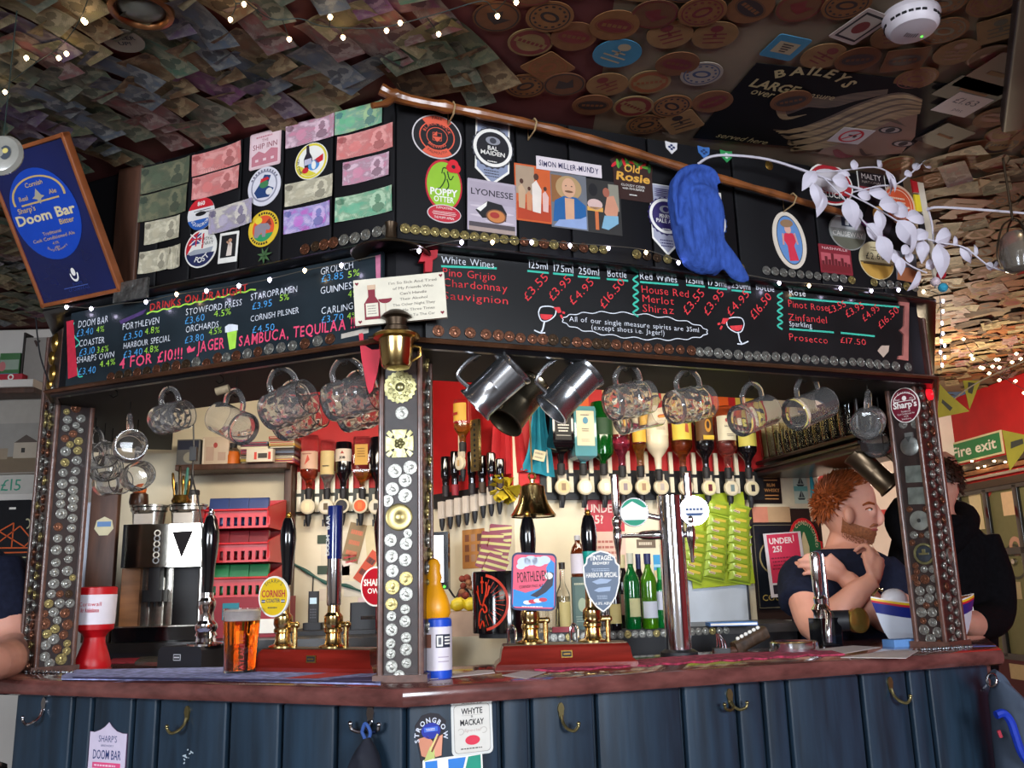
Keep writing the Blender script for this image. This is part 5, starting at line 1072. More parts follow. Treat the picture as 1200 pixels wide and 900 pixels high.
# PLAQUE, SHADE AND BRASS LAMP ON THE MIDDLE POST
m_plq=K('#d8d0bc');W_,H_=.225,.117;P0=PCF.at(469,351,.075);mb=MB();mb.bbox((0,0,0),(W_,H_,.012),m_plq,.002);red_=K('#7c1428')
mb.prism([(-.088,-.046),(-.050,-.046),(-.050,-.005),(-.060,.012),(-.060,.030),(-.077,.030),(-.077,.012),(-.088,-.005)],.006,.0075,red_);mb.flat(rect(.030,.034,-.069,-.022),.0078,m_plq);mb.prism(rect(.020,.012,-.0685,.036),.006,.0078,K('#c8a88c'));mb.flat(ell(.017,.012,20,-.036,.004,180,360),.0066,red_);mb.flat(rect(.003,.03,-.036,-.022),.0066,K('#c8b8a0'));squig(mb,-.069,-.022,.024,.026,4,K('#8c8278'),.0081)
for x,y in((-.104,.048),(.104,.050),(-.100,-.05),(.102,-.045)):mb.flat([(x,y-.005),(x+.005,y+.001),(x+.003,y+.004),(x,y+.002),(x-.003,y+.004),(x-.005,y+.001)],.0068,red_)
for k,s in enumerate(("I'm So Sick And Tired","of My Friends Who","Can't Handle","Their Alcohol","The Other Night They","Left Me Three Times","Carry Me To The Car")):mb.text(s,.034,.038-k*.0142,.0068,K('#6c655c'),.0068,0,'c',w=(.118,.10,.066,.068,.104,.10,.10)[k])
tag(mb.build('plaque',None,PCF.matp(P0,3.5)),'cream plaque with a red bottle and a joke hung on the middle post','plaque')
P1=PCF.at(458,288,.07);mb=MB();mb.lathe([(.100,-.022),(.096,-.024),(.06,-.004),(.03,.010),(.016,.018),(.012,.045),(.016,.060),(.004,.066)],m_brassd,seg=40,cap0=False);mb.lathe([(.094,-.0225),(.06,-.007),(.02,.004),(.002,.006)],m_brassd,seg=40,cap0=False,cap1=False)
sh=thing('lamp_shade','dark bronze smoke shade above the cream plaque','shade',T(*(P1)))
mb.build('cone',sh);q=MB();q.tube([Vector((0,0,.055)),PCF.n*-.035+Vector((0,0,.058)),PCF.n*-.075+Vector((0,0,.05))],.005,m_brassd,8);q.build('bracket',sh)
P2=PCF.at(464.5,398,.085);lp=thing('oil_lamp','brass oil lamp fixed to the middle post below the plaque','lamp',T(*P2))
k_=.00212
MB().lathe([(10*k_,-34*k_),(15*k_,-33*k_),(17*k_,-30*k_),(20*k_,-6*k_),(20.5*k_,0)],m_brassp,seg=36).build('font',lp)
MB().lathe([(20.5*k_,-1*k_),(26*k_,1*k_),(27*k_,4*k_),(25*k_,6*k_),(20*k_,7*k_)],m_brass,seg=36).build('gallery_ring',lp)
MB().lathe([(14*k_,7*k_),(14*k_,14*k_),(11*k_,16*k_),(13*k_,24*k_),(18*k_,26*k_),(15*k_,30*k_),(9*k_,34*k_),(4*k_,35*k_)],m_brassd,seg=30).build('burner',lp)
MB().tube([(20*k_,0,-8*k_),(28*k_,0,-10*k_),(27*k_,0,-20*k_),(18*k_,0,-26*k_)],1.6*k_,m_brass,8).build('handle',lp)
MB().cyl((-26*k_,0,3*k_),(-32*k_,0,3*k_),2*k_,m_brassd,seg=10).build('knob',lp)
q=MB();q.tube([PCF.n*-.02+Vector((0,0,.005)),PCF.n*-.085+Vector((0,0,-.01))],.006,m_brass,8);q.build('bracket',lp)
mb=MB();pp=[(421,392),(431,389),(444,390),(447,412),(443,436),(437,458),(433,462),(430,452),(424,420)];o_=PCF.loc(434,425,.03);mb.prism([(PCF.loc(x,y,.03)[0]-o_[0],PCF.loc(x,y,.03)[1]-o_[1])for x,y in pp][::-1],0,.006,K('#c01c34'));tag(mb.build('red_pennant',None,PCF.mat(434,425,.03)),'red pointed tongue hanging left of the brass oil lamp','ornament')
# GLASS MUGS AND TANKARDS HANGING FROM THE BEAM
def clear(name,tint='#ffffff',rough=0.0):
 if name in MATS:return MATS[name]
 m=bpy.data.materials.new(name);m.use_nodes=True;nt=m.node_tree;b=nt.nodes['Principled BSDF'];nz=node(nt,'ShaderNodeTexNoise',Scale=3.0);cr=node(nt,'ShaderNodeValToRGB');c_=lin(tint)
 cr.color_ramp.elements[0].color=(*[x*.96 for x in c_],1);cr.color_ramp.elements[1].color=(*c_,1);nt.links.new(nz.outputs[0],cr.inputs[0]);nt.links.new(cr.outputs[0],b.inputs['Base Color'])
 setin(b,'Roughness',rough);setin(b,'Transmission Weight',.955 if name=='mug_glass' else 1.0);setin(b,'IOR',1.38);MATS[name]=m;return m
m_glass=clear('mug_glass');m_pewter=M('brushed_pewter','#b4b6ba',.22,.95,var=.2,scale=6,bump=.1);m_pewterw=M('warm_pewter','#a89a80',.25,.95,var=.3,scale=6,bump=.15);m_pewterd=M('dark_pewter','#5a4c3c',.35,.9,var=.3,scale=6,bump=.15)
m_hook=M('dark_iron_hook','#1c1a18',.4,.8)
def mug_meshes(style,L=.125,r=.045):
 """axis +x from base to mouth, handle towards +z"""
 X=RY(90)@RZ(180);b=MB();seg=48
 if style in('dimple','plain'):
  rows=[(0,.80),(.02,.94),(.08,1.0),(.2,1.04),(.4,1.05),(.6,1.05),(.72,1.03),(.80,.97),(1.0,.97)]if style=='dimple' else[(0,.93),(.02,1.0),(.08,1.0),(.25,.97),(.5,.96),(.75,.97),(.9,.98),(1.0,.98)]
  fine=[]
  for(a,p),(c_,q)in zip(rows[:-1],rows[1:]):
   for t in range(4):fine.append((a+(c_-a)*t/4,p+(q-p)*t/4))
  fine.append(rows[-1]);vs=[];fs=[]
  def rad(h,p,i):
   if style=='dimple' and.08<h<.78:
    row_=(h-.08)/.70*3;k=int(row_);u=row_-k-.5;v=((i/seg*9)+.5*(k%2))%1-.5;d2=(u*2)**2+(v*2)**2
    return r*p*(1-.12*max(0,1-d2))
   return r*p
  for h,p in fine:
   for i in range(seg):a=2*math.pi*i/seg;R_=rad(h,p,i);vs.append((R_*_c(a),R_*_s(a),h*L))
  inner=[(1.0,.90),(.7,.88),(.3,.86),(.14,.82),(.12,.5),(.12,.02)]
  for h,p in inner:
   for i in range(seg):a=2*math.pi*i/seg;vs.append((r*p*_c(a),r*p*_s(a),h*L))
  n=len(fine)+len(inner)
  for k in range(n-1):
   for i in range(seg):j=(i+1)%seg;fs.append((k*seg+i,k*seg+j,(k+1)*seg+j,(k+1)*seg+i))
  fs+=[tuple(range(seg))[::-1],tuple(range((n-1)*seg,n*seg))];b.add(vs,fs,m_glass,X)
  h_=MB();h_.tube(smoothpath([(L*.20,0,r*.98),(L*.22,0,r*1.5),(L*.40,0,r*1.95),(L*.62,0,r*1.95),(L*.80,0,r*1.5),(L*.84,0,r*.92)],6),.0075,m_glass,12)
 else:
  mt=style;b.lathe([(1.08*r,0),(1.12*r,.02*L),(1.06*r,.08*L),(1.0*r,.10*L),(.95*r,.5*L),(.955*r,.52*L),(.96*r,.54*L),(.94*r,.56*L),(.96*r,.92*L),(1.06*r,.97*L),(1.06*r,L),(.93*r,L),(.88*r,.9*L),(.86*r,.2*L),(.5*r,.12*L),(.01*r,.12*L)],mt,X,seg)
  h_=MB();h_.tube(smoothpath([(L*.14,0,r*.96),(L*.12,0,r*1.45),(L*.3,0,r*1.75),(L*.58,0,r*1.9),(L*.84,0,r*1.75),(L*.86,0,r*1.2),(L*.84,0,r*.9)],6),.0058,mt,8)
 return b,h_
MUGM={}
def mug(style,px,py,ang,yaw,label,Y=None,face=None,off=-.06,L=.125,r=.045,name='beer_mug',hook=True,cat='mug',group=None,hx=.5):
 sk=style if isinstance(style,str)else style.name;key=(sk,L,r)
 if key not in MUGM:
  b,h=mug_meshes(style,L,r);ob,oh=b.build('bowl'),h.build('handle');MUGM[key]=(ob.data,oh.data);bpy.data.objects.remove(ob);bpy.data.objects.remove(oh)
 p=face.at(px,py,off)if face else dy(px,py,Y)
 a,w=math.radians(ang),math.radians(yaw);ax_=(CR*_c(a)+CU*_s(a))*_c(w)-CF*_s(w);hz_=(CU-ax_*CU.dot(ax_)).normalized();sd=hz_.cross(ax_)
 top=hz_*(r*1.93-.004)+ax_*(L*hx)
 X=Matrix(((ax_.x,sd.x,hz_.x,p.x-top.x),(ax_.y,sd.y,hz_.y,p.y-top.y),(ax_.z,sd.z,hz_.z,p.z-top.z),(0,0,0,1)))
 o=thing(name,label,cat,X,group)
 for nm,me in zip(('bowl','handle'),MUGM[key]):q=bpy.data.objects.new(nm,me);COL.objects.link(q);q.parent=o
 if hook:
  z1=Z_BEAM;mb=MB();e=p-CF*.0;d_=Vector((.006,.0,0));zt=max(z1,p.z+.012)-p.z
  mb.tube([Vector((0,0,zt)),Vector((0,0,.012)),Vector((.008,0,.004)),Vector((.007,0,-.007)),Vector((-.002,0,-.011)),Vector((-.008,0,-.005))],.0016,m_hook,6)
  tag(mb.build('cup_hook',None,T(*p)),'thin dark cup hook in the underside of the beam holding a drinking vessel','hook','cup hooks along the beam')
 return o
 # MUGS ON THE HOOKS
Lm,Rm='left beam','right beam'
mug('dimple',197,458,12,30,'small dimpled glass mug hanging leftmost under the left chalkboard',None,FL,-.06,.115,.042)
mug('plain',277,461,162,-38,'plain panelled glass mug with its base turned to the viewer',None,FL,-.06,.128,.046)
mug('dimple',326,436,22,22,'dimpled glass mug hanging in front, nearest left of the middle pair',None,FL,-.05,.135,.051)
mug('dimple',340,452,20,20,'dimpled glass mug half hidden behind the front left mug',None,FL,-.16,.135,.051,hook=True)
mug('dimple',403,424,14,16,'dimpled glass mug hanging beside the red pointed tongue',None,FL,-.05,.135,.051)
mug('dimple',418,440,14,14,'dimpled glass mug behind the one beside the red tongue',None,FL,-.16,.135,.051)
mug('dimple',152,490,20,62,'dimpled glass mug showing its mouth, right of the leftmost post',None,FL,-.16,.125,.047)
mug('dimple',160,528,20,55,'dimpled glass mug hanging just below another near the leftmost post',3.0,None,0,.125,.047)
mug('dimple',122,520,10,50,'glass mug hanging behind the leftmost post, upper of the cluster',3.05,None,0,.125,.045)
mug('plain',130,538,10,40,'glass mug hanging behind the leftmost post, lower of the cluster',3.15,None,0,.125,.045)
mug('plain',112,505,10,40,'glass mug mostly hidden by the leftmost post',2.95,None,0,.125,.045)
mug('dimple',733,431,10,-28,'dimpled glass mug hanging leftmost under the wine chalkboard',None,FR,-.05,.130,.049)
mug('plain',742,452,12,-20,'glass mug hanging behind the leftmost mug of the wine side',None,FR,-.17,.130,.047)
mug('dimple',804,437,9,-28,'dimpled glass mug second along under the wine chalkboard',None,FR,-.05,.130,.049)
mug('plain',879,453,16,-36,'straight glass mug against the glass shelf, nearer the bottles',None,FR,-.06,.140,.047)
mug('plain',943,444,17,-32,'straight glass mug hanging in front of the row of tumblers',None,FR,-.06,.150,.050)
mug('dimple',1017,462,10,-62,'dimpled glass mug seen from its base beside the rightmost post',None,FR,-.07,.130,.048)
mug('dimple',1030,486,8,-55,'dimpled glass mug under another beside the rightmost post',None,FR,-.22,.130,.048)
mug(m_pewter,556,418,-137,4,'silver pewter tankard hanging leftmost of three beside the middle post',None,FR,-.04,.150,.050,'tankard',cat='tankard',hx=.42)
mug(m_pewterw,593,440,-128,32,'brassy pewter tankard hanging in the middle of three, mouth showing',None,FR,-.15,.155,.050,'tankard',cat='tankard',hx=.42)
mug(m_pewter,646,424,-134,16,'silver pewter tankard hanging rightmost of three with open mouth',None,FR,-.04,.155,.050,'tankard',cat='tankard',hx=.42)
mug(m_pewterd,1036,531,-48,25,'dark fluted tankard hanging below the mugs beside the rightmost post',2.95,None,0,.160,.038,'tankard',cat='tankard',hx=.42)
for x,y,lb in((134,465,'empty iron hook under the beam near the leftmost post'),(258,448,'iron hook in the beam holding two corks')):
 p=FL.at(x,y-14,-.02);mb=MB();mb.tube([Vector(v)for v in((0,0,.01),(0,0,-.012),(.010,0,-.020),(.012,0,-.032),(0,0,-.038),(-.010,0,-.030))],.0022,m_hook,6);tag(mb.build('cup_hook',None,T(*p)),lb,'hook')
p=FL.at(262,459,-.02);mb=MB();mb.lathe([(.011,0),(.011,.036)],M('wine_cork','#8c7c62',.8,var=.3,scale=60,bump=.3),RY(75)@RZ(0),14);tag(mb.build('cork',None,T(p.x-.02,p.y,p.z)),'pale corks hanging on a hook above the panelled mug','cork')
# THINGS ON THE COUNTER
def st(x,y,z=CT):p=hz(x,y,z);return p,(p-CO).dot(CF)/FPX
def fz(face,p,rz=0):
 m=Matrix(((face.d.x,-face.n.x,0,p.x),(face.d.y,-face.n.y,0,p.y),(0,0,1,p.z),(0,0,0,1)));return m@RZ(rz)if rz else m
FC=Face((0,2,0),(1,0))
m_redp=M('red_plastic','#b81019',.4,var=.08);m_label=K('#dcd4dc');m_chrome=M('polished_chrome','#e4e4e8',.10,1.0,var=.03);m_bk=M('gloss_black','#0a0a0e',.12,var=.1,coat=.6);m_bkm=M('matt_black_plastic','#18181c',.5,var=.15)
m_mahog=M('red_mahogany_plinth','#701c14',.25,var=.4,scale=7,coat=.6,stretch=(.6,5,5));m_blueP=M('blue_plastic','#1c4cc0',.35,var=.08)
def cyl_text(mb,s,R_,a0,z,h,mat,bold=0.0,w=None):
 """lettering wrapped on a vertical cylinder, centred on the front (-y) plus a0 degrees"""
 adv=[0.36 if c_==' ' else(text_geo(c_,bold)[3]-text_geo(c_,bold)[2])+.13 for c_ in s];k=h/.70;kx=k if w is None else w/sum(adv);x=-sum(adv)*kx/2
 for c_,a in zip(s,adv):
  mid=x+a*kx/2;x+=a*kx
  if c_==' ':continue
  g=text_geo(c_,bold);mb.add(g[0],g[1],mat,RZ(math.degrees(mid/R_)+a0)@T(0,-R_,z)@RX(90)@SC(kx,k,1)@T(-(g[2]+g[3])/2,0,0))
p,k=st(108,782);o=thing('collection_tin','red plastic charity collection tin with white label beside the leftmost post','collection tin',fz(FL,p))
mb=MB();mb.lathe([(20*k,0),(20.5*k,3*k),(18*k,12*k),(12.5*k,28*k),(12*k,34*k),(15*k,39*k),(20.5*k,43*k),(21*k,48*k),(22*k,86*k),(22*k,91*k),(20*k,92*k),(2*k,92*k)],m_redp,seg=40);mb.build('body',o)
mb=MB();mb.lathe([(21.4*k,49*k),(22.3*k,83*k)],m_label,seg=40,cap0=False,cap1=False);R_=22.5*k
for a in(-42,28):cyl_text(mb,'Cornwall',R_,a,70*k,4.6*k,K('#c02840'));cyl_text(mb,'Air Ambulance',R_,a,63*k,5*k,K('#c02840'),.02,22*k)
mb.build('label',o)
# pint of beer
p,k=st(281,789);o=thing('pint_glass','full pint of amber beer standing on the blue runner','glass',T(*p))
mb=MB();mb.lathe([(18.2*k,0),(18.6*k,2*k),(19.5*k,30*k),(22*k,74*k),(21.4*k,74.2*k),(18.8*k,30*k),(17.6*k,4*k),(.5*k,4*k)],clear('clear_glass'),seg=40);mb.build('glass',o)
mb=MB();mb.lathe([(17.5*k,4.2*k),(18.75*k,30*k),(20.6*k,59.5*k),(.3*k,59.8*k)],clear('amber_beer','#e07018'),seg=40);mb.build('beer',o)
MB().lathe([(20.55*k,60*k),(21.2*k,70.5*k),(18*k,72.5*k),(.3*k,71*k)],M('beer_foam','#e8dcd8',.7,var=.08,scale=60,bump=.3),seg=40).build('foam',o)
mb=MB();R_=20.5*k
for kk,ch in enumerate('ATLANTIC'):mb.text(ch,0,0,5*k,M('red_glass_print','#a81820',.4),0,90,X=RZ(28)@T(0,-(19.1+.06*(8+kk*5.0))*k,(8+kk*5.0)*k)@RX(90))
mb.build('print',o)
# hand pumps
def clip(o,X,poly,draw,name='pump_clip',th=.006,mat=None):
 mb=MB();mb.prism(poly,0,th,mat or WHITE);draw(mb,th+.0006);q=mb.build(name,o);q.matrix_local=X;return q
def pump_tower(o,x,y,k,hgt,z0=0,mat=None,mat2=None):
 mt=mat or m_brassp;X=T(x,y,z0)
 mb=MB();mb.lathe([(17*k,0),(17*k,2*k),(11*k,4*k),(9.5*k,7*k),(9*k,16*k),(11*k,18*k),(11*k,21*k),(9.5*k,23*k),(11.5*k,27*k),(11*k,36*k),(7.5*k,40*k),(7*k,hgt)],mt,X,28);mb.build('tower',o)
 if mat is None:mb=MB();mb.cyl((9*k,0,26*k),(20*k,0,26*k),3.4*k,mt,X=X);mb.cyl((18*k,0,27*k),(18*k,0,0),3*k,mt,X=X);mb.sphere((20*k,0,26*k),4*k,mt,X);mb.build('side_spout',o)
def handle_black(o,x,y,k,z0,H_,band=None,r=10.0):
 X=T(x,y,z0);mb=MB();L=H_
 mb.lathe([(5.5*k,0),(6.2*k,.1*L),(7*k,.3*L),(r*.9*k,.5*L),(r*k,.63*L),(r*.92*k,.76*L),(r*.68*k,.88*L),(5.2*k,.92*L)],m_bk,X,30);hd_=mb.build('handle',o)
 mb=MB();mb.lathe([(5.0*k,.915*L),(5.2*k,.925*L),(3.2*k,.94*L),(4.2*k,.955*L),(4.2*k,.965*L),(2.8*k,.975*L),(3.4*k,.985*L),(2.4*k,L)],band or m_brass,X,24);mb.build('finial',hd_)
 # leftmost: black box with chrome pump
p,k=st(227,781);X=fz(FL,p);o=thing('beer_pump','black handled chrome beer pump on a black box left of the pint','beer pump',X)
mb=MB();W_=66*k;mb.prism([(-W_/2,0),(W_/2,0),(W_/2,20*k),(W_/2-4*k,24*k),(-W_/2+6*k,24*k),(-W_/2+1*k,20*k)],-24*k,24*k,m_bkm,RX(90));mb.flat(rect(11*k,7*k),0,K('#b8b8bc'),T(-3*k,-24.3*k,12*k)@RX(90));mb.flat(rect(9.5*k,5.5*k),0,m_bkm,T(-3*k,-24.6*k,12*k)@RX(90));mb.flat(rect(8*k,1.5*k),0,K('#b8b8bc'),T(-3*k,-24.9*k,12*k)@RX(90));mb.build('base',o)
MB().lathe([(22*k,24*k),(22*k,26*k),(12*k,28*k),(11*k,32*k),(13*k,35*k),(11*k,39*k),(13*k,43*k),(12.5*k,48*k),(9*k,52*k),(8*k,62*k),(10*k,68*k),(10*k,74*k),(7*k,78*k),(7*k,84*k)],m_chrome,T(16*k,0,0),32).build('tower',o)
handle_black(o,16*k,0,k,82*k,100*k,m_chrome,10.5)
# left mahogany plinth with two pumps
p,k=st(372,787);X=fz(FL,p);o=thing('beer_pump','red mahogany beer pump plinth with two handles left of the middle post','beer pump',X)
def plinth(o,xa,xb,k,d=46):
 mb=MB();hs=[(0,-3),(6,-3),(10,0),(22,1.5),(26,5)]
 rows=[(xa-(3 if i<2 else 0)+(2*i),xb+(3 if i<2 else 0)-(2*i),h,off)for i,(h,off)in enumerate(hs)]
 vs=[];
 for a,b,h,off in rows:vs+=[(a*k,(-d/2+off)*k,h*k),(b*k,(-d/2+off)*k,h*k),(b*k,(d/2-off)*k,h*k),(a*k,(d/2-off)*k,h*k)]
 fs=[(3,2,1,0)]+[(4*i+j,4*i+(j+1)%4,4*i+4+(j+1)%4,4*i+4+j)for i in range(len(rows)-1)for j in range(4)]+[tuple(range(4*len(rows)-4,4*len(rows)))]
 mb.add(vs,fs,m_mahog);mb.build('plinth',o)
 mb=MB();c_=(xa+xb)/2-(0 if xa>-70 else 0);Y_=(-d/2-.2)*k;mb.box((c_*k,Y_,16*k),(13*k,2*k,8*k),m_brass);mb.box((c_*k,Y_-.6*k,16*k),(10.5*k,1.6*k,5.5*k),BLACK);mb.box((c_*k,Y_-1.2*k,16*k),(8*k,1*k,1.6*k),m_brass);mb.build('name_plate',o)
 mb=MB();mb.bbox(((xa+xb)/2*k,0,26.4*k),((xb-xa-16)*k,(d-14)*k,1.2*k),m_brassd,.002);mb.build('top_plate',o)
plinth(o,-76,92,k)
xa=(322-372)*k*1.06;xb=(391-372)*k*1.06
pump_tower(o,xa,2*k,k,80*k,27*k);pump_tower(o,xb,2*k,k,50*k,27*k)
handle_black(o,xa+4*k,2*k,k,100*k,88*k)
MB().lathe([(8*k,0),(8.6*k,3*k),(8.6*k,54*k)],m_chrome,T(xb,2*k,75*k),30).build('chrome_sleeve',o)
mb=MB();mb.lathe([(8.9*k,0),(9.2*k,62*k),(9*k,63*k),(.3*k,63*k)],M('navy_enamel','#142468',.2,var=.1,coat=.5),T(xb,2*k,129*k),32)
for i,ch in enumerate('DOOM BAR'):
 if ch!=' ':mb.text(ch,0,0,6.0*k,WHITE,0,90,bold=.03,X=T(xb,2*k,0)@RZ(-14)@T(1.0*k,-9.6*k,(136+i*6.0)*k)@RX(90))
mb.build('handle',o)
def c_coast(mb,z):
 mb.flat(ell(20.5*k,22*k,40),z,K('#d8b41c',.4));mb.arc_text("SHARP'S",17*k,90,4.5*k,K('#54503c'),z+.0004,X=SC(1,.95,1));mb.text('CORNISH',0,-.5*k,8*k,K('#b02838'),z+.0006,bold=.02,w=35*k);mb.text('COASTER',0,-7*k,4.5*k,K('#24305c'),z+.0004,bold=.01,w=20*k);squig(mb,0,-13*k,16*k,4*k,1,K('#54503c'),z+.0004)
 for q in(-1,1):mb.flat(rect(5.5*k,3.6*k,q*14.5*k,-5.5*k),z+.0004,K('#24305c'));mb.flat(rect(5.5*k,.8*k,q*14.5*k,-5.5*k),z+.0008,WHITE)
clip(o,T(xa-1*k,-14*k,87*k)@RX(90),ell(22.5*k,24*k,40),c_coast)
# pump with the red clip half hidden by the post
p3,k3=st(440,760);X=fz(FL,p3);o=thing('beer_pump','beer pump with a round red badge half hidden behind the middle post','beer pump',X)
MB().lathe([(14*k3,0),(14*k3,3*k3),(8*k3,6*k3),(8*k3,60*k3),(6*k3,78*k3)],m_chrome,T(6*k3,4*k3,0),24).build('tower',o)
clip(o,T(6*k3,-8*k3,71*k3)@RX(90),ell(21*k3,23*k3,36),lambda mb,z:(mb.flat(ell(19*k3,21*k3,36),z,K('#a81424',.35)),mb.text("SHARP'S",0,1*k3,7.5*k3,WHITE,z+.0004,bold=.03,w=33*k3),mb.text('OWN',0,-8*k3,6*k3,WHITE,z+.0004,bold=.02)))
handle_black(o,6*k3,4*k3,k3,78*k3,95*k3)
# right mahogany plinth
p,k=st(662,781);X=fz(FC,p,3);o=thing('beer_pump','red mahogany beer pump plinth with two picture badges right of the middle post','beer pump',X)
plinth(o,-80,80,k,52)
xa=(623-662)*k;xb=(697-662)*k;pump_tower(o,xa,2*k,k,66*k,27*k);pump_tower(o,xb,2*k,k,66*k,27*k)
handle_black(o,xa,2*k,k,92*k,90*k);handle_black(o,xb,2*k,k,92*k,90*k)
MB().lathe([(7.4*k,0),(8.6*k,20*k)],M('teal_plastic','#169c8c',.35),T(xb,2*k,112*k),28).build('teal_band',o)
for x in(xa-26*k,xb-26*k):mb=MB();mb.tube(smoothpath([(x,6*k,27*k),(x,6*k,42*k),(x+4*k,6*k,47*k),(x+8*k,6*k,42*k),(x+8*k,6*k,27*k)],5),1.8*k,m_chrome,8);mb.build('swan_neck',o)
def c_porth(mb,z):
 mb.flat(rrect(49*k,61*k,5*k),z,K('#e0506c',.4));mb.flat([(-24*k,-29*k),(24*k,-29*k),(24*k,22*k),(19*k,26*k),(14*k,16*k),(16*k,2*k),(6*k,-8*k),(-10*k,-13*k),(-24*k,-9*k)],z+.0003,K('#1c84c8',.4))
 for a,b,r in((-12,22,8),(-4,24,8),(5,23,8),(12,25,7),(-16,17,5)):mb.flat(ell(r*k,r*.7*k,16,a*k,b*k),z+.0004+r*1e-6,K('#c8d4e4'))
 mb.flat([(15*k,2*k),(19*k,12*k),(23*k,10*k),(22*k,-4*k),(14*k,-12*k),(4*k,-18*k),(-4*k,-16*k),(8*k,-8*k)],z+.0006,K('#1c1c30',.4));mb.flat(ell(5*k,4*k,14,17*k,7*k),z+.0008,WHITE)
 mb.text('PORTHLEVEN',-1*k,0,12*k,K('#1c1418'),z+.0010,6,bold=.0,w=36*k);mb.text('CORNISH PALE ALE',-3*k,-7*k,3.4*k,K('#1c1418'),z+.0010,6,w=28*k)
 for i in range(4):mb.flat(ell(5*k,2.4*k,12,(-7+6*i)*k,(-24+1.2*i)*k),z+.0008+i*1e-5,(WHITE,K('#c83c50'))[i%2])
 mb.ring(.8,1,z+.0009,K('#a02848'),T(-15*k,-12*k,0)@SC(3*k),16);squig(mb,0,-28.5*k,28*k,2.6*k,1,WHITE,z+.0012)
clip(o,T(xa+4*k,-20*k,98*k)@RX(90)@RZ(-3),rrect(53*k,66*k,7*k),c_porth,mat=K('#1c2858',.4))
SHp=[(0,36),(9,33.5),(17,28),(18,22),(22,18),(21,-2),(16,-18),(8,-29),(0,-35),(-8,-29),(-16,-18),(-21,-2),(-22,18),(-18,22),(-17,28),(-9,33.5)]
def c_tint(mb,z):
 mb.flat([(a*.92*k,b*.945*k)for a,b in SHp][::-1],z,K('#4a5a70',.4));mb.text('TINTAGEL',0,24.5*k,5.5*k,WHITE,z+.0004,bold=.03,w=27*k);mb.text('BREWERY',0,19.5*k,3.2*k,WHITE,z+.0004,bold=.02);mb.text('HARBOUR SPECIAL',0,5*k,5.4*k,WHITE,z+.0004,bold=.02,w=37*k)
 squig(mb,0,13.5*k,24*k,4*k,2,K('#a8b4c4'),z+.0004);mb.flat([(-12*k,0),(-2*k,3.5*k),(12*k,2*k),(6*k,-2*k),(-6*k,-3*k)],z+.0004,K('#98a8c0'));mb.flat([(-10*k,-10*k),(-4*k,-7*k),(10*k,-6*k),(9*k,-11*k),(-5*k,-12*k)],z+.0004,K('#98a8c0'));mb.ring(.7,1,z+.0004,K('#98a8c0'),T(-6*k,-13*k,0)@SC(3.5*k),14,a0=150,a1=370);squig(mb,0,-18*k,14*k,5*k,3,K('#a8b4c4'),z+.0004);mb.text('4.8% ABV',0,-26.5*k,3.2*k,WHITE,z+.0004)
clip(o,T(xb+10*k,-20*k,96*k)@RX(90),[(a*k,b*k)for a,b in SHp][::-1],c_tint)
# chrome beer font
p,k=st(796,768);X=fz(FC,p);o=thing('beer_font','tall chrome beer tap column with two round white badges','beer tap',X)
MB().lathe([(22*k,0),(22*k,4*k),(17*k,7*k)],m_bkm,seg=36).build('base',o)
LN=T(0,0,0)@Matrix(((1,0,-.045,0),(0,1,0,0),(0,0,1,0),(0,0,0,1)))
MB().lathe([(15.5*k,6*k),(15.5*k,186*k),(14*k,187.5*k),(.3*k,187.5*k)],m_chrome,seg=48).build('column',o)
for sx,z,dx in((-1,140,66),(1,140,22)):
 mb=MB();mb.lathe([(5.5*k,0),(6*k,8*k),(5*k,20*k),(3*k,26*k),(2.6*k,(dx-14)*k)]if sx<0 else[(4*k,0),(4*k,8*k)],m_chrome,T(sx*15*k,0,z*k)@RY(90*sx),20)
 x0=sx*dx*k;mb.lathe([(2.0*k,-34*k),(2.6*k,-20*k),(4.5*k,-10*k),(5.5*k,-4*k),(5.5*k,6*k),(4.5*k,8*k),(5*k,12*k),(6*k,14*k),(5.8*k,20*k),(4*k,23*k)],m_chrome,T(x0,-6*k,z*k),24);mb.build('tap',o)
 MB().lathe([(3*k,0),(4.6*k,6*k),(5.2*k,44*k),(4.8*k,50*k),(1*k,51*k)],m_chrome,T(x0,-6*k,(z+23)*k),20,sx=1,sy=.7).build('lever',o)
 mb=MB();cx_=(-45 if sx<0 else 27)*k;zc_=167*k;Xc=T(cx_,-11*k,zc_)@RX(90);mb.lathe([(17.5*k,-6*k),(17.5*k,0)],m_chrome,Xc,40);mb.flat(ell(16.6*k,16.6*k,40),.0004,K('#ece8ea',.35),Xc)
 if sx<0:mb.flat(ell(16*k,16*k,14,0,0,20,160),.0008,K('#1c9070'),Xc);mb.flat([(-13*k,6*k),(-2*k,13*k),(3*k,10*k),(13*k,4*k),(13*k,0),(-13*k,0)],.0011,K('#ece8ea',.35),Xc);mb.flat(ell(16*k,16*k,14,0,0,215,325),.0008,K('#1c9070'),Xc)
 else:mb.flat([(-11*k,-3*k),(11*k,-3*k),(8*k,-6*k),(-8*k,-6*k)],.0008,K('#34507c'),Xc);[mb.flat(rect(3*k,2.4*k,(i-2)*4.2*k,1.6*k),.0009,K('#34507c'),Xc)for i in range(5)]
 mb.build('badge',o);MB().cyl((sx*14*k,-2*k,160*k),(cx_,-6*k,zc_),3.5*k,m_chrome).build('badge_arm',o)
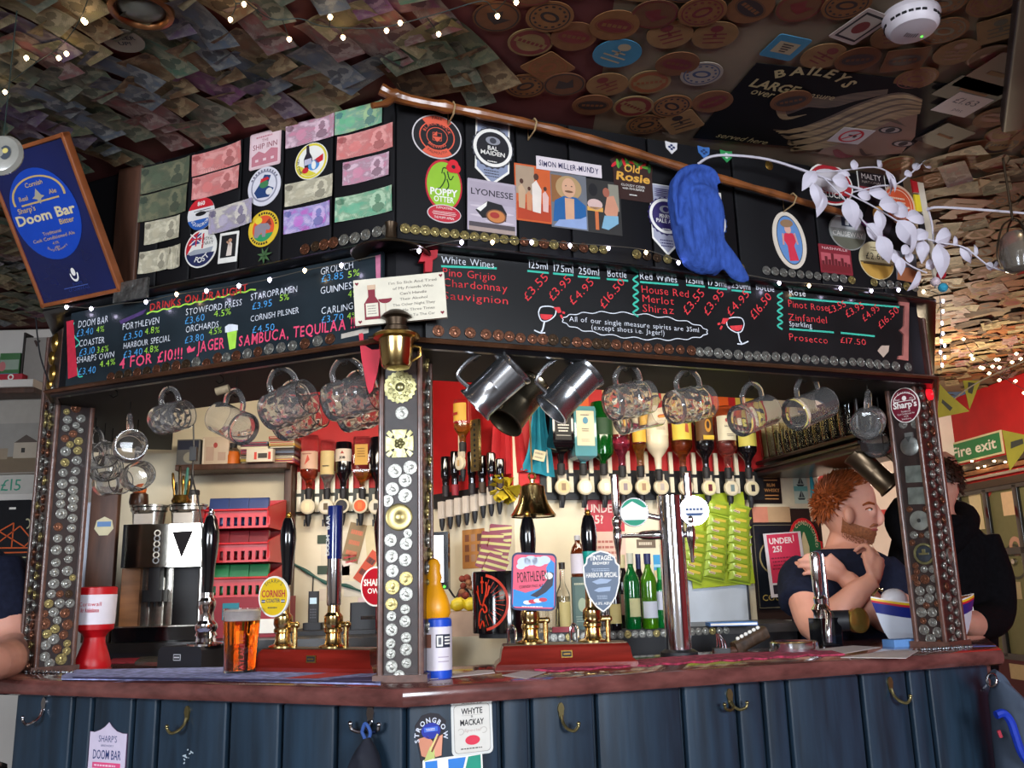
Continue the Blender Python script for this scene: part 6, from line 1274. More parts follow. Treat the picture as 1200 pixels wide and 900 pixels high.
 # small chrome tap at the right with dark body
p,k=st(966,757);X=fz(FR,p);o=thing('beer_tap','low chrome tap with a long lever in front of the ginger haired man','beer tap',X)
MB().bbox((4*k,0,16*k),(30*k,24*k,32*k),m_bk,.006).build('body',o)
mb=MB();mb.lathe([(9*k,32*k),(9*k,38*k),(11*k,42*k),(7*k,48*k),(8*k,54*k),(5*k,58*k)],m_chrome,T(-3*k,-4*k,0),24);mb.tube(smoothpath([(-3*k,-8*k,42*k),(-8*k,-22*k,36*k),(-13*k,-26*k,20*k),(-14*k,-26*k,6*k)],5),3.6*k,m_chrome,12);mb.build('tap',o)
MB().lathe([(3.5*k,0),(5.5*k,8*k),(6*k,48*k),(4*k,52*k)],m_chrome,T(-6*k,-5*k,56*k)@RX(4)@RY(-3),20).build('lever',o)
mb=MB();mb.bbox((2*k,2*k,80*k),(10*k,10*k,58*k),M('slate_tap_body','#3c4450',.3,var=.2),.004);mb.box((2*k,-3.4*k,92*k),(1.4*k,.6*k,1.4*k),m_brassp);mb.build('upright',o);MB().lathe([(2.4*k,0),(2.8*k,40*k),(1.5*k,66*k)],m_chrome,T(10*k,0,40*k),16).build('side_tube',o)
mb=MB();mb.lathe([(14*k,0),(14.5*k,8*k),(11*k,9*k),(.3*k,9.5*k)],m_brass,T(40*k,-10*k,28*k)@RX(90),32);mb.build('end_cap',o);MB().cyl((14*k,0,28*k),(40*k,-8*k,28*k),12*k,m_bkm,seg=24).build('cross_tube',o)
# chrome puck badge tray
p,k=st(931,764);o=thing('bottle_coaster','chrome rimmed round coaster with navy and gold top on the red towel','coaster',T(*p))
MB().lathe([(27*k,0),(28*k,1*k),(28*k,11*k),(26*k,12*k)],m_chrome,seg=40).build('rim',o)
mb=MB();mb.lathe([(26*k,11.5*k),(26*k,12.5*k)],m_brassp,seg=40);mb.flat(ell(21*k,21*k,36),12.8*k,K('#1c2450',.3));mb.flat(ell(8*k,8*k,20),13.1*k,K('#c03040',.3));mb.ring(12*k,14*k,13.1*k,m_brass);mb.build('top',o)
# towels and runners lying on the counter
def cloth(name,pts,mat,label,cat,th=.004,print_=None):
 P=[st(x,y)[0]for x,y in pts];c_=sum(P,Vector())/len(P);mb=MB();mb.prism([(q.x-c_.x,q.y-c_.y)for q in P],0,th,mat)
 if print_:print_(mb,c_,th)
 return tag(mb.build(name,None,T(c_.x,c_.y,CT+.0005)),label,cat)
m_tow=M('pink_red_printed_towel','#a83450',.9,var=.75,scale=55,bump=.6,detail=8);m_run=M('blue_white_printed_runner','#9098c8',.8,var=.55,scale=40,bump=.3,detail=8)
bot=[(626,786)]+[(640+17*i,787.5-1.02*i+(1.2 if i%2 else-.6))for i in range(20)]+[(990,768)]
cloth('bar_towel',bot+[(975,764),(880,766),(790,771),(700,779)],m_tow,'pink and red patterned bar towel with wavy edge along the right counter','bar towel')
def runp(mb,c_,th):
 for pts,m in((((330,797),(372,797),(440,789),(400,788)),K('#c83c3c')),(((85,795),(200,796),(440,800),(440,802.5),(85,797)),K('#24306c')),(((392,797),(442,794),(442,799),(385,799)),K('#24306c'))):P=[st(*q)[0]for q in pts];mb.flat([(q.x-c_.x,q.y-c_.y)for q in P],th+.0004,m)
cloth('bar_runner',((72,793),(90,786),(270,783),(445,784),(446,803),(250,798),(72,797)),m_run,'blue and white bar runner with a red stripe along the left counter','bar runner',.003,runp)
cloth('menu_card',((126,778),(142,763),(178,760),(158,777)),M('red_printed_card','#8c2030',.6,var=.5,scale=70),'red printed card lying on the counter by the collection tin','card',.002)
cloth('drip_tray',((158,778),(178,762),(214,758),(196,779)),M('steel_tray','#b0a89c',.25,.9,var=.2),'steel tray on the counter left of the black pump box','tray',.006)
for pts,lb in((((500,797),(560,786),(578,786),(580,789)),'white paper slip right of the blue collection tub'),(((588,792),(612,787),(640,788),(616,796)),'white printed leaflet in front of the right pump plinth'),(((938,763),(1000,757),(1032,759),(990,766)),'cream paper strip beside the low chrome tap'),(((985,771),(1040,763),(1076,763),(1062,772)),'pale folded paper in front of the lifeboat box')):cloth('paper_slip',pts,K('#cfc4c0'),lb,'paper',.0012)
p,k=st(1058,757);mb=MB();mb.bbox((0,0,4*k),(42*k,20*k,8*k),K('#5c88c0'),.002);tag(mb.build('leaflet_stack',None,fz(FR,p)),'light blue leaflet stack beneath the lifeboat box','leaflets')
# blue tub with yellow figure
p,k=st(513,794);o=thing('collection_tub','blue collection tub with white label and yellow top beside the middle post','collection tub',T(*p))
MB().lathe([(16.8*k,0),(17*k,2*k),(17*k,66*k),(15*k,68*k),(.3*k,68*k)],m_blueP,seg=36).build('tub',o)
mb=MB();mb.lathe([(17.2*k,9*k),(17.2*k,58*k)],m_label,seg=36,cap0=False,cap1=False);R_=17.4*k
def wrap_rect(a,z,w,h,m,dr=0):
 n=6;vs=[]
 for i in range(n+1):t=math.radians(a-w/2+w*i/n-90);vs+=[((R_+dr)*_c(t),(R_+dr)*_s(t),z-h/2),((R_+dr)*_c(t),(R_+dr)*_s(t),z+h/2)]
 mb.add(vs,[(2*i,2*i+2,2*i+3,2*i+1)for i in range(n)],m)
wrap_rect(30,42*k,64,15*k,K('#24283c'));wrap_rect(14,42*k,24,12*k,WHITE,.0004);wrap_rect(14,42*k,12,8*k,K('#5c5c64'),.0008);R2=R_;[wrap_rect(46,z*k,26,1.8*k,WHITE,.0004)for z in(46,42.5,39)];wrap_rect(-40,42*k,40,15*k,K('#8c5c4c'))
for z in(24,19):wrap_rect(30,z*k,46,1.2*k,K('#b0a0b0'))
mb.build('label',o)
MB().lathe([(16.5*k,0),(19*k,6*k),(18.5*k,15*k),(15*k,26*k),(10*k,36*k),(8*k,42*k),(9.5*k,47*k),(7.5*k,54*k),(8*k,62*k),(5*k,68*k),(1*k,70*k)],M('yellow_plastic','#e89c10',.35,var=.08),T(-4*k,0,67.5*k),32,sx=1.05,sy=.85).build('yellow_figure',o)
# lifeboat collection box
p,k=st(1088,752);X=fz(FR,p)@RZ(-10);o=thing('lifeboat_box','model lifeboat collection box behind the rightmost post','collection box',X)
hull=MB();n=26;wht,nav=M('white_gloss_hull','#ccd0dc',.3,var=.05),M('navy_hull','#1c2878',.3,var=.05)
LB=136*k;rows=[]
for j,(zz,wd_)in enumerate(((0,.10),(4,.45),(10,.72),(18,.88),(25,.96),(26,.97),(37,1.0),(38,1.0),(40.5,1.0),(43,1.0),(44.5,1.0))):
 r0=[]
 for i in range(n+1):
  u=-1+2*i/n;sheer=9*u*u if zz>22 else 9*u*u*zz/25;ext=(.60+.40*(min(zz,40)/40)**.42);r0.append((u*LB/2*ext,wd_*20*k*(1-abs(u)**2.6),(zz+sheer)*k))
 rows.append(r0)
cols=[wht,wht,wht,wht,wht,nav,nav,K('#c02430',.35),K('#e0b820',.35),K('#e8e0d8',.35)]
for j in range(len(rows)-1):
 for s_ in(-1,1):hull.add([(x,s_*y,z)for x,y,z in rows[j]+rows[j+1]],[(i,i+1,n+2+i,n+1+i)if s_<0 else(i+1,i,n+1+i,n+2+i)for i in range(n)],cols[j])
hull.add([(x,-y,z)for x,y,z in rows[0]]+[(x,y,z)for x,y,z in rows[0]],[(i,n+1+i,n+2+i,i+1)for i in range(n)],wht);hull.text('RNLI',53*k,0,7*k,WHITE,0,0,bold=.03,X=T(0,-9.5*k,33.5*k)@RZ(18)@T(3*k,-10*k,0)@RX(90))
hull.build('hull',o)
mb=MB();mb.add([(x*.985,-y*.97,z-.6*k)for x,y,z in rows[-1]]+[(x*.985,y*.97,z-.6*k)for x,y,z in rows[-1]],[(i,i+1,n+2+i,n+1+i)for i in range(n)],M('orange_deck','#c06428',.5));mb.build('deck',o)
mb=MB();mb.sphere((-38*k,0,50*k),(16*k,12*k,12*k),M('white_cabin','#e4e0e4',.3));mb.build('cabin',o);mb=MB();mb.bbox((0,4*k,62*k),(16*k,8*k,34*k),K('#cfc4b8'),.002);mb.flat(rect(12*k,26*k),0,K('#5c4c54'),T(0,-.4*k,62*k)@RX(90));mb.build('slot_card',o)
mb=MB();mb.tube([(-66*k,0,54*k),(-58*k,0,62*k),(-52*k,0,60*k)],1.6*k,m_brassp,8);mb.build('bow_rail',o)
p,k=st(1148,757);mb=MB();mb.prism([(-14*k,-10*k),(14*k,-10*k),(2*k,14*k),(-10*k,12*k)],0,.002,K('#343c74'));tag(mb.build('paper_slip',None,T(*p)),'dark blue leaflet at the right end of the counter','paper')
# beads at the foot of each end post
m_bead=M('silver_bead_chain','#8a8c90',.2,.9)
for(x,y),lb in(((62,789),'silver bead chain round the foot of the leftmost post'),((1105,761),'silver bead chain round the foot of the rightmost post')):
 p,k=st(x,y);mb=MB()
 for i in range(16):mb.sphere(((i-7.5)*5*k,.004*_s(i*1.7)-.016,2*k),2.2*k,m_bead,seg=8,rings=6)
 for i in range(15):mb.cyl(((i-7.5)*5*k,.004*_s(i*1.7)-.016,2*k),((i-6.5)*5*k,.004*_s((i+1)*1.7)-.016,2*k),.7*k,m_bead,seg=5)
 tag(mb.build('bead_chain',None,fz(FL if x<500 else FR,p)),lb,'bead chain')
 # brass ship's bell
p=dy(625,606,2.62);k=(p-CO).dot(CF)/FPX;o=thing('bell',"brass ship's bell hanging behind the right bar opening",'bell',T(*p))
MB().lathe([(26*k,0),(27*k,2*k),(24*k,6*k),(18*k,16*k),(15*k,27*k),(14*k,36*k),(9*k,39*k),(3*k,40*k),(3*k,44*k),(.3*k,45*k),(.3*k,38*k),(12*k,34*k),(15*k,18*k),(24*k,1*k)],m_brassp,seg=40,cap0=False).build('cup',o)
mb=MB();mb.tube([(4*k*_c(a),0,48*k+4*k*_s(a))for a in[i*.7 for i in range(9)]],1.3*k,m_brass,8,closed=True);mb.build('hanger',o);mb=MB();mb.tube([(0,0,51*k),(-.5*k,0,80*k),(0,.1,Z_BEAM-p.z)],1.2*k,K('#8c6c3c'),6);mb.build('rope',o)
MB().sphere((0,0,2*k),4*k,m_brassd).build('clapper',o)
# BEHIND THE BAR
def kY(p):return(p-CO).dot(CF)/FPX
m_steel=M('brushed_steel','#b8b4ac',.22,.95,var=.12,stretch=(1,1,8));m_mirror=M('mirror_steel','#bcb6ac',.08,1.0,var=.03);m_white2=K('#d8d2c8')
# back counters
zL=dy(180,752,3.3).z;xa_=-1.75;zR=dy(740,736,3.2).z
def slab(name,label,pts,z0,z1,mat,edge=None):
 mb=MB();mb.prism([(p[0],p[1])for p in pts],z1-.03,z1,mat);c_=sum((Vector((p[0],p[1],0))for p in pts),Vector())/len(pts)
 o=thing(name,label,'counter',T(c_.x,c_.y,0));q=mb.build('worktop',o);q.matrix_local=o.matrix_world.inverted()
 mb=MB();mb.prism([(c_.x+(p[0]-c_.x)*.97,c_.y+(p[1]-c_.y)*.97)for p in pts],z0,z1-.03,edge or m_bkm);q=mb.build('cabinet',o);q.matrix_local=o.matrix_world.inverted();return o
xw=dy(505,700,YL).x
slab('back_counter','dark back counter carrying the coffee machine and till',[(dy(112,740,3.2).x,3.22),(dy(505,740,3.2).x,3.22),(_a.x-.005,YL-.005),(dy(112,740,YL).x,YL-.005)],0,zL,M('dark_worktop','#1c1a1a',.35,var=.3))
zS=dy(366,738,3.6).z
mb=MB();mb.bbox(((dy(338,740,3.55).x+dy(492,740,3.55).x)/2,3.62,(zL+zS)/2),(dy(492,740,3.55).x-dy(338,740,3.55).x,.30,zS-zL),m_bkm,.004);tag(mb.build('till_shelf',None),'low black shelf on the back counter under the phone and till','shelf')
qA,qB=W2.at(598,700),W2.at(905,700);fr=Vector((0,-1,0))
RB=slab('rear_counter','back counter with a coin trimmed edge carrying wine bottles',[(qA.x+.0,qA.y-.34),(qB.x,qB.y-.34),(qB.x,qB.y-.006),(qA.x+.005,qA.y-.006)],0,zR,M('grey_worktop','#3c3a3a',.35,var=.3))
FE=Face((qA.x,qA.y-.342,0),(qB-qA));
for i in range(26):coin(RB,FE.matp(FE.pt(.12+i*.026,zR-.017),0),.0125,'sssb'[i%4])
# shelf with disc cases on the left wall
z_s=W1.at(280,549).z;xs0,xs1=W1.loc(222,549)[0],W1.loc(347,549)[0]
mb=MB();mb.bbox(((xs0+xs1)/2,YL-.08,z_s-.012),(xs1-xs0,.16,.024),m_wood,.003,axis=0);sh_=tag(mb.build('wall_shelf'),'brown wall shelf above the red crates holding disc cases','shelf')
xv=W1.loc(343,600)[0];z_a,z_b=W1.at(343,745).z,W1.at(343,500).z
mb=MB();mb.bbox((xv,YL-.05,(z_a+z_b)/2),(.032,.09,z_b-z_a),m_wood,.004);tag(mb.build('shelf_upright'),'brown upright board at the right end of the disc shelf','board')
ysh=YL-.13
def shelf_box(name,x0,x1,ytop,mat,label,cat,yb=547,d=.1,deco=None,Y=None):
 Y=Y or ysh;a,b=dy(x0,yb,Y),dy(x1,yb,Y);zt=dy((x0+x1)/2,ytop,Y).z;W_,H_=b.x-a.x,zt-z_s
 mb=MB();mb.bbox((0,d/2,H_/2),(W_,d,H_),mat,.002)
 if deco:mb.X=T(0,-.0006,H_/2)@RX(90);deco(mb,W_,H_);mb.X=I4
 return tag(mb.build(name,None,T((a.x+b.x)/2,Y,z_s)),label,cat)
shelf_box('radio',206,233,515,M('grey_radio','#5c5a58',.5),'grey radio at the left end of the disc shelf','radio',deco=lambda mb,W,H:(mb.flat(rect(W*.9,H*.35,0,H*.28),0,K('#24283c')),mb.flat(ell(W*.3,H*.22,16,W*.1,-H*.2),0,K('#8a8678'))))
shelf_box('carton',236,267,512,K('#c8b4a0'),'pale carton with a small red crest on the disc shelf','carton',deco=lambda mb,W,H:(mb.flat(rect(W*.06,H*.9,-W*.45,0),0,K('#e0d4c4')),mb.flat(ell(W*.08,H*.1,12,0,H*.2),0,K('#a84040')),mb.flat(rect(W*.3,H*.5,-W*.2,-H*.1),0,K('#b89c8c')),mb.flat(rect(W*.3,H*.3,W*.25,-H*.2),0,K('#b89c8c'))))
p=dy(272,547,YL-.10);k=kY(p);o=thing('jar','small jar of orange spice on the disc shelf','jar',T(p.x,p.y,z_s));MB().lathe([(9*k,0),(9*k,11*k),(7*k,16*k)],M('orange_spice','#c86418',.5),seg=20).build('body',o);MB().lathe([(7*k,16*k),(7*k,18*k),(5*k,21*k)],clear('clear_glass'),seg=20).build('neck',o);MB().lathe([(5*k,20*k),(5*k,26*k)],BLACK,seg=16).build('lid',o)
r_=random.Random(2);cc=['#3c2420','#a83028','#c8a83c','#5c6478','#8c3c5c','#b8a890','#2c2420','#d8ccb0','#7c5c48','#484038']
for x0,x1,n in((281,313,9),(314,344,11)):
 a,b=dy(x0,547,ysh),dy(x1,547,ysh)
 for i in range(n):
  W_=b.x-a.x;mb=MB();mb.bbox((0,.06,.005),(W_,.12,.0098),K(cc[(i*3+n)%10],.3),.0015,axis=0);mb.box((0,-.0004,.005),(W_*.9,.0008,.0035),K(cc[(i*7+5)%10]));st_='left' if n==9 else 'right'
  tag(mb.build('disc_case',None,T((a.x+b.x)/2+r_.uniform(-.002,.002),ysh,z_s+i*.0102)),'flat disc case in the %s stack on the wall shelf'%('shorter' if n==9 else 'taller'),'disc case','disc cases in the %s shelf stack'%('shorter' if n==9 else 'taller'))
a,b=dy(288,547,ysh-.06),dy(319,547,ysh-.06);mb=MB();W_=b.x-a.x;mb.bbox((0,.02,.026),(W_,.04,.052),K('#d0c4b0'),.002);[mb.flat(rect(W_*.1,.03),0,K('#c83c2c'),T(W_*q,-.0006,.024)@RX(90))for q in(-.15,.38)];mb.flat(rect(W_*.35,.02),0,K('#3c342c'),T(W_*.12,-.0006,.024)@RX(90))
tag(mb.build('small_carton',None,T((a.x+b.x)/2,ysh-.06,z_s)),'small white box with red squares in front of the disc cases','box')
# coffee machine
Yc=3.3;pA,pB=dy(133,752,Yc),dy(236,752,Yc);k=kY(pA)*.97;Wc=pB.x-pA.x;o=thing('coffee_machine','mirror fronted steel coffee machine on the back counter','coffee machine',T((pA.x+pB.x)/2,Yc,zL)@RZ(5.5))
MB().bbox((0,.15,9*k),(Wc*.98,.34,17*k),m_bk,.004).build('drip_base',o);MB().bbox((0,.02,18*k),(Wc*.98,.10,1.5*k),m_steel,.001).build('drip_tray',o)
MB().bbox((0,.22,75*k),(Wc*.94,.18,118*k),m_bk,.004).build('body',o)
mb=MB();mb.bbox((2*k,.01,114*k),(Wc*.90,.08,52*k),m_bkm,.003);mb.build('hood',o);mb=MB();mb.prism(rrect(Wc*.86,52*k,.004),0,.003,m_mirror);q=mb.build('mirror_panel',o);q.matrix_local=T(4*k,-.032,114*k)@RX(90)
for x,w,m in((-38,26,m_oak),(-22,14,m_steel),(6,12,m_steel),(44,7,m_steel)):MB().bbox((x*k,.05,52*k),(w*k,.03,72*k),m,.002).build('front_panel',o)
MB().bbox((-7*k,.045,46*k),(16*k,.03,60*k),m_steel,.002).build('front_panel',o);MB().bbox((28*k,.05,52*k),(30*k,.05,74*k),m_bkm,.003).build('side_panel',o)
mb=MB();mb.bbox((-6*k,0,76*k),(14*k,.05,32*k),m_bkm,.003);mb.bbox((-6*k,0,54*k),(24*k,.07,14*k),m_bkm,.006);[mb.cyl((x*k,0,48*k),(x*k,0,41*k),1.8*k,m_bkm,1.2*k)for x in(-13,-6,1)];mb.build('brew_group',o)
mb=MB();mb.prism([(-12*k,14*k),(12*k,15*k),(0,-17*k)],0,.003,M('black_felt','#141016',.9));q=mb.build('black_pennant',o);q.matrix_local=T(26*k,-.038,116*k)@RX(90)  # a pennant's reflection in the mirror panel, built as a dark triangle
for i in range(6):mb=MB();mb.ring(2.6*k,4*k,0,WHITE if i%2 else K('#9ca0a8'),seg=16);q=mb.build('dial_mark',o);q.matrix_local=T(-4*k,-.0365,(96+6.6*i)*k)@RX(90)
ztop=zL+140*k
for xm,lb in((168,'steel lidded pan on top of the coffee machine, left one'),(214,'steel lidded pan on top of the coffee machine, right one')):
 p=dy(xm,610,Yc+.05);q=thing('steel_pan',lb,'pan',T(p.x,Yc+.10,ztop));MB().lathe([(17*k,0),(19.5*k,2*k),(21*k,18*k),(23*k,20*k),(23*k,24*k),(21*k,25*k)],m_steel,seg=4*8,sx=1,sy=.8).build('pan',q);MB().lathe([(24.5*k,25*k),(24.5*k,27*k),(20*k,28*k)],m_steel,seg=32,sx=1,sy=.8).build('lid',q)
 MB().bbox((1*k,-19.5*k,9*k),(24*k,1.2*k,13*k),K('#c8c0b8'),.001).build('label_plate',q)
zp=ztop+28*k;p=dy(163,583,Yc+.1);q=thing('jar','dark jar with an orange stopper on the left steel pan','jar',T(p.x,Yc+.10,zp));MB().lathe([(11*k,0),(12*k,4*k),(11*k,14*k),(8*k,16*k)],M('brown_jar','#3c2418',.3),seg=22).build('body',q);MB().lathe([(8*k,16*k),(9*k,24*k),(4*k,28*k)],K('#d86a28'),seg=18).build('stopper',q)
p=dy(219,583,Yc+.1);q=thing('jar','dark lidded jar behind the tools on the right pan','jar',T(p.x+.01,Yc+.13,zp));MB().lathe([(9*k,0),(9*k,12*k),(7*k,14*k)],m_steel,seg=20).build('body',q);MB().lathe([(9*k,13*k),(9*k,18*k),(8*k,19*k)],m_bkm,seg=20).build('lid',q)
p=dy(210,583,Yc+.04);q=thing('tool_cluster','cluster of brass and black bar tools standing on the right pan','bar tools',T(p.x,Yc+.06,zp))
for i,(dx,h,m)in enumerate(((-8,38,m_brass),(-5,26,m_bkm),(-2,46,m_brassd),(1,34,m_brass),(4,44,K('#3c7a70')),(7,30,m_brass),(9,40,m_bkm))):mb=MB();mb.lathe([(1.8*k,0),(1.2*k,h*k*.4),(2.2*k,h*k*.7),(1.6*k,h*k),(.6*k,h*k*1.04)],m,T(dx*k,0,0)@RY(dx*.8),10);mb.build('tool',q)
MB().lathe([(11*k,0),(12*k,3*k),(9*k,10*k)],m_brass,seg=18).build('cup',q)
mb=MB();a=[dy(226,470,3.25),dy(227,520,3.25),dy(226,560,3.25),dy(233,590,3.2),dy(238,640,3.2),dy(236,720,3.25)];mb.tube(smoothpath(a,6),.003,m_bkm,6);mb.box(tuple(dy(227,532,3.25)),(.024,.02,.05),m_bkm);tag(mb.build('black_cable'),'black cable with an inline switch hanging past the coffee machine','cable')
# brown board with a badge, white sheet
p0,p1=dy(106,600,3.35),dy(138,600,3.35);zt,zb_=dy(120,572,3.35).z,zL;mb=MB();mb.bbox(((p0.x+p1.x)/2,3.36,(zt+zb_)/2),(p1.x-p0.x,.03,zt-zb_),m_wood,.003);brd=tag(mb.build('timber_board'),'reddish brown upright board left of the coffee machine','board')
FB=Face((0,3.344,0),(1,0));decal('beer_mat','hexagonal cream beer mat with blue band pinned to the brown board','beer mat',FB,122,617,23,23,lambda mb,W,H:(mb.prism(ell(W/2,H/2,7,0,0,90,450),0,.001,K('#c4bc9c')),mb.flat(rect(W*.7,H*.26,0,H*.12),Z1,K('#5c80b0'))),off=.001)
mb=MB();p=dy(101,622,3.3);mb.bbox((p.x,3.38,p.z-.1),(.10,.004,.42),K('#c4c8d4'),.001);tag(mb.build('paper_sheet'),'pale sheet of paper behind the leftmost post','paper')
# red stacked crates of snacks
Yk=3.42;o=None
for t,(yt,yl,yb)in enumerate(((580,597,619),(619,638,659),(659,679,700))):
 a,b=dy(238,yb,Yk),dy(314,yb,Yk);k=kY(a);X=T((a.x+b.x)/2,Yk,dy(276,yb,Yk).z);W_=b.x-a.x;lb=('red plastic snack crate, topmost of the stack','red plastic snack crate in the middle of the stack','red plastic snack crate at the foot of the stack')[t]
 c_=thing('snack_crate',lb,'crate',X);H_=(yb-yt)*k;Hf=H_*.54;mb=MB();mb.box((0,.125,.003),(W_,.25,.006),m_redp);mb.box((0,.248,H_/2),(W_,.005,H_),m_redp)
 for s_ in(-1,1):mb.prism([(0,0),(.25,0),(.25,H_),(.0,Hf+.01),(-.012,Hf)],-.003,.003,m_redp,T(s_*W_/2,0,0)@Matrix(((0,0,1,0),(1,0,0,0),(0,1,0,0),(0,0,0,1))))
 # slotted front
 zs0,zs1=Hf*.12,Hf*.60;mb.box((0,0,zs0/2),(W_,.005,zs0),m_redp);mb.box((0,0,(zs1+Hf)/2),(W_,.005,Hf-zs1),m_redp);ns=9
 for i in range(ns+1):mb.box((-W_/2+W_*i/ns,0,(zs0+zs1)/2),(W_*.055,.005,zs1-zs0),m_redp)
 mb.bbox((0,-.008,Hf),(W_+.006,.018,.008),m_redp,.003,axis=0);mb.build('crate',c_)
 pk=((('#2c3c6c',-.05),('#b0a088',.06)),(('#6c141c',-.08),('#c8902c',.06)),(('#1c6a3c',-.03),('#8c1828',.09)))[t]
 for j in range(5):
  cl=pk[j%2][0];mb=MB();mb.bbox((0,0,.0),(W_*.30,.022,H_*.86),K(cl,.35),.008,axis=0)
  if t==1 and j==1:mb.text('REAL',0,0,.022,K('#4c2c10'),.0005,X=T(0,-.0115,H_*.20)@RX(90),bold=.02)
  q=tag(mb.build('snack_packet',None,X@T((-.30+.15*j)*W_,.03+.02*(j%2)+.004*j,H_*.46+.006)@RX(-8)),('%s snack packet standing in the red crate %s'%({'#2c3c6c':'navy','#b0a088':'beige','#6c141c':'maroon','#c8902c':'amber','#1c6a3c':'green','#8c1828':'crimson'}[cl],('at the top of the stack','in the middle','at the bottom')[t])),'snack packet','snack packets in the %s crate'%('top','middle','bottom')[t])
mb=MB();p=dy(282,760,Yk-.05);zk=dy(276,700,Yk).z;mb.bbox((p.x,Yk+.10,(zL+zk)/2),(.26,.24,zk-zL-.002),K('#8c2430'),.004);mb.box((p.x-.05,Yk-.022,zk-.05),(.06,.004,.06),K('#207888'));mb.box((p.x+.03,Yk-.022,zL+.04),(.19,.004,.05),WHITE);tag(mb.build('packet_box'),'red and teal box on the back counter under the snack crates','box')
# phone, till, cards, cables
p=dy(367,738,3.6);k=kY(p);o=thing('cordless_phone','black cordless phone standing in its cradle on the till shelf','phone',T(p.x,p.y,zS));MB().bbox((0,0,4*k),(22*k,16*k,8*k),m_bkm,.006).build('cradle',o);mb=MB();mb.bbox((0,0,24*k),(12*k,6*k,40*k),m_bkm,.004);mb.build('handset',o);mb=MB();mb.flat(rect(8*k,7*k),0,M('phone_screen','#9cb4c0',.3,emit=.3),T(0,-3.2*k,33*k)@RX(90));[mb.box((x*2.6*k,-3.2*k,(14+y*3)*k),(1.8*k,.8*k,1.6*k),K('#4c4c54'))for x in(-1,0,1)for y in range(4)];mb.build('keypad',o)
p=dy(430,738,3.58);k=kY(p);o=thing('till','black till on the back counter half behind the middle post','till',T(p.x,p.y,zS));MB().bbox((0,0,15*k),(34*k,40*k,30*k),m_bkm,.008).build('body',o);MB().box((6*k,-20.5*k,13*k),(20*k,1*k,4*k),m_bk).build('slot',o);MB().bbox((4*k,4*k,33*k),(28*k,20*k,5*k),K('#d0b8b8'),.002).build('paper_roll',o)
mb=MB();mb.tube(smoothpath([W1.at(x,y,.012)for x,y in((330,655),(350,664),(368,675),(385,684),(405,686),(425,693),(445,692))],5),[.006+.002*_s(i)for i in range(31)],M('dark_green_cable','#1c4c44',.5),8);tag(mb.build('cable_bundle'),'dark green cable bundle sagging along the wall above the phone','cable')
mb=MB();mb.tube(smoothpath([W1.at(x,y,.008)for x,y in((367,676),(366,695),(362,715),(366,728),(375,734))],5),.0025,m_bkm,6);tag(mb.build('wall_wire'),'thin black wire dropping from the cable bundle to the phone','wire')
def plain(c_,marks=0,c2='#8c8478',seed=1):
 def f(mb,W,H):
  base_rect(mb,W,H,K(c_),.0008)
  if marks:squig(mb,0,0,W*.8,H*.8,marks,K(c2),Z1,seed)
 return f
for x,y,w,h,c_,n,c2,rot,lb in((393,652,34,56,'#d0c4ac',0,'#8c8478',0,'cream board on the wall behind the navy pump handle'),(415,636,20,46,'#8c7450',3,'#c86c4c',-14,'olive and orange brochure tilted on the wall'),(411,655,20,14,'#d8ccc0',2,'#b03038',12,'white ticket with red writing over the tilted brochure'),(410,668,22,12,'#d8cfb8',0,'#8c8478',0,'small cream card under the white ticket'),(430,664,12,40,'#c0482c',2,'#2c2420',-35,'orange leaflet leaning near the middle post'),(436,640,14,50,'#c8b890',0,'#8c8478',5,'tan envelope upright near the middle post'),(416,690,26,18,'#d0c8b8',0,'#8c8478',0,'white socket plate above the till'),(378,697,8,14,'#c8b8a4',0,'#8c8478',0,'small cream switch plate beside the phone wire')):
 decal('wall_card',lb,'card',W1,x,y,w,h,plain(c_,n,c2,int(x)),rot,.003 if n else.0008)
for x,y in((378,632),(378,668)):decal('wall_card','small dark green card on the cream board, %s'%('upper' if y<650 else 'lower'),'card',W1,x,y,12,10,plain('#2c3c2c'),0,.006)
# optics: bottles upside down in dispensers
def optic(face,x,y,k,off,badge,label,inner='#b89868'):
 """badge disc at pixel x, y"""
 X=face.mat(x,y,off);o=thing('optic_dispenser',label,'optic',X)
 MB().lathe([(9*k,0),(9*k,4*k),(7.5*k,5*k)],K('#c8bca0'),seg=26).build('badge_rim',o);mb=MB();mb.flat(ell(7*k,7*k,24),5.2*k,K(badge));mb.flat(rect(5*k,8*k),5.5*k,K(inner));mb.build('badge',o)
 mb=MB();mb.box((0,11*k,0),(9*k,8*k,5*k),K('#c0b4a0'));mb.build('collar',o);mb=MB();mb.lathe([(4*k,0),(3.4*k,8*k),(1.8*k,15*k)],m_bkm,T(0,-8*k,-2*k)@RX(90),14);mb.box((-3.5*k,-19*k,1*k),(2*k,8*k,2*k),m_bkm);mb.build('spout',o)
 mb=MB();mb.bbox((-13*k,4*k,-8*k),(5*k,18*k,3*k),K('#d8cfb8',.3),.001);mb.bbox((-13*k,30*k,-8*k),(5*k,26*k,3*k),K('#d8cfb8',.3),.001);mb.build('bracket',o)
 return X
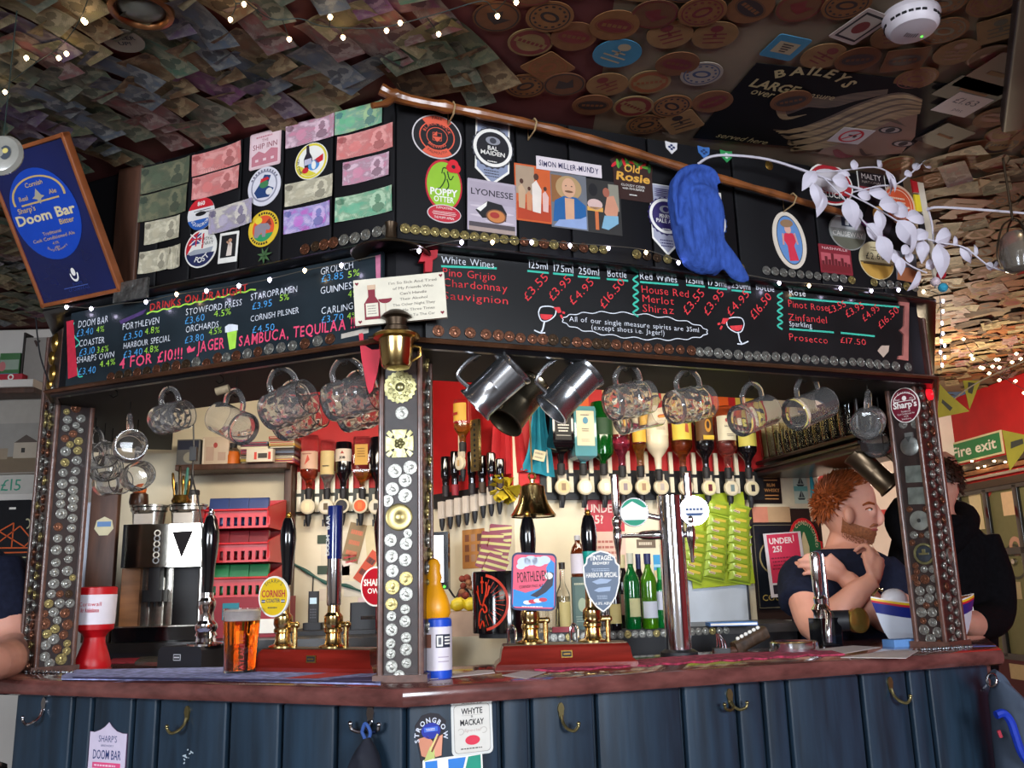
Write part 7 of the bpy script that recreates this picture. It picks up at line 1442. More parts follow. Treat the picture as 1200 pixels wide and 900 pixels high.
def inv_bottle(X,k,neck,top,w,glass,liquid,lvl,label,lab=None,shape='round',shoulder=None,name='spirit_bottle',cap=None,sq=1.0):
 """local y up from the optic's badge; neck..top in px"""
 o=thing(name,label,'bottle',X@T(0,neck*k,-2*k)@RX(-90));L=(top-neck)*k;r=w/2*k;sh_=shoulder or.38;seg=28 if shape=='round' else 4;R_=r if shape=='round' else r*1.38;Y=I4 if shape=='round' else RZ(45)
 pr=[(3.4*k,0),(3.6*k,L*.12),(4.4*k,L*sh_*.62),(R_*.75,L*sh_*.85),(R_*.97,L*sh_),(R_,L*(sh_+.06)),(R_,L*.96),(R_*.93,L)]
 go=MB().lathe(pr,glass,Y,seg if seg>4 else 4,sy=sq).build('glass',o)
 if liquid is not None:
  pl_=[(a*.86,z)for a,z in pr if z<=L*lvl]+[(pr[-2][0]*.86,L*lvl)];MB().lathe(pl_,liquid,Y,seg if seg>4 else 4,sy=sq).build('liquid',o)
 if lab:
  z0,z1,c_,fn=lab;mb=MB()
  if shape=='round':
   n=14;vs=[]
   for i in range(n+1):t=math.radians(-90-78+156*i/n);vs+=[(r*1.012*_c(t),r*1.012*sq*_s(t),L*z0),(r*1.012*_c(t),r*1.012*sq*_s(t),L*z1)]
   mb.add(vs,[(2*i,2*i+2,2*i+3,2*i+1)for i in range(n)],K(c_));yy=-r*1.03*sq
  else:yy=-r*.985*sq;mb.flat(rect(r*1.55,L*(z1-z0)),0,K(c_),T(0,yy-.0006,L*(z0+z1)/2)@RX(90));yy-=.001
  if fn:mb.X=T(0,yy-.0008,L*(z0+z1)/2)@RX(90);fn(mb,r*1.2,L*(z1-z0));mb.X=I4
  mb.build('label',go)
 MB().lathe([(4*k,-6*k),(4.4*k,0),(4.4*k,6*k),(3.6*k,7*k)],K(cap or '#1c1a1c'),seg=16).build('neck_seal',o)
 return o
def liq(n,c_):return M('liquid_'+n,c_,.1,var=.05,trans=.75,coat=.4)
G_clear,G_green,G_dark,G_teal=clear('clear_glass'),M('green_bottle_glass','#0c5a1c',.06,var=.1,trans=.45,coat=.6),M('dark_bottle_glass','#100c10',.08,var=.1,coat=.8),M('pale_blue_bottle_glass','#7cc4d0',.06,var=.05,trans=.55,coat=.5)
# left row
a,b=W1.at(345,588,.02),W1.at(450,588,.02);kk=kY(a);mb=MB();mb.bbox(((a.x+b.x)/2,YL-.014,a.z),(b.x-a.x,.016,28*kk),M('dark_rail','#1c2018',.5),.002,axis=0);tag(mb.build('optic_rail'),'dark optic rail on the red wall left of the middle post','rail')
kL=kk*.97
for x,y,bd,inn,lb in((361,594,'#d8c8a0','#e0d4a8','round dispenser under the orange bottle, leftmost of the left row'),(382.5,594,'#cfc4b0','#5c4c30','round dispenser under the cream label bottle'),(401,593,'#141014','#241c20','round dark dispenser under the black bottle'),(422.5,593,'#c85018','#d86828','round orange dispenser under the amber square bottle'),(441,594,'#c8bca8','#3c342c','round dispenser half behind the middle post')):optic(W1,x,y,kL,.05,bd,lb,inn)
ob=lambda x,y:W1.mat(x,y,.06)
inv_bottle(ob(361,594),kL,15,86,21,G_clear,liq('orange','#e8582c'),.42,'clear bottle with orange spirit and pale label, leftmost of the left row',(.42,.72,'#d0a890',lambda mb,W,H:(mb.flat([(-W*.3,-H*.3),(0,H*.3),(W*.2,0)],0,K('#c04a38')),squig(mb,0,H*.35,W,H*.15,1,K('#a86858'),.0003))),shoulder=.32)
inv_bottle(ob(382.5,594),kL,15,80,17,G_clear,liq('clear','#e8e4dc'),.6,'slim clear bottle with a cream label in the left optic row',(.36,.80,'#d0b880',lambda mb,W,H:squig(mb,0,-H*.15,W*.9,H*.12,1,K('#2c2420'),.0003)),shoulder=.34)
inv_bottle(ob(401.5,594),kL,15,78,19.5,G_dark,None,0,'black bottle with a white label in the left optic row',(.62,.86,'#d8c8b8',lambda mb,W,H:(mb.text('JOB',0,-H*.3,W*.24,BLACK,.0003,bold=.04),mb.flat([(-W*.2,H*.1),(0,H*.35),(W*.2,H*.1)],.0002,K('#a8483c')))),shoulder=.42)
inv_bottle(ob(424,594),kL,15,84,20,G_clear,liq('amber','#d88a28'),.42,'square bottle with a broad amber label beside the middle post',(.50,.86,'#c89840',lambda mb,W,H:squig(mb,0,H*.1,W*.9,H*.5,4,K('#8c6420'),.0003)),'square',shoulder=.34)
inv_bottle(ob(443,594),kL,12,84,20,G_dark,None,0,'dark bottle mostly hidden by the middle post',None,shoulder=.4)
# angled row on the niche wall: six thin pourers with dark bottles
dkp=WD.at(545,596,.0);a,b=WD.loc(512,592),WD.loc(594,588);mb=MB();mb.X=WD.matp(WD.o);z_=WD.at(550,583).z;mb.bbox(((a[0]+b[0])/2,z_,.012),(b[0]-a[0],.06,.016),m_bkm,.002);mb.X=I4;tag(mb.build('optic_rail'),'black optic rail on the angled wall right of the middle post','rail')
for i in range(8):
 x=518+9.6*i;y=598-2.2*i-(4 if i>4 else 0);p=WD.at(x,y,.05);k=kY(p);X=WD.mat(x,y,.05)
 o=thing('pourer_dispenser','black and white pourer in the angled row beside the middle post','optic',X,'pourers in the angled row');mb=MB();mb.bbox((0,0,0),(9*k,20*k,6*k),K('#c8bcb0',.4),.003);mb.build('body',o);mb=MB();mb.lathe([(3.6*k,0),(3*k,8*k),(1.4*k,14*k)],m_bkm,T(0,-10*k,0)@RX(90),12);mb.build('spout',o)
for i,(x,top,w,m,cl)in enumerate(((521,535,12,'dark','#241c20'),(532,530,11,'dark','#8c2430'),(552,532,11,'dark','#1c1418'),(564,538,11,'dark','#3c2c20'),(575,536,11,'dark','#201820'),(585,545,11,'dark','#2c2024'))):
 p=WD.at(x,590,.07);k=kY(p);X=WD.mat(x,590-i*1.5,.07)
 inv_bottle(X,k,14,590-top,w,G_dark,None,0,('dark slim bottle with red cap in the angled row' if i==1 else 'dark slim upturned bottle in the angled row beside the middle post'),None,shoulder=.4,cap=cl)['group' if i!=1 else 'note_']='dark bottles in the angled row'
for q in bpy.data.objects:
 if 'note_' in q:del q['note_']
p=WD.at(543,545,.10);k=kY(p);X=WD.mat(543,545,.10);optic(WD,541,543,k*.9,.12,'#c8bca8','cream dispenser under the amber whisky bottle above the angled row');inv_bottle(WD.mat(541,543,.12),k,18,75,21,G_clear,liq('whisky','#d89a30'),.5,'clear whisky bottle upturned above the angled row',(.55,.92,'#c89c3c',lambda mb,W,H:mb.flat(rect(W*.8,H*.15,0,-H*.1),.0003,K('#a02c28'))),shoulder=.4)
decal('bracket_strip','brass perforated bracket strip on the angled wall','bracket',WD,559,522,9,58,lambda mb,W,H:(mb.bbox((0,0,.006),(W,H,.012),m_brassp,.001),[mb.flat(ell(W*.12,W*.12,8,0,H*(-.4+.1*i)),.0125,BLACK)for i in range(9)]),0,.10)
# right row
kR=kY(W2.at(750,570));a,b=W2.loc(632,572),W2.loc(893,575);z_=W2.at(760,572).z;mb=MB();mb.X=W2.matp(W2.o);mb.bbox(((a[0]+b[0])/2,z_+3*kR,.010),(b[0]-a[0],34*kR,.016),m_bkm,.002);mb.X=I4;tag(mb.build('optic_rail'),'long black optic rail behind the right bar opening','rail')
RB_=[(659,571,'#d0b484','#8c7458'),(685,571,'#d8d0c0','#e8e4e0'),(709,571,'#e0d4b0','#e8e4dc'),(731,571,'#c8b898','#8a7c80'),(752.5,571,'#d0bc90','#9c7c60'),(774,571,'#d0b898','#a89c94'),(803,571.5,'#c8a888','#8c5048'),(830,572,'#d8c898','#5c1420'),(856,572.5,'#ccc0a4','#6c7c7c'),(880,572.5,'#c8bc98','#1c1820')]
nm=('black label whiskey','pale blue gin','green gin','pink','pale gold','white coconut','amber spiced rum','dark rum','pink tinted rum','dark liqueur')
for(x,y,bd,inn),n_ in zip(RB_,nm):optic(W2,x,y,kR,.05,bd,'cream round dispenser under the %s bottle in the right row'%n_,inn)
o2=lambda i:W2.mat(RB_[i][0],RB_[i][1],.075)
wt=lambda s,c_='#e8e4dc':(lambda mb,W,H:mb.text(s,0,0,W*.2,K(c_),.0003,bold=.02))
inv_bottle(o2(0),kR,20,96,25,G_dark,None,0,'square black label whiskey bottle at the left of the right row',(.42,.86,'#0c0a0c',lambda mb,W,H:(mb.ring(.85,1,.0003,WHITE,T(0,H*.22,0)@SC(W*.34,H*.17,1),20),squig(mb,0,H*.22,W*.4,H*.12,2,WHITE,.0003),squig(mb,0,-H*.1,W*.9,H*.3,3,WHITE,.0003,4),mb.flat(rect(W*1.1,H*.012,0,-H*.35),.0003,WHITE))),'square',shoulder=.36)
inv_bottle(o2(1),kR,20,91,27,G_teal,liq('teal','#2c9cb8'),.40,'pale blue gin bottle with a tall white label in the right row',(.36,.92,'#cfc4a8',lambda mb,W,H:(mb.flat(ell(W*.2,H*.1,16,0,H*.22),.0003,K('#4c84a0')),squig(mb,0,H*.38,W*.7,H*.06,1,K('#3c4450'),.0003),squig(mb,0,-H*.05,W*.6,H*.12,2,K('#6c6458'),.0003),squig(mb,0,-H*.35,W*.7,H*.1,2,K('#a09884'),.0003))),'square',shoulder=.20)
inv_bottle(o2(2),kR,20,98,25,G_green,None,0,'tall dark green gin bottle in the right row',(.5,.75,'#143c1c',None),shoulder=.22)
inv_bottle(o2(3),kR,18,82,21,G_clear,liq('pink','#c83c60'),.62,'clear bottle of pink spirit behind the glass mugs',(.66,.92,'#c8b898',None),shoulder=.45)
inv_bottle(o2(4),kR,18,88,17,G_clear,liq('gold','#c88428'),.45,'slim gold bottle beside the white coconut one',(.48,.9,'#d8a83c',None),shoulder=.42)
inv_bottle(o2(5),kR,14,92,27,M('white_opaque_bottle','#d8ccb4',.25,var=.04,coat=.4),None,0,'opaque white coconut liqueur bottle in the right row',(.58,.92,'#dcd0b8',lambda mb,W,H:(mb.flat(ell(W*.2,W*.2,18,0,H*.2),.0003,K('#c85c18')),mb.flat(ell(W*.12,W*.08,14,0,H*.17),.0005,K('#d8a03c')),squig(mb,0,-H*.2,W*.8,H*.18,2,K('#a89880'),.0003))),shoulder=.42)
inv_bottle(o2(6),kR,18,92,25,G_clear,liq('spiced','#c05c18'),.55,'amber spiced rum bottle with a yellow label in the right row',(.50,.92,'#d8c04c',lambda mb,W,H:(mb.flat([(-W*.05,-H*.2),(W*.25,-H*.25),(W*.2,H*.25),(0,H*.3)],.0003,K('#a8482c')),mb.flat(ell(W*.1,H*.08,10,-W*.2,H*.2),.0003,K('#8c2c20')))),shoulder=.38)
inv_bottle(o2(7),kR,18,96,23,G_dark,None,0,'dark rum bottle with a brown and yellow label in the right row',(.48,.88,'#5c3c20',lambda mb,W,H:(mb.flat(rect(W,H*.16,0,-H*.4),.0003,K('#d8b43c')),mb.flat(ell(W*.3,H*.25,16,0,H*.05),.0003,K('#c88c30')),mb.flat(ell(W*.15,H*.15,12,0,H*.08),.0005,K('#3c2418')))),shoulder=.36)
inv_bottle(o2(8),kR,18,98,24,G_clear,liq('blush','#d87068'),.48,'pink tinted rum bottle with a white label in the right row',(.48,.85,'#d8d0b8',lambda mb,W,H:(mb.text('BACARDI',0,H*.02,W*.16,K('#2c2428'),.0003,w=W),mb.flat(ell(W*.12,H*.08,12,-W*.3,H*.3),.0003,K('#a8303c')),squig(mb,0,-H*.3,W*.7,H*.14,2,K('#6c6460'),.0003))),shoulder=.36)
inv_bottle(o2(9),kR,18,90,24,G_dark,None,0,'dark liqueur bottle with a pale yellow label at the right end',(.44,.92,'#c8bc58',lambda mb,W,H:(mb.flat(rect(W*.4,H*.2,-W*.24,H*.05),.0003,BLACK),mb.flat(rect(W*.4,H*.2,W*.24,H*.05),.0003,BLACK))),shoulder=.36)
# orange and yellow cards on the red wall above the right row
for x,y,w,h,c_,lb in((668,478,44,26,'#d8581c','orange card on the wall above the gin bottles'),(716,470,20,70,'#c8b878','pale yellow bottle box on the wall above the green bottle'),(842,468,22,60,'#d85818','orange panel on the wall above the pink tinted rum'),(872,460,22,60,'#c8b04c','yellow and black panel on the wall above the dark liqueur'),(790,466,30,60,'#c8b48c','cream panel on the wall behind the second dimpled mug'),(752,468,34,60,'#b8a870','dull yellow panel on the wall behind the first dimpled mug'),(640,450,20,60,'#a88c3c','gold panel on the wall behind the pewter tankards')):decal('wall_panel',lb,'panel',W2,x,y,w,h,plain(c_),0,.009)
# hanging cloths and ruffles between
def drape(name,pts,depth,mat,label,cat,Y,folds=5,seed=1):
 P=[dy(x,y,Y)for x,y in pts];n=len(P)//2;L=smoothpath(P[:n],5);R_=smoothpath(P[n:],5);vs=[];m=12;c_=P[0].copy()
 for a,b in zip(L,R_):
  for j in range(m+1):t=j/m;q=a.lerp(b,t)-c_;vs.append((q.x,q.y-depth*(.5+.5*_s(t*folds*3.1+seed)),q.z))
 nr=len(L);fs=[(i*(m+1)+j,(i+1)*(m+1)+j,(i+1)*(m+1)+j+1,i*(m+1)+j+1)for i in range(nr-1)for j in range(m)]
 nv=len(vs);vs+=[(x,y+.006,z)for x,y,z in vs];fs+=[tuple(a+nv for a in f[::-1])for f in fs]
 mb=MB();mb.add(vs,fs,mat);return tag(mb.build(name,None,T(*c_),smooth=60),label,cat)
drape('hanging_cloth',[(626,462),(622,500),(618,530),(610,552),(636,462),(640,500),(646,530),(650,560)],.03,M('teal_cloth','#1c8098',.8,var=.2),'teal cloth hanging above the bell','cloth',3.37,4)
decal('paper_strip','cream printed strip on the teal cloth above the bell','paper',Face((0,3.341,0),(1,0)),632,534,14,12,plain('#c8c0a0',2),-15,.001)
drape('red_apron',[(578,500),(576,530),(574,560),(612,500),(616,530),(620,552)],.03,M('red_cloth','#a81820',.8,var=.2),'red cloth hanging beside the teal cloth','cloth',3.37,5)
o=thing('tissue_flower','yellow ruffled tissue flower left of the bell','flower',T(*dy(592,572,3.33)));k=kY(dy(592,572,3.33));m_yel=M('yellow_tissue','#b8a020',.7,var=.3,scale=30);r_=random.Random(9)
for i in range(34):
 a,e=r_.uniform(0,6.28),r_.uniform(-1.1,1.2);d=Vector((_c(a)*_c(e),_s(a)*_c(e),_s(e)));mb=MB();mb.add([(-5*k,0,0),(0,2*k,9*k),(6*k,0,18*k),(-1*k,-3*k,20*k),(-7*k,1*k,16*k)],[(0,1,2),(0,2,3),(0,3,4),(2,1,0),(3,2,0),(4,3,0)],m_yel,d.to_track_quat('Z','Y').to_matrix().to_4x4());mb.build('petal',o)
o=thing('dried_flowers','brown and red dried flower bunch beside the black cooler','flowers',T(*dy(548,690,3.25)));k=kY(dy(548,690,3.25))
for i in range(16):a=r_.uniform(0,6.28);mb=MB();mb.sphere((8*k*_c(a),5*k*_s(a),r_.uniform(-14,12)*k),r_.uniform(2.5,5)*k,M('dried_petal_%d'%(i%3),('#7c3020','#5c2418','#8c5a3c')[i%3],.8,var=.4,scale=60,bump=.5),seg=10,rings=6);mb.build('bloom',o)
mb=MB();mb.lathe([(6*k,-30*k),(8*k,-20*k),(5*k,-12*k)],WHITE,seg=16);mb.build('vase',o)
# screen, lemons, cooler
p=dy(512,657,3.35);k=kY(p);o=thing('monitor','lit till screen with a black bezel right of the middle post','screen',T(*p)@RZ(-12));MB().bbox((-4*k,0,0),(38*k,8*k,66*k),m_bk,.004,axis=1).build('bezel',o);mb=MB();mb.flat(rect(29*k,54*k),0,M('lit_screen','#dce0f0',.4,emit=.9),T(-5*k,-4.3*k,2*k)@RX(90));mb.flat(rect(6*k,2*k),0,K('#5c6cb0'),T(-8*k,-4.6*k,-2*k)@RX(90));mb.flat(rect(2*k,6*k),0,K('#5c6cb0'),T(-3*k,-4.6*k,4*k)@RX(90));mb.build('display',o);MB().sphere((10*k,-4*k,-30*k),1.4*k,M('green_led','#40ff30',emit=4)).build('power_light',o);mb=MB();mb.tube([(0,2*k,-30*k),(0,3*k,-60*k)],3*k,m_bkm,8);mb.bbox((0,3*k,p.z*0-62*k),(26*k,18*k,4*k),m_bkm,.003);mb.build('stand',o)
mb=MB();mb.tube(smoothpath([dy(x,y,3.3)for x,y in((526,690),(534,700),(540,690),(548,692),(554,705),(556,720))],6),.004,m_bkm,6);tag(mb.build('black_cable'),'black cable looping from the screen to the counter','cable')
p=dy(548,716,3.15);k=kY(p);pz=p.z;mb=MB();mb.bbox((0,0,(zL-pz)/2),(52*k,34*k,pz-zL),M('beige_tray','#a88870',.6),.006);tag(mb.build('wooden_tray',None,T(p.x-.0,p.y,pz)),'beige box on the back counter carrying the lemons','box')
for dx,lb in((-11,'lemon on the beige box, the left one'),(4,'lemon on the beige box tucked behind a white card')):mb=MB();mb.lathe([(.3*k,-10.5*k),(2*k,-9.5*k),(6.5*k,-6*k),(8*k,0),(6.5*k,6*k),(2*k,9.5*k),(.3*k,10.5*k)],M('lemon_skin','#c8b01c',.45,var=.12,scale=60,bump=.3),RY(70),20);tag(mb.build('lemon',None,T(p.x+dx*k,p.y,pz+8*k)),lb,'lemon')
mb=MB();mb.bbox((0,0,8*k),(10*k,2*k,16*k),WHITE,.001);tag(mb.build('white_card',None,T(p.x+14*k,p.y-.03,pz)),'small white card standing beside the lemons','card')
Yj=3.0;p=dy(590,741,Yj);k=kY(p);o=thing('bottle_cooler','black drink dispenser drum with an orange red stag emblem','drinks cooler',T(p.x,Yj,p.z));R_=36*k
MB().lathe([(R_,0),(R_*1.0,2*k),(R_,68*k),(R_*.97,70*k),(R_*.9,70*k),(R_*.9,64*k),(.3*k,64*k)],m_bk,seg=48,sy=.8).build('drum',o);mb=MB();m_or=M('orange_red_print','#d83818',.4,var=.05)
def wr(u,v,e=.0008):t=math.radians(u-90);return((R_+e)*_c(t),(R_+e)*.8*_s(t),v*k)
def wline(pts,w):
 q=smoothpath([(u,v,0)for u,v in pts],4);vs=[]
 for i,c_ in enumerate(q):t=(q[min(i+1,len(q)-1)]-q[max(i-1,0)]);n2=Vector((-t.y*1.0,t.x,0)).normalized();vs+=[wr(c_.x+n2.x*w*1.5,c_.y+n2.y*w),wr(c_.x-n2.x*w*1.5,c_.y-n2.y*w)]
 mb.add(vs,[(2*i,2*i+1,2*i+3,2*i+2)for i in range(len(q)-1)],m_or)
wline([(-40+50*_s(math.radians(a)),35+31*_c(math.radians(a)))for a in range(10,171,16)],1.6)
for a in range(20,165,13):wline([(-40+26*_s(math.radians(a)),35+15*_c(math.radians(a))),(-40+45*_s(math.radians(a)),35+27*_c(math.radians(a)))],.35)
for pts in([(-50,8),(-48,22),(-40,28),(-36,24),(-30,26),(-34,32),(-42,32)],[(-40,30),(-34,40),(-28,44),(-24,54)],[(-34,40),(-30,50),(-31,58)],[(-44,32),(-50,42),(-52,54)],[(-50,42),(-56,48)],[(-40,45),(-40,64)],[(-44,58),(-36,58)],[(-48,6),(-40,14),(-36,8)]):wline(pts,1.1)
q=mb.build('emblem',o);mb=MB();mb.lathe([(R_*.8,-.0),(R_*.8,-(p.z-zL))],m_bkm,seg=32,sy=.8);mb.build('foot',o)
decal('photo_card','orange hanging card with rows of small portraits','card',WD,555,643,26,46,lambda mb,W,H:(base_rect(mb,W,H,K('#b07840')),[mb.flat(rect(W*.2,H*.18,W*(-.28+.28*(i%3)),H*(.28-.26*(i//3))),Z1,K(('#7c4c38','#a88068','#5c4038')[i%3]))for i in range(9)]),0,0)
for i in range(5):X=Face((0,3.12+.012*i,0),H(80));decal('snack_packet','red and yellow striped snack packet hanging above the black cooler','snack packet',X,580-(i%2)*9+i*1.5,664-i*9,26,26,lambda mb,W,H:(mb.bbox((0,0,.006),(W,H,.012),M('crimson_foil','#6c1028',.4,.1,var=.2),.005),[mb.flat([(-W*.5,H*(.3-.28*j)),(W*.5,H*(.46-.28*j)),(W*.5,H*(.34-.28*j)),(-W*.5,H*(.18-.28*j))],.0125,K('#a89c48',.35))for j in range(3)]),-25+5*i,0)['group']='striped snack packets above the cooler'
# posters and bottles on the right back counter
decal('poster','red age check poster on the cream wall behind the taps','poster',W2,710,637,46,108,lambda mb,W,H:(base_rect(mb,W,H,K('#b83c48'),.001),mb.text('UNDER',-W*.05,H*.34,H*.09,K('#e0c8c0'),Z1,bold=.02,w=W*.8),mb.text('25?',-W*.22,H*.22,H*.09,K('#e0c8c0'),Z1,bold=.02),mb.flat(rect(W,H*.46,0,-H*.1),Z1,K('#d8b8a8')),squig(mb,0,-H*.1,W*.8,H*.3,5,K('#b06860'),Z2),mb.flat(rect(W,H*.1,0,-H*.42),Z1,K('#c8485c'))),0,.001)
decal('wall_card','brown label card on the cream wall behind the chrome column','card',W2,757,637,22,10,plain('#6c5c4c',1,'#c8bca8'),0,.001)
decal('postcard','small blue beach postcard on the cream wall','postcard',W2,771,663,10,26,lambda mb,W,H:(base_rect(mb,W,H,K('#3c94c8'),.0005),mb.flat(rect(W,H*.3,0,-H*.35),Z1,K('#c8b484')),mb.flat(rect(W,H*.12,0,H*.0),Z1,K('#9cc8d8'))),0,.001)
def bottle_st(x,yb,yt,w,Y,glass,label,lab=None,liquid=None,lvl=.6,capc='#1c1a1c',capl=.22,sh_=.62,name='wine_bottle'):
 p=dy(x,yb,Y);k=kY(p);L=(yb-yt)*k;r=w/2*k;o=thing(name,label,'bottle',T(p.x,p.y,zR));pr=[(r*.95,0),(r,L*.02),(r,L*sh_),(r*.92,L*(sh_+.05)),(r*.5,L*(sh_+.15)),(r*.36,L*(sh_+.2)),(r*.36,L*.97),(r*.42,L*.975),(r*.42,L)]
 go=MB().lathe(pr,glass,seg=28).build('glass',o);MB().lathe([(r*.41,L*(1-capl)),(r*.43,L*(1-capl)),(r*.45,L*1.003),(.0005,L*1.004)],K(capc,.35),seg=20,cap0=False).build('capsule',o)
 if liquid:MB().lathe([(r*.9,L*.02),(r*.9,min(L*lvl,L*sh_)),(r*.3,min(L*lvl,L*sh_)+.001)],liquid,seg=24).build('liquid',o)
 if lab:
  z0,z1,c_,a0=lab;n=12;mb=MB();vs=[]
  for i in range(n+1):t=math.radians(-90+a0-60+120*i/n);vs+=[(r*1.012*_c(t),r*1.012*_s(t),L*z0),(r*1.012*_c(t),r*1.012*_s(t),L*z1)]
  mb.add(vs,[(2*i,2*i+2,2*i+3,2*i+1)for i in range(n)],K(c_));mb.build('label',go)
 return o
bottle_st(733,736,652,16,3.22,G_dark,'dark wine bottle with a brown label at the left of the wine row',(.18,.46,'#8c6c64',10),capc='#d0c498',capl=.18)
bottle_st(742.5,738,651,19,3.14,M('emerald_glass','#107838',.06,var=.1,trans=.5,coat=.6),'green wine bottle with a pale cap in the wine row',(.16,.40,'#c4c090',35),G_dark,.5,'#c8c8b8',.14)
bottle_st(752,736,652,14,3.25,G_dark,'dark wine bottle with a navy cap behind the green ones',None,capc='#1c2454',capl=.24)
bottle_st(763,738,652,19,3.14,M('lime_glass','#4c8c14',.06,var=.1,trans=.5,coat=.6),'lime green wine bottle with a navy cap and a white label',(.14,.36,'#b8bcc8',0),G_dark,.62,'#1c2454',.14)
bottle_st(777,737,668,15,3.16,M('emerald_glass','#107838'),'green wine bottle half behind the chrome column',(.3,.6,'#c8c8d8',-10),None,0,'#28a04c',.2)
mb=MB();p=dy(681,735,3.2);k=kY(p);mb.bbox((0,0,30*k),(19*k,19*k,60*k),K('#3c5450',.4),.002);mb.X=T(0,-9.7*k,30*k)@RX(90);mb.flat(rect(14*k,46*k,1*k,-2*k),0,K('#4c645c',.4));squig(mb,0,22*k,14*k,5*k,1,K('#b8b8a0'),.0004);mb.flat(ell(5*k,8*k,18,2*k,-2*k),.0004,K('#9ca890'));squig(mb,0,-18*k,12*k,8*k,3,K('#8c988c'),.0004);mb.X=I4
tag(mb.build('whisky_box',None,T(p.x,p.y,zR)),'dark green whisky box on the back counter','box');zb2=zR+60*k
o=thing('spirit_bottle','amber medicine style bottle with white label on the green box','bottle',T(p.x-.3*k,p.y,zb2));MB().lathe([(8.5*k,0),(9*k,1*k),(9*k,28*k),(7*k,35*k),(3.4*k,40*k),(3.2*k,44*k)],M('amber_glass','#6c2c0c',.08,var=.1,trans=.4,coat=.6),seg=26).build('glass',o);MB().lathe([(9.15*k,4*k),(9.15*k,27*k)],K('#cfcad8'),seg=26,cap0=False,cap1=False).build('label',o);MB().lathe([(3.8*k,43*k),(3.8*k,48*k),(3*k,49*k)],K('#b8b8c0',.3),seg=16).build('cap',o)
bottle_st(661,736,658,17,3.15,G_clear,'clear spirit bottle with an ornate cream label behind the badge',(.04,.42,'#b8a870',25),liq('pale','#d8d0b0'),.5,'#2c241c',.1,.5,'spirit_bottle')
bottle_st(722,738,664,15,3.1,G_dark,'dark bottle with a cream label behind the shield badge',(.1,.4,'#b8a870',0),None,0,'#2c2420',.15,.55,'spirit_bottle')
for x,lb in((708,'slim steel shaker behind the shield badge, left one'),(715,'slim steel shaker behind the shield badge, right one')):p=dy(x,736,3.24);k=kY(p);mb=MB();mb.lathe([(3.4*k,0),(3.6*k,80*k),(3*k,86*k)],m_chrome,seg=18);tag(mb.build('shaker',None,T(p.x,p.y,zR)),lb,'shaker')
p=dy(636,735,3.05);k=kY(p);
for i,dx in enumerate((0,12)):mb=MB();mb.lathe([(6*k,0),(7.5*k,26*k),(7*k,26*k),(5.5*k,1.5*k),(.3*k,1.5*k)],G_clear,seg=24);tag(mb.build('tumbler',None,T(p.x+dx*k,p.y+.04*i,zR)),'small clear tumbler behind the left picture badge, %s'%('nearer' if i==0 else 'farther'),'tumbler')
mb=MB();p=dy(660,741,3.05);k=kY(p);mb.bbox((0,0,3*k),(26*k,12*k,6*k),K('#8c2430',.4),.002);tag(mb.build('small_box',None,T(p.x,p.y,zR)),'small dark red box on the back counter','box')
# whiteboard, snack cards, counter bits
decal('whiteboard','blank grey white board leaning under the green snack packets','board',W2,838,700,76,92,lambda mb,W,H:(mb.bbox((0,0,.006),(W,H,.012),M('white_board','#b4bcc8',.4,var=.06),.002),mb.box((W*.49,0,.008),(W*.03,H,.014),K('#3c4048'))),0,.001)
decal('snack_card','lime green backing card for the snack packets','card',W2,842,632,72,108,lambda mb,W,H:base_rect(mb,W,H,K('#98a81c',.5),.002),3,.02)
m_foil2=M('green_foil_packet','#93a832',.3,.1,var=.25,scale=12,bump=.2,coat=.3);r_=random.Random(6)
for c_,(x0,rows)in enumerate(((816,(630,641,652,663,672)),(842,(596,612,622,632,642,653,663,671)),(865,(600,612,623,633,643,655,665,675)))):
 for i,y in enumerate(rows):
  def d_pk(mb,W,H):
   mb.lathe([(.72,0),(.70,.004),(.60,.010),(.40,.014),(.02,.016)],m_foil2,SC(W,H,1)@RZ(45),4,cap0=False);mb.flat([(-W*.52,H*.45),(W*.52,H*.45),(W*.56,H*.66),(-W*.54,H*.66)],.004,m_foil2);mb.flat([(-W*.54,-H*.45),(W*.5,-H*.45),(W*.56,-H*.62),(-W*.56,-H*.62)],.004,m_foil2);mb.flat(rect(W*.5,H*.22,W*.02,H*.14),.0165,K('#c0a838',.4),RZ(4));mb.flat(rect(W*.3,H*.16,-W*.16,-H*.08),.0168,K('#c8c0a0',.4),RZ(-4));mb.flat(rect(W*.24,H*.06,-W*.16,-H*.08),.0171,K('#8c3c30',.4),RZ(-4))
  col=('left','middle','right')[c_];decal('snack_packet','green snack packet on the lime card, %s column'%col,'snack packet',W2,x0+i*(-1.2 if c_==0 else-.8 if c_==1 else.2),y,25,14,d_pk,-14+r_.uniform(-5,5),.024+.003*(len(rows)-i))['group']='green snack packets in the %s column'%col
p=dy(858,744,3.2);k=kY(p);mb=MB();mb.bbox((0,0,2*k),(56*k,26*k,4*k),K('#2c6cb8'),.002);mb.box((0,-13.2*k,2*k),(54*k,.6*k,2.4*k),WHITE);tag(mb.build('blue_book',None,T(p.x,p.y,zR)),'blue book lying on the back counter under the white board','book')
p,k=st(846,764);mb=MB();[mb.tube(smoothpath([(x*k,4*k,0),(x*.7*k,6*k,12*k),(x*.3*k-2*k,8*k,20*k)],4),.9*k,m_chrome,6)for x in(-5,-1,3,7)];mb.bbox((1*k,6*k,2*k),(20*k,10*k,4*k),m_bkm,.002);tag(mb.build('wire_holder',None,T(*p)),'chrome wire holder on the counter beside the chrome font','holder')
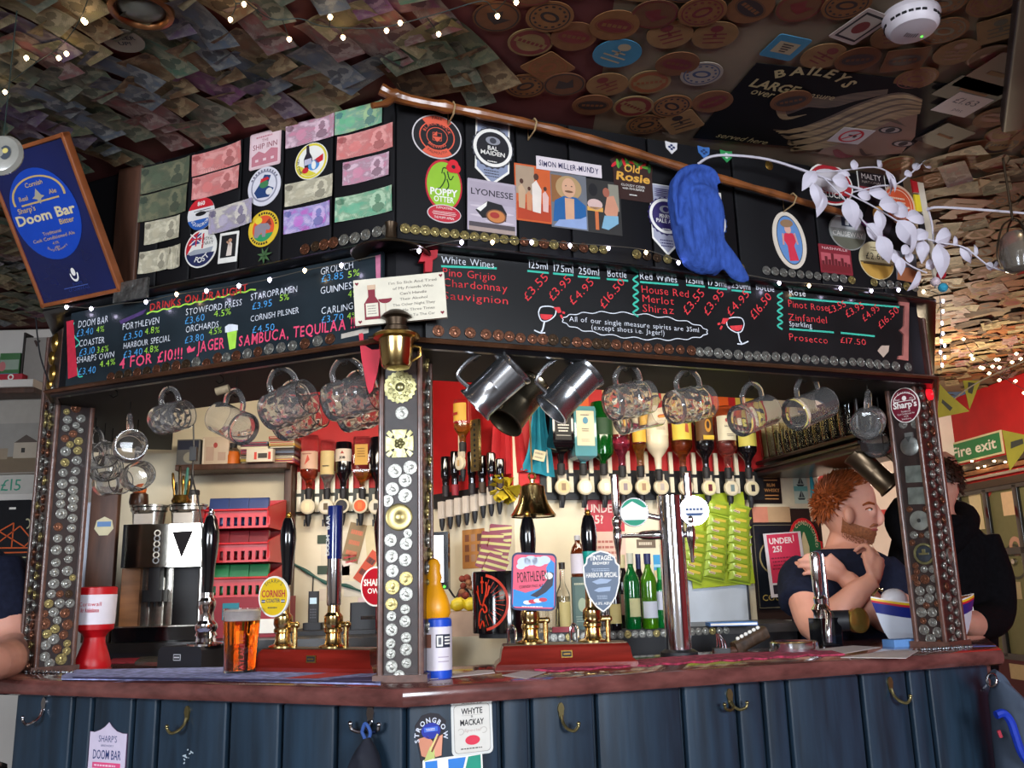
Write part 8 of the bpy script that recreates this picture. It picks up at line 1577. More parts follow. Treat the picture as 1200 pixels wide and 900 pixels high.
# guitar head lying on the counter
p,k=st(888,762);X=fz(FR,p)@RZ(-4)@RY(-22);o=thing('guitar_head','dark wooden carved headstock with white pegs lying behind the towel','headstock',X@T(0,8*k,12*k));mb=MB();mb.bbox((0,0,0),(46*k,14*k,15*k),M('carved_dark_wood','#3c2a1c',.5,var=.6,scale=40,bump=.8),.01,axis=0);mb.lathe([(5*k,0),(3.5*k,30*k)],m_wood,T(-22*k,0,-3*k)@RY(-70),14);mb.build('headstock',o)
for i in range(6):mb=MB();mb.sphere(((-15+i*6)*k,-2*k,9*k),(2.6*k,2.2*k,2.2*k),WHITE,seg=10,rings=6);mb.build('peg',o)
# signs on the right end of the back wall
def d_ginsign(mb,W,H):
 base_rect(mb,W,H,K('#181414',.35));g=K('#b07c48')
 for y in(.40,.30,-.22,-.34):mb.flat(rect(W*.8,H*.035,0,H*y),Z1,g)
 for x,y,s in((-.28,.08,'GIN'),(.18,.08,'RUM'),(-.28,-.10,'VODKA'),(.2,-.10,'WHISKY')):mb.text(s,x*W,y*H,H*.11,g,Z1,bold=.02)
decal('drinks_sign','small black and bronze sign listing spirits by the last dispenser','sign',W2,897,573,36,34,d_ginsign,0,.012)
decal('painted_board','white painted panel carrying the ship prints','panel',W2,921,568,76,52,plain('#d0c4a8'),0,.006)
def d_ships(mb,W,H):
 base_rect(mb,W,H,K('#b8c4b4'),.0005)
 for y in(.22,-.22):mb.flat([(-W*.3,H*(y-.1)),(W*.3,H*(y-.1)),(W*.2,H*(y-.16)),(-W*.2,H*(y-.16))],Z1,K('#2c3434'));mb.flat([(-W*.2,H*(y-.08)),(W*.02,H*(y+.16)),(W*.02,H*(y-.08))],Z1,K('#3c4444'));mb.flat([(W*.05,H*(y-.08)),(W*.05,H*(y+.14)),(W*.24,H*(y-.08))],Z1,K('#3c4444'))
 mb.flat(rect(W,H*.16,0,-H*.02),Z1,K('#6ca8a0'))
decal('ship_print','pale print of two sailing boats on the white panel','print',W2,938,572,16,36,d_ships,0,.010)
p=W2.at(949,547,.05);k=kY(p);o=thing('cord_toggle','dark wooden ball on a teal cord hanging by the ship print','cord',T(*p));MB().sphere((0,0,0),(6*k,5*k,7*k),m_wood,seg=16,rings=10).build('ball',o);mb=MB();mb.tube([(0,0,-5*k),(1*k,0,-24*k),(0,0,-46*k)],[1*k,3*k,3*k],M('teal_cord','#2c8c98',.8),8);mb.build('cord',o)
decal('beige_panel','beige and pink panel below the drinks sign','panel',W2,904,603,44,18,lambda mb,W,H:(base_rect(mb,W,H,K('#b49470')),mb.flat(rect(W*.4,H,-W*.3,0),Z1,K('#c47c64'))),0,.010)
decal('brown_panel','dark brown panel covering the wall above the dark poster','panel',W2,925,660,84,130,plain('#2c1c18'),0,.003)
decal('paper_note','white torn note pinned above the green ale sign','note',W2,957,601,16,18,plain('#cfc0a8'),6,.012)
def d_courage(mb,W,H):
 base_rect(mb,W,H,K('#141820',.3));pass
 for x,y,w,h in((0,.48,.94,.008),(0,-.48,.94,.008),(-.47,0,.012,.96),(.47,0,.012,.96)):mb.flat(rect(W*w,H*h,W*x,H*y),Z1,K('#6c6450'))
 mb.text('COURAGE',0,-H*.40,H*.07,K('#b09850'),Z2,w=W*.8);mb.ring(.9,1,Z1,K('#8c7c50'),T(-W*.1,H*.1,0)@SC(W*.3,H*.2,1),24);mb.flat(rect(W*.3,H*.12,0,-H*.24),Z1,K('#8c7030'))
decal('framed_sign','dark framed brewery sign behind the age check poster','sign',W2,913,663,56,100,d_courage,0,.012)
def d_cask(mb,W,H):
 P=[(-.5,-.5),(.5,-.5),(.5,.0),(.40,.02)]+[(.40*_c(math.radians(a)),.02+.48*_s(math.radians(a)))for a in range(10,171,16)]+[(-.40,.02),(-.5,.0)]
 mb.prism([(a*W,b*H)for a,b in P],0,.004,K('#c02428'));mb.flat([(a*W*.88,b*H*.86-.01*H)for a,b in P],.0045,K('#1c5c38'));mb.arc_text('CASK CONDITIONED',W*.30,90,W*.075,K('#d8c8a0'),.005,X=T(0,-H*.02,0)@SC(1,H/W*1.25,1));mb.flat([(-W*.1,-H*.4),(-W*.12,-H*.1),(-W*.02,H*.2),(W*.02,H*.2),(W*.12,-H*.1),(W*.1,-H*.4)],.005,K('#c8b88c'))
decal('pub_sign','green arched ale sign with a red border behind the man','sign',W2,942,635,42,56,d_cask,0,.02)
def d_u25(mb,W,H):
 base_rect(mb,W,H,K('#d0c8cc'),.001);mb.flat(rect(W*.84,H*.76,0,H*.10),Z1,K('#c83050'));mb.text('UNDER',-W*.06,H*.33,H*.09,K('#e8d8d8'),Z2,bold=.03,w=W*.62);mb.text('25?',-W*.18,H*.20,H*.09,K('#e8d8d8'),Z2,bold=.03);squig(mb,-W*.05,H*.02,W*.66,H*.22,4,K('#7c1c34'),Z2);mb.flat(rect(W*.5,H*.15,W*.06,-H*.22),Z2,K('#8c8c90'),RZ(8));mb.flat(ell(W*.1,H*.06,14,-W*.08,-H*.22),Z3,K('#c84048'),RZ(8));mb.flat(rect(W*.84,H*.14,0,-H*.38),Z2,K('#24202c'));squig(mb,0,-H*.38,W*.5,H*.05,1,WHITE,Z3);mb.flat(rect(W*.02,H*.1,W*.28,H*.4),Z2,K('#e8d8d8'))
decal('poster','pink age check poster beside the man in navy','poster',W2,921,661,44,74,d_u25,3,.030)
# hanging glass shelf with tumblers
sA=W2.at(884,552,.0);zsh=sA.z;sB=hz(1008,519,zsh);dS=(Vector((sB.x,sB.y,0))-Vector((sA.x,sA.y,0)));LS=dS.length;dS.normalize();FS=Face((sA.x,sA.y,0),dS);m_dkw=M('dark_shelf_wood','#1c1210',.35,var=.4,coat=.3)
o=thing('glass_shelf','dark hanging shelf of tumblers at the right of the bar opening','shelf',FS.matp(FS.pt(0,zsh)));
MB().bbox((LS/2,-.014,-.13),(LS,.028,.26),m_dkw,.006,axis=0).build('lower_board',o);MB().bbox((LS/2,.03,-.13),(LS,.014,.25),m_dkw,.004,axis=0).build('upper_board',o);MB().box((LS/2,.13,-.262),(LS,.25,.012),M('maroon_panel','#3c1014',.5,var=.2)).build('back_panel',o);MB().cyl((.0,.002,.004),(LS,.002,.004),.006,m_dkw).build('rail',o)
mb=MB();mb.tube([(LS*.96,.03,-.02),(LS*.96,.03+(Z_BEAM+.03-zsh-.03),-.02)],.006,m_dkw,8);mb.tube([(LS*.96,.03,-.22),(LS*.96,.03+(Z_BEAM+.03-zsh-.03),-.22)],.006,m_dkw,8);mb.build('hanger',o)
for i in range(11):
 for j in range(2):
  X=FS.matp(FS.pt(.05+i*(LS-.12)/11,zsh+.038,-.045-.085*j))@RX(-90);q=bpy.data.objects.new('tumbler',bpy.data.meshes['shelf_tumbler'])if 'shelf_tumbler' in bpy.data.meshes else None
  if q is None:t_=MB().lathe([(.027,0),(.029,.004),(.036,.125),(.034,.125),(.027,.012),(.001,.012)],clear('tumbler_glass','#f4f0e0'),seg=24).build('shelf_tumbler');t_.data.name='shelf_tumbler';q=t_;q.name='tumbler'
  else:COL.objects.link(q)
  q.matrix_world=X;tag(q,'clear pint tumbler in the %s row on the hanging shelf'%('front' if j==0 else 'back'),'tumbler','%s row of shelf tumblers'%('front' if j==0 else 'back'))
  # passage beyond: red wave on the far wall, fire exit, frames
def d_wave(mb,W,H):
 base_rect(mb,W,H,K('#e4d8d0'),.0008);R_=K('#c03030');
 pts=smoothpath([(-W*.5,-H*.05,0),(-W*.3,H*.0,0),(-W*.05,H*.2,0),(W*.2,H*.12,0),(W*.5,-H*.02,0)],6);vs=[]
 for q in pts:vs+=[(q.x,q.y+H*.05,Z1),(q.x,q.y-H*.05,Z1)]
 mb.add(vs,[(2*i,2*i+1,2*i+3,2*i+2)for i in range(len(pts)-1)],R_)
 for x,y in((-.25,.40),(-.02,.42),(.12,.36)):mb.flat(ell(W*.08,H*.06,12,W*x,H*y),Z1,R_)
 mb.flat(rect(W*.3,H*.22,-W*.36,-H*.36),Z1,R_)
decal('wall_banner','white banner with a red wave behind the man','banner',WF,968,575,60,76,d_wave,0,.02);decal('red_band','red painted strip low on the bright passage wall','panel',WF,1040,603,90,12,plain('#b82c28'),0,.01)
def d_exit(mb,W,H):
 mb.bbox((0,0,.004),(W,H,.008),K('#d8d0a8',.4),.001);mb.flat(rect(W*.95,H*.84),.0085,M('exit_green','#1c7a44',.4,var=.05));mb.text('Fire exit',0,-H*.2,H*.46,WHITE,.009,bold=.02,w=W*.8)
decal('exit_sign','green sign reading Fire exit on the red passage wall','sign',WS,1142,526,66,27,d_exit,0,.002)
mb=MB()
for y0,y1,h,m in((552,543,.05,M('brown_lintel','#3c2c20',.5)),(560,551,.03,m_oak),(567,558,.02,m_steel),(577,566,.05,M('brown_lintel','#3c2c20'))):
 zc_=WS.at(1140,(y0+y1)/2).z;x0,x1=WS.loc(1095,560)[0],WS.loc(1215,560)[0];mb.X=WS.matp(WS.o);mb.bbox(((x0+x1)/2,zc_,.02),(x1-x0,h,.04),m,.003,axis=0);mb.X=I4
tag(mb.build('trim_2'),kind='structure')
zf0,zf1=WS.at(1150,765).z,WS.at(1150,575).z;mount,paper=K('#6c6a48'),K('#d8c8a0')
o=thing('notice_frame','black framed notice case with olive panels on the passage wall','notice case',WS.matp(WS.o));x0,x1=WS.loc(1098,640)[0],WS.loc(1225,640)[0];zm=WS.at(1150,648).z
mb=MB();mb.box(((x0+x1)/2,(zf0+zf1)/2,.004),(x1-x0,zf1-zf0,.008),mount);mb.build('backing',o)
mb=MB();cols_=[WS.loc(x,640)[0]for x in(1098,1133,1166,1203,1240)]
for x in cols_:mb.bbox((x,(zf0+zf1)/2,.015),(.05,zf1-zf0,.03),m_bk,.003,axis=1)
for z in(zf0,zm,zf1):mb.bbox(((x0+x1)/2,z,.015),(x1-x0,.045,.03),m_bk,.003,axis=0)
mb.build('frame',o)
for x,y,w,h,c_ in((1117,594,17,26,'#e0c878'),(1144,596,14,50,'#e0d0a8'),(1182,590,15,28,'#d8b894'),(1148,664,10,18,'#c8a088'),(1190,692,14,20,'#a89878')):
 W_,H_=WS.size(x,y,w,h);q=MB();q.prism(rect(W_,H_),0,.002,K(c_));q=q.build('notice',o);q.matrix_local=o.matrix_world.inverted()@WS.mat(x,y,.009)
for x,y,r,c_ in((1156,573,5,'#b83c34'),(1163,642,6,'#b83c34'),(1190,640,6,'#b88c78')):
 W_,_h=WS.size(x,y,r*2,r*2);q=MB();q.ring(W_*.3,W_*.6,0,K(c_));q=q.build('seal',o);q.matrix_local=o.matrix_world.inverted()@WS.mat(x,y,.010)
W_,_h=WS.size(1190,658,20,20);q=MB();q.ring(W_*.55,W_*.65,0,K('#3c3c34'));q.lathe([(W_*.12,0),(W_*.1,.02)],m_steel,seg=12);q=q.build('knob',o);q.matrix_local=o.matrix_world.inverted()@WS.mat(1190,658,.010)
decal('maroon_board','maroon board with a pale card below the notice case','board',WS,1196,830,40,110,lambda mb,W,H:(base_rect(mb,W,H,K('#4c141c')),mb.flat(rect(W*.5,H*.16,W*.1,H*.38),Z1,K('#b8a078'))),0,.03)
# bunting and lights by the passage
m_bunt=M('mustard_bunting','#a89420',.7,var=.15)
def flagp(x,y,pts,Y,label,mark=None):
 P=[dy(a,b,Y)for a,b in pts];c_=dy(x,y,Y);mb=MB();mb.prism([(q.x-c_.x,q.z-c_.z)for q in P],0,.002,m_bunt,RX(90));
 if mark:mb.flat([((dy(a,b,Y)-c_).x,(dy(a,b,Y)-c_).z)for a,b in mark],.0026,K('#3c341c'),RX(90));mb.flat([((dy(a,b,Y)-c_).x,(dy(a,b,Y)-c_).z)for a,b in mark],-.0006,K('#3c341c'),RX(90))
 return tag(mb.build('bunting_flag',None,T(*c_)),label,'bunting')
flagp(1107,470,[(1098,490),(1101,450),(1112,462),(1136,482)][::-1],3.6,'mustard bunting flag beside the rightmost post',[(1104,468),(1116,478),(1113,482),(1103,472)])
flagp(1137,455,[(1128,446),(1149,446),(1136,480)],3.8,'small mustard bunting flag hanging before the red wall',[(1134,448),(1142,449),(1139,462),(1134,460)])
flagp(1190,525,[(1174,504),(1212,512),(1183,552)],3.4,'large pale mustard bunting flag at the right edge',[(1184,518),(1198,514),(1199,520),(1184,526)])
mb=MB();mb.tube(smoothpath([dy(x,y,3.7)for x,y in((1095,488),(1125,462),(1150,446),(1185,430),(1220,415))],5),.003,K('#a8906c'),6);tag(mb.build('bunting_string'),'tan string running up to the right with the bunting','string')
pts=[(1128,398),(1140,415),(1152,422),(1163,432),(1180,445),(1215,465)];bl=[(1129,397),(1138,416),(1140,420),(1149,430),(1152,431),(1159,437),(1163,429),(1167,421),(1170,421),(1171,430),(1171,445),(1186,424),(1191,414),(1196,420),(1190,446),(1200,460)]
lights('warm fairy lights strung under the far right ceiling',[dy(x,y,3.9)for x,y in pts],[dy(x,y,3.9)for x,y in bl],m_wire,[B_warm],.0075)
lights('small warm lights along the rail over the notice case',[WS.at(x,y,.06)for x,y in((1098,560),(1125,553),(1160,545),(1210,535))],[WS.at(x,y,.06)for x,y in((1125,548),(1139,540),(1146,548),(1154,546),(1165,540),(1178,541))],m_wire,[B_warm],.010)
p=dy(1193,298,2.6);k=kY(p);o=thing('lantern','smoky glass lantern hanging at the right edge','lantern',T(*p));MB().lathe([(10*k,-22*k),(16*k,-18*k),(20*k,0),(17*k,20*k),(12*k,26*k)],M('smoky_lantern_glass','#8c8478',.15,var=.2,trans=.6),seg=28).build('bowl',o);mb=MB();[mb.tube(smoothpath([(22*k*_c(a),22*k*_s(a),-16*k),(24*k*_c(a),24*k*_s(a),4*k),(14*k*_c(a),14*k*_s(a),34*k),(2*k*_c(a),2*k*_s(a),44*k)],5),1.2*k,m_brassd,6)for a in(0,1.57,3.14,4.71)];mb.tube([(0,0,42*k),(0,0,ZC-p.z)],1.4*k,m_brassd,6);mb.build('cage',o)
# left wall: pictures and shirt
WL=Face((0,YL+.35,0),(1,0))
def d_sea(mb,W,H):
 mb.bbox((0,0,.012),(W,H,.024),K('#8c8478'),.003);mb.flat(rect(W*.97,H*.97),.0245,K('#8a8680'));mb.flat(rect(W*.97,H*.3,0,H*.3),.0247,K('#9a948c'));mb.flat(rect(W*.97,H*.2,0,-H*.38),.0247,K('#6c5c48'));mb.flat([(W*.1,-H*.3),(W*.1,-H*.1),(W*.22,-H*.02),(W*.34,-H*.1),(W*.34,-H*.3)],.0249,K('#a89c8c'));mb.flat([(W*.1,-H*.1),(W*.22,H*.0),(W*.36,-H*.1)],.0251,K('#4c4038'));mb.flat(rect(W*.2,H*.14,-W*.06,-H*.24),.0249,K('#8c7c68'));mb.flat(rect(W*.04,H*.06,W*.2,-H*.2),.0252,K('#2c2824'))
decal('seascape_painting','pale seascape painting with a stone house on the left wall','painting',WL,10,511,110,90,d_sea,0,.002)
decal('price_strip','white strip with a handwritten £15 under the seascape','label',WL,8,568,104,22,lambda mb,W,H:(base_rect(mb,W,H,K('#b8b4ac'),.001),mb.text('£15',W*.06,-H*.3,H*.62,K('#2c8c70'),Z1,jit=.05)),0,.003)
def d_shirt(mb,W,H):
 mb.prism([(-W*.5,-H*.5),(W*.5,-H*.5),(W*.5,H*.38),(W*.3,H*.5),(-W*.3,H*.5),(-W*.5,H*.4)],0,.02,M('black_cotton','#131318',.9,var=.2));O_=K('#c85418');Z=.0206
 for a,b in(((-.4,.1),(.1,.28)),((.1,.28),(.1,.05)),((-.1,.2),(.3,.05)),((-.2,.05),(.2,.25)),((.2,.25),(.42,.1)),((-.4,.05),(.45,.04)),((-.4,0),(.45,.0)),((-.4,-.22),(.45,-.2)),((.3,.06),(.48,.18))):q=Vector((b[0]-a[0],b[1]-a[1],0));mb.flat(rect(math.hypot(q.x*W,q.y*H),H*.012),Z,O_,T((a[0]+b[0])/2*W,(a[1]+b[1])/2*H,0)@RZ(math.degrees(math.atan2(q.y*H,q.x*W))))
 mb.ring(.7,1,Z,K('#b8b08c'),T(W*.30,H*.27,0)@SC(W*.05,H*.05,1),14,a0=-90,a1=120);mb.text('ROCKET',W*.12,-H*.12,H*.08,K('#a8a078'),Z,w=W*.6);mb.flat(rect(W*.1,H*.02,W*.06,H*.42),Z,WHITE)
decal('hanging_shirt','black shirt with an orange line drawing on the left wall','shirt',WL,8,648,78,124,d_shirt,0,.004)
mb=MB();z_=WL.at(30,459).z;a,b=WL.at(-60,459).x,WL.at(62,459).x;mb.bbox(((a+b)/2,YL+.35-.09,z_),(b-a,.18,.035),m_white,.003,axis=0);mb.bbox(((a+b)/2,YL+.35-.085,z_-.03),(b-a,.16,.025),m_wood,.003,axis=0);tag(mb.build('wall_shelf'),'white edged shelf above the seascape painting','shelf');zq=z_+.0175
mb=MB();p=dy(14,455,YL+.28);k=kY(p);mb.bbox((0,0,18*k),(24*k*1.0,20*k,36*k),K('#3c6c3c'),.002);mb.X=T(0,-10.2*k,18*k)@RX(90);mb.flat(rect(22*k,12*k,0,4*k),0,K('#8c9c8c'));mb.flat(rect(22*k,5*k,0,-9*k),.0002,K('#3c8cb0'));mb.flat(ell(4*k,6*k,12,-8*k,2*k),.0003,K('#b86c6c'));mb.X=I4;tag(mb.build('souvenir_box',None,T(p.x,p.y,zq)),'green and blue box on the left shelf','box')
mb=MB();p=dy(14,458,YL+.24);mb.bbox((0,0,4*k),(34*k,14*k,8*k),K('#a81c30'),.002);mb.ring(2*k,3.6*k,0,WHITE,T(4*k,-7.3*k,4*k)@RX(90),16);tag(mb.build('red_box',None,T(p.x,p.y-.02,zq)),'flat red box at the front of the left shelf','box')
mb=MB();p=dy(45,456,YL+.27);mb.bbox((0,0,27*k),(34*k,16*k,54*k),K('#8c8680'),.003);mb.flat([(-4*k,4*k),(0,-4*k),(4*k,4*k),(2*k,5*k),(0,3*k),(-2*k,5*k)],0,K('#3c2820'),T(-2*k,-8.3*k,46*k)@RX(90));mb.box((-16.5*k,-1*k,30*k),(2*k,18*k,60*k),K('#2c2420'));tag(mb.build('wooden_box',None,T(p.x,p.y,zq)),'grey board with a small dark heart on the left shelf','board')
mb=MB();mb.tube(smoothpath([FL.at(x,y,-.02)for x,y in((42,372),(44,395),(48,420),(57,447))],5),.0022,m_bkm,6);tag(mb.build('black_cable'),'thin black cable hanging down left of the chalkboard','cable')
# PEOPLE
def modif(o,vox,it=5):
 m=o.modifiers.new('remesh','REMESH');m.mode='VOXEL';m.voxel_size=vox;m.use_smooth_shade=True;s_=o.modifiers.new('smooth','SMOOTH');s_.factor=.5;s_.iterations=it
def skinmat(name,c,c2):
 m=M(name,c,.5,var=.10,scale=12,bump=.04,spec=.4);b=m.node_tree.nodes['Principled BSDF'];setin(b,'Subsurface Weight',.12);setin(b,'Subsurface Radius',(.01,.004,.002));return m
m_skin=skinmat('fair_skin','#cc927e',0);m_ging=M('ginger_hair','#8c441c',.55,var=.45,scale=60);m_beard=M('ginger_stubble','#8c5434',.7,var=.3,scale=120,bump=.3);m_navyc=M('navy_cotton','#171b2c',.9,var=.25,scale=60,bump=.15,spec=.2);m_blackc=M('black_fleece','#0e0d10',.95,var=.3,scale=70,bump=.3,spec=.1);m_trous=M('dark_trousers','#15161c',.9,var=.2)
def limb(mb,pts,m,seg=14):
 P=smoothpath([p for p,r in pts],4);R_=[]
 for i in range(len(P)):t=i/4;a=min(int(t),len(pts)-2);f_=t-a;R_.append(pts[a][1]*(1-f_)+pts[a+1][1]*f_)
 mb.tube(P,R_,m,seg)
def loft(mb,rows,Y,m,n=24,hwk=1.0,turn=0,pivot=None,power=2.3,yoff=0.0):
 """rows: (py, px back, px front, half depth px); section at distance Y"""
 vs=[];fs=[]
 for(y,xa,xb,hw)in rows:
  a,b=dy(xa,y,Y),dy(xb,y,Y);c_=(a+b)/2;rx=(b.x-a.x)/2;ry=hw*kY_(c_)*hwk
  for i in range(n):
   t=2*math.pi*i/n;e=2/power;vx=math.copysign(abs(_c(t))**e,_c(t))*rx;vy=math.copysign(abs(_s(t))**e,_s(t))*ry;q=Vector((c_.x+vx,c_.y+vy+yoff,c_.z))
   if turn:d=q-pivot;d=Matrix.Rotation(math.radians(turn),3,'Z')@d;q=pivot+d
   vs.append(tuple(q))
 for k in range(len(rows)-1):
  for i in range(n):j=(i+1)%n;fs.append((k*n+i,(k+1)*n+i,(k+1)*n+j,k*n+j))
 fs+=[tuple(range(n)),tuple(range((len(rows)-1)*n,len(rows)*n))[::-1]];mb.add(vs,fs,m)
def kY_(p):return(p-CO).dot(CF)/FPX
def hand(mb,w,f,n,s,m,curls=(35,45,30),sc=1.0,thumb=(.6,.5),spread=.018,sp=0):
 """w wrist, f along the palm, n the way the fingers curl, s towards the thumb"""
 f,n,s=f.normalized(),n.normalized(),s.normalized();L=.082*sc
 limb(mb,[(w,.021*sc),(w+f*L*.4,.026*sc),(w+f*L,.024*sc)],m)
 for i in range(4):u=1.5-i;r0=w+s*u*.010*sc;r1=w+f*L*(1.0,1.04,1.0,.9)[i]+s*u*spread*sc;limb(mb,[(r0,.012*sc),(r1,.0125*sc)],m,10)
 for i in range(4):
  u=1.5-i;p=w+f*L*(1.0,1.04,1.0,.9)[i]+s*u*spread*sc;a=0;pts=[(p,.0105*sc)]
  for j,ln in enumerate((.044,.027,.021)):a+=math.radians(curls[j]+sp*i);p=p+(f*_c(a)+n*_s(a)+s*u*.05)*ln*sc*(.93,1.05,1.0,.8)[i];pts.append((p,(.0098,.0090,.0072)[j]*sc))
  limb(mb,pts,m,10)
 p=w+f*.022*sc+s*.020*sc;d=(f*thumb[0]+s*(1-thumb[0])+n*thumb[1]).normalized();limb(mb,[(w+f*.01,.014*sc),(p+s*.006,.0135*sc),(p+d*.035*sc,.0115*sc),(p+d*.058*sc+f*.012*sc,.009*sc)],m,10)
YM=3.42;PV=dy(990,610,YM);g=lambda x,y,o=0.0:dy(x,y,YM+o);km=kY_(PV)
man=thing('person','ginger haired person in a navy T-shirt behind the bar, hand raised to mouth','person',T(PV.x,PV.y,0));inv=man.matrix_world.inverted()
def mp_(mb,name,vox=None,it=5,par=None):q=mb.build(name,par or man);q.matrix_local=inv;(modif(q,vox,it)if vox else None);return q
HEAD=[(559,984,1003,9),(564,973,1014,17),(573,964,1021,23),(584,961,1024,26),(594,961,1025,26.5),(604,963,1025,26),(612,967,1025,25),(620,973,1025,23.5),(628,979,1023,21),(635,987,1021,17),(640,996,1017,11)]
TORSO=[(637,974,1003,17),(643,958,1018,24),(653,938,1038,31),(668,926,1049,36),(700,927,1048,40),(740,931,1044,42),(800,934,1040,42),(880,932,1042,42)]
b=MB();loft(b,HEAD,YM,m_skin,turn=-10,pivot=PV);limb(b,[(g(990,628,.01),17*km),(g(985,645,.01),17.5*km),(g(986,664),24*km)],m_skin)
rt_=lambda v:PV+Matrix.Rotation(math.radians(-10),3,'Z')@(v-PV)
for pts in([(1023,592,3.5),(1027,600,4.0),(1030,607,4.6),(1028,612,5.0),(1023,614,4)],[(1020,588,5),(1021,589,5)],[(1022,619,4.2),(1024,621,3.6)],[(1021,626,4.4),(1022,628,4)],[(1010,637,7),(1014,637,7)]):limb(b,[(rt_(g(x,y)),r*km)for x,y,r in pts],m_skin,10)
for s_ in(-1,1):b.sphere(tuple(rt_(g(990,606)+Vector((0,s_*28.5*km,0)))),(6.5*km,4.5*km,10.5*km),m_skin,seg=14,rings=10);b.sphere(tuple(rt_(g(1016,601)+Vector((0,s_*15*km,0)))),(7*km,8*km,8*km),m_skin)
loft(b,[(y,a+4,c_-4,h*.92)for y,a,c_,h in TORSO],YM,m_skin)
Ye=YM-.20
# right arm: elbow near the counter, forearm up to the chin
E1,W1_=dy(957,738,Ye),dy(1024,680,Ye-.02);limb(b,[(g(940,672),22*km),(dy(943,705,YM-.09),18*km),(E1,15*km),(dy(985,714,Ye-.02),16*km),(dy(1008,692,Ye-.02),12.5*km),(W1_,9.5*km)],m_skin)
hand(b,W1_,Vector((.35,.3,.9)),Vector((-.6,.75,-.1)),Vector((-.705,-.505,.44)),m_skin,(38,62,40),1.06,(.7,.3),.019)
# left arm folded across, hand lying on the right shoulder
E2,W2_=dy(1040,726,YM-.14),dy(990,676,YM-.165);limb(b,[(g(1040,674),22*km),(g(1047,702,-.05),19*km),(E2,16*km),(dy(1015,702,YM-.17),15*km),(W2_,10*km)],m_skin)
hand(b,W2_,Vector((-.86,-.05,.42)),Vector((-.25,.75,-.5)),Vector((.35,-.3,.9)),m_skin,(12,22,20),.98,(.55,.1))
leg=lambda x:[(g(x,860),36*km),(Vector((g(x,860).x,YM,.5)),.062),(Vector((g(x,860).x,YM+.02,.1)),.045)]
limb(b,leg(965),m_skin);limb(b,leg(1012),m_skin);mp_(b,'body',.0058,4)
b=MB();loft(b,TORSO[1:],YM,m_navyc);limb(b,[(g(950,668),24*km),(g(938,680),26*km),(dy(938,708,YM-.09),24*km)],m_navyc);limb(b,[(g(1030,668),24*km),(g(1043,682),25*km),(g(1048,706,-.05),24*km)],m_navyc);ts_=mp_(b,'t_shirt',.010,5)
mb=MB();X=Face(g(999,700,-.135),(1,.05)).matp(g(999,700,-.135),-8);mb.text('The',-.02,.012,.011,WHITE,0,bold=.02);mb.text('Harbour',0,-.002,.012,WHITE,0,bold=.02,w=.052);mb.text('Inn',.008,-.018,.012,WHITE,0,bold=.02);q=mb.build('shirt_print',ts_);q.matrix_local=X
b=MB();b.X=I4;limb(b,[(p,r*1.12)for p,r in leg(965)],m_trous);limb(b,[(p,r*1.12)for p,r in leg(1012)],m_trous);loft(b,[(862,932,1042,44),(900,934,1040,44),(930,940,1034,40)],YM,m_trous);mp_(b,'trousers',.012,3)
for x in(965,1012):b=MB();b.sphere((g(x,860).x,YM-.05,.045),(.05,.13,.045),M('black_shoe','#101012',.4));mp_(b,'shoe')
# hair: cap and tufts
def hair_on(cx,cy,rx,ry,rz,Y,m,test,n,ln,dirf,seed,Wd=.0035):
 r_=random.Random(seed);c_=dy(cx,cy,Y);k=kY_(c_);mb=MB();R3=Vector((rx*k,ry*k,rz*k));vs=[];S_,R_=28,16
 pts={}
 for j in range(R_+1):
  for i in range(S_):
   a,e=2*math.pi*i/S_,math.pi*j/R_;d=Vector((_s(e)*_c(a),_s(e)*_s(a),_c(e)));pts[i,j]=d
 idx={}
 for j in range(R_):
  for i in range(S_):
   q=[(i,j),(i,j+1),((i+1)%S_,j+1),((i+1)%S_,j)]
   if all(test(pts[v])for v in q):
    for v in q:
     if v not in idx:idx[v]=len(vs);d=pts[v];vs.append(tuple(c_+Vector((d.x*R3.x,d.y*R3.y,d.z*R3.z))))
    mb.add([vs[idx[v]]for v in q],[(0,1,2,3)],m)
 for _ in range(n):
  while True:
   d=Vector((r_.gauss(0,1),r_.gauss(0,1),r_.gauss(0,1))).normalized()
   if test(d):break
  p=c_+Vector((d.x*R3.x,d.y*R3.y,d.z*R3.z))*.97;t=(d*.5+dirf(d)+Vector((r_.uniform(-.3,.3),r_.uniform(-.3,.3),r_.uniform(-.2,.3)))).normalized();l=ln*r_.uniform(.6,1.25);mb.tube([p,p+t*l*.5,p+t*l+Vector((.003,0,-.002))],[Wd,Wd*.8,.0004],m,4)
 return mb
mp_(hair_on(988,591,31.5,28,35,YM,m_ging,lambda d:d.z>.52-.95*max(0,-d.x+.12)and not(d.x>.55 and d.z<.62)and(d.z>-.55),1500,.034,lambda d:Vector((.25+.5*max(0,d.z),0,.55*max(0,d.z)-.35*max(0,-d.z)-.2)),3),'hair')
def surf(x,y,e=0.0,far=False):
 """point on the head's near side at that pixel of the profile"""
 for(y0,a0,b0,h0),(y1,a1,b1,h1)in zip(HEAD[:-1],HEAD[1:]):
  if y0<=y<=y1:t=(y-y0)/(y1-y0);xa,xb,hw=a0+(a1-a0)*t,b0+(b1-b0)*t,h0+(h1-h0)*t
 u=max(-.97,min(.97,(2*x-xa-xb)/(xb-xa)));d=(hw*(1-abs(u)**2.3)**(1/2.3)*.97+e)*km;return rt_(g((xa+xb)/2+u*(xb-xa)/2,y)+Vector((max(0,u-.8)*e*km*3,d if far else-d,0)))
mb=MB();nb_,mbb=16,8
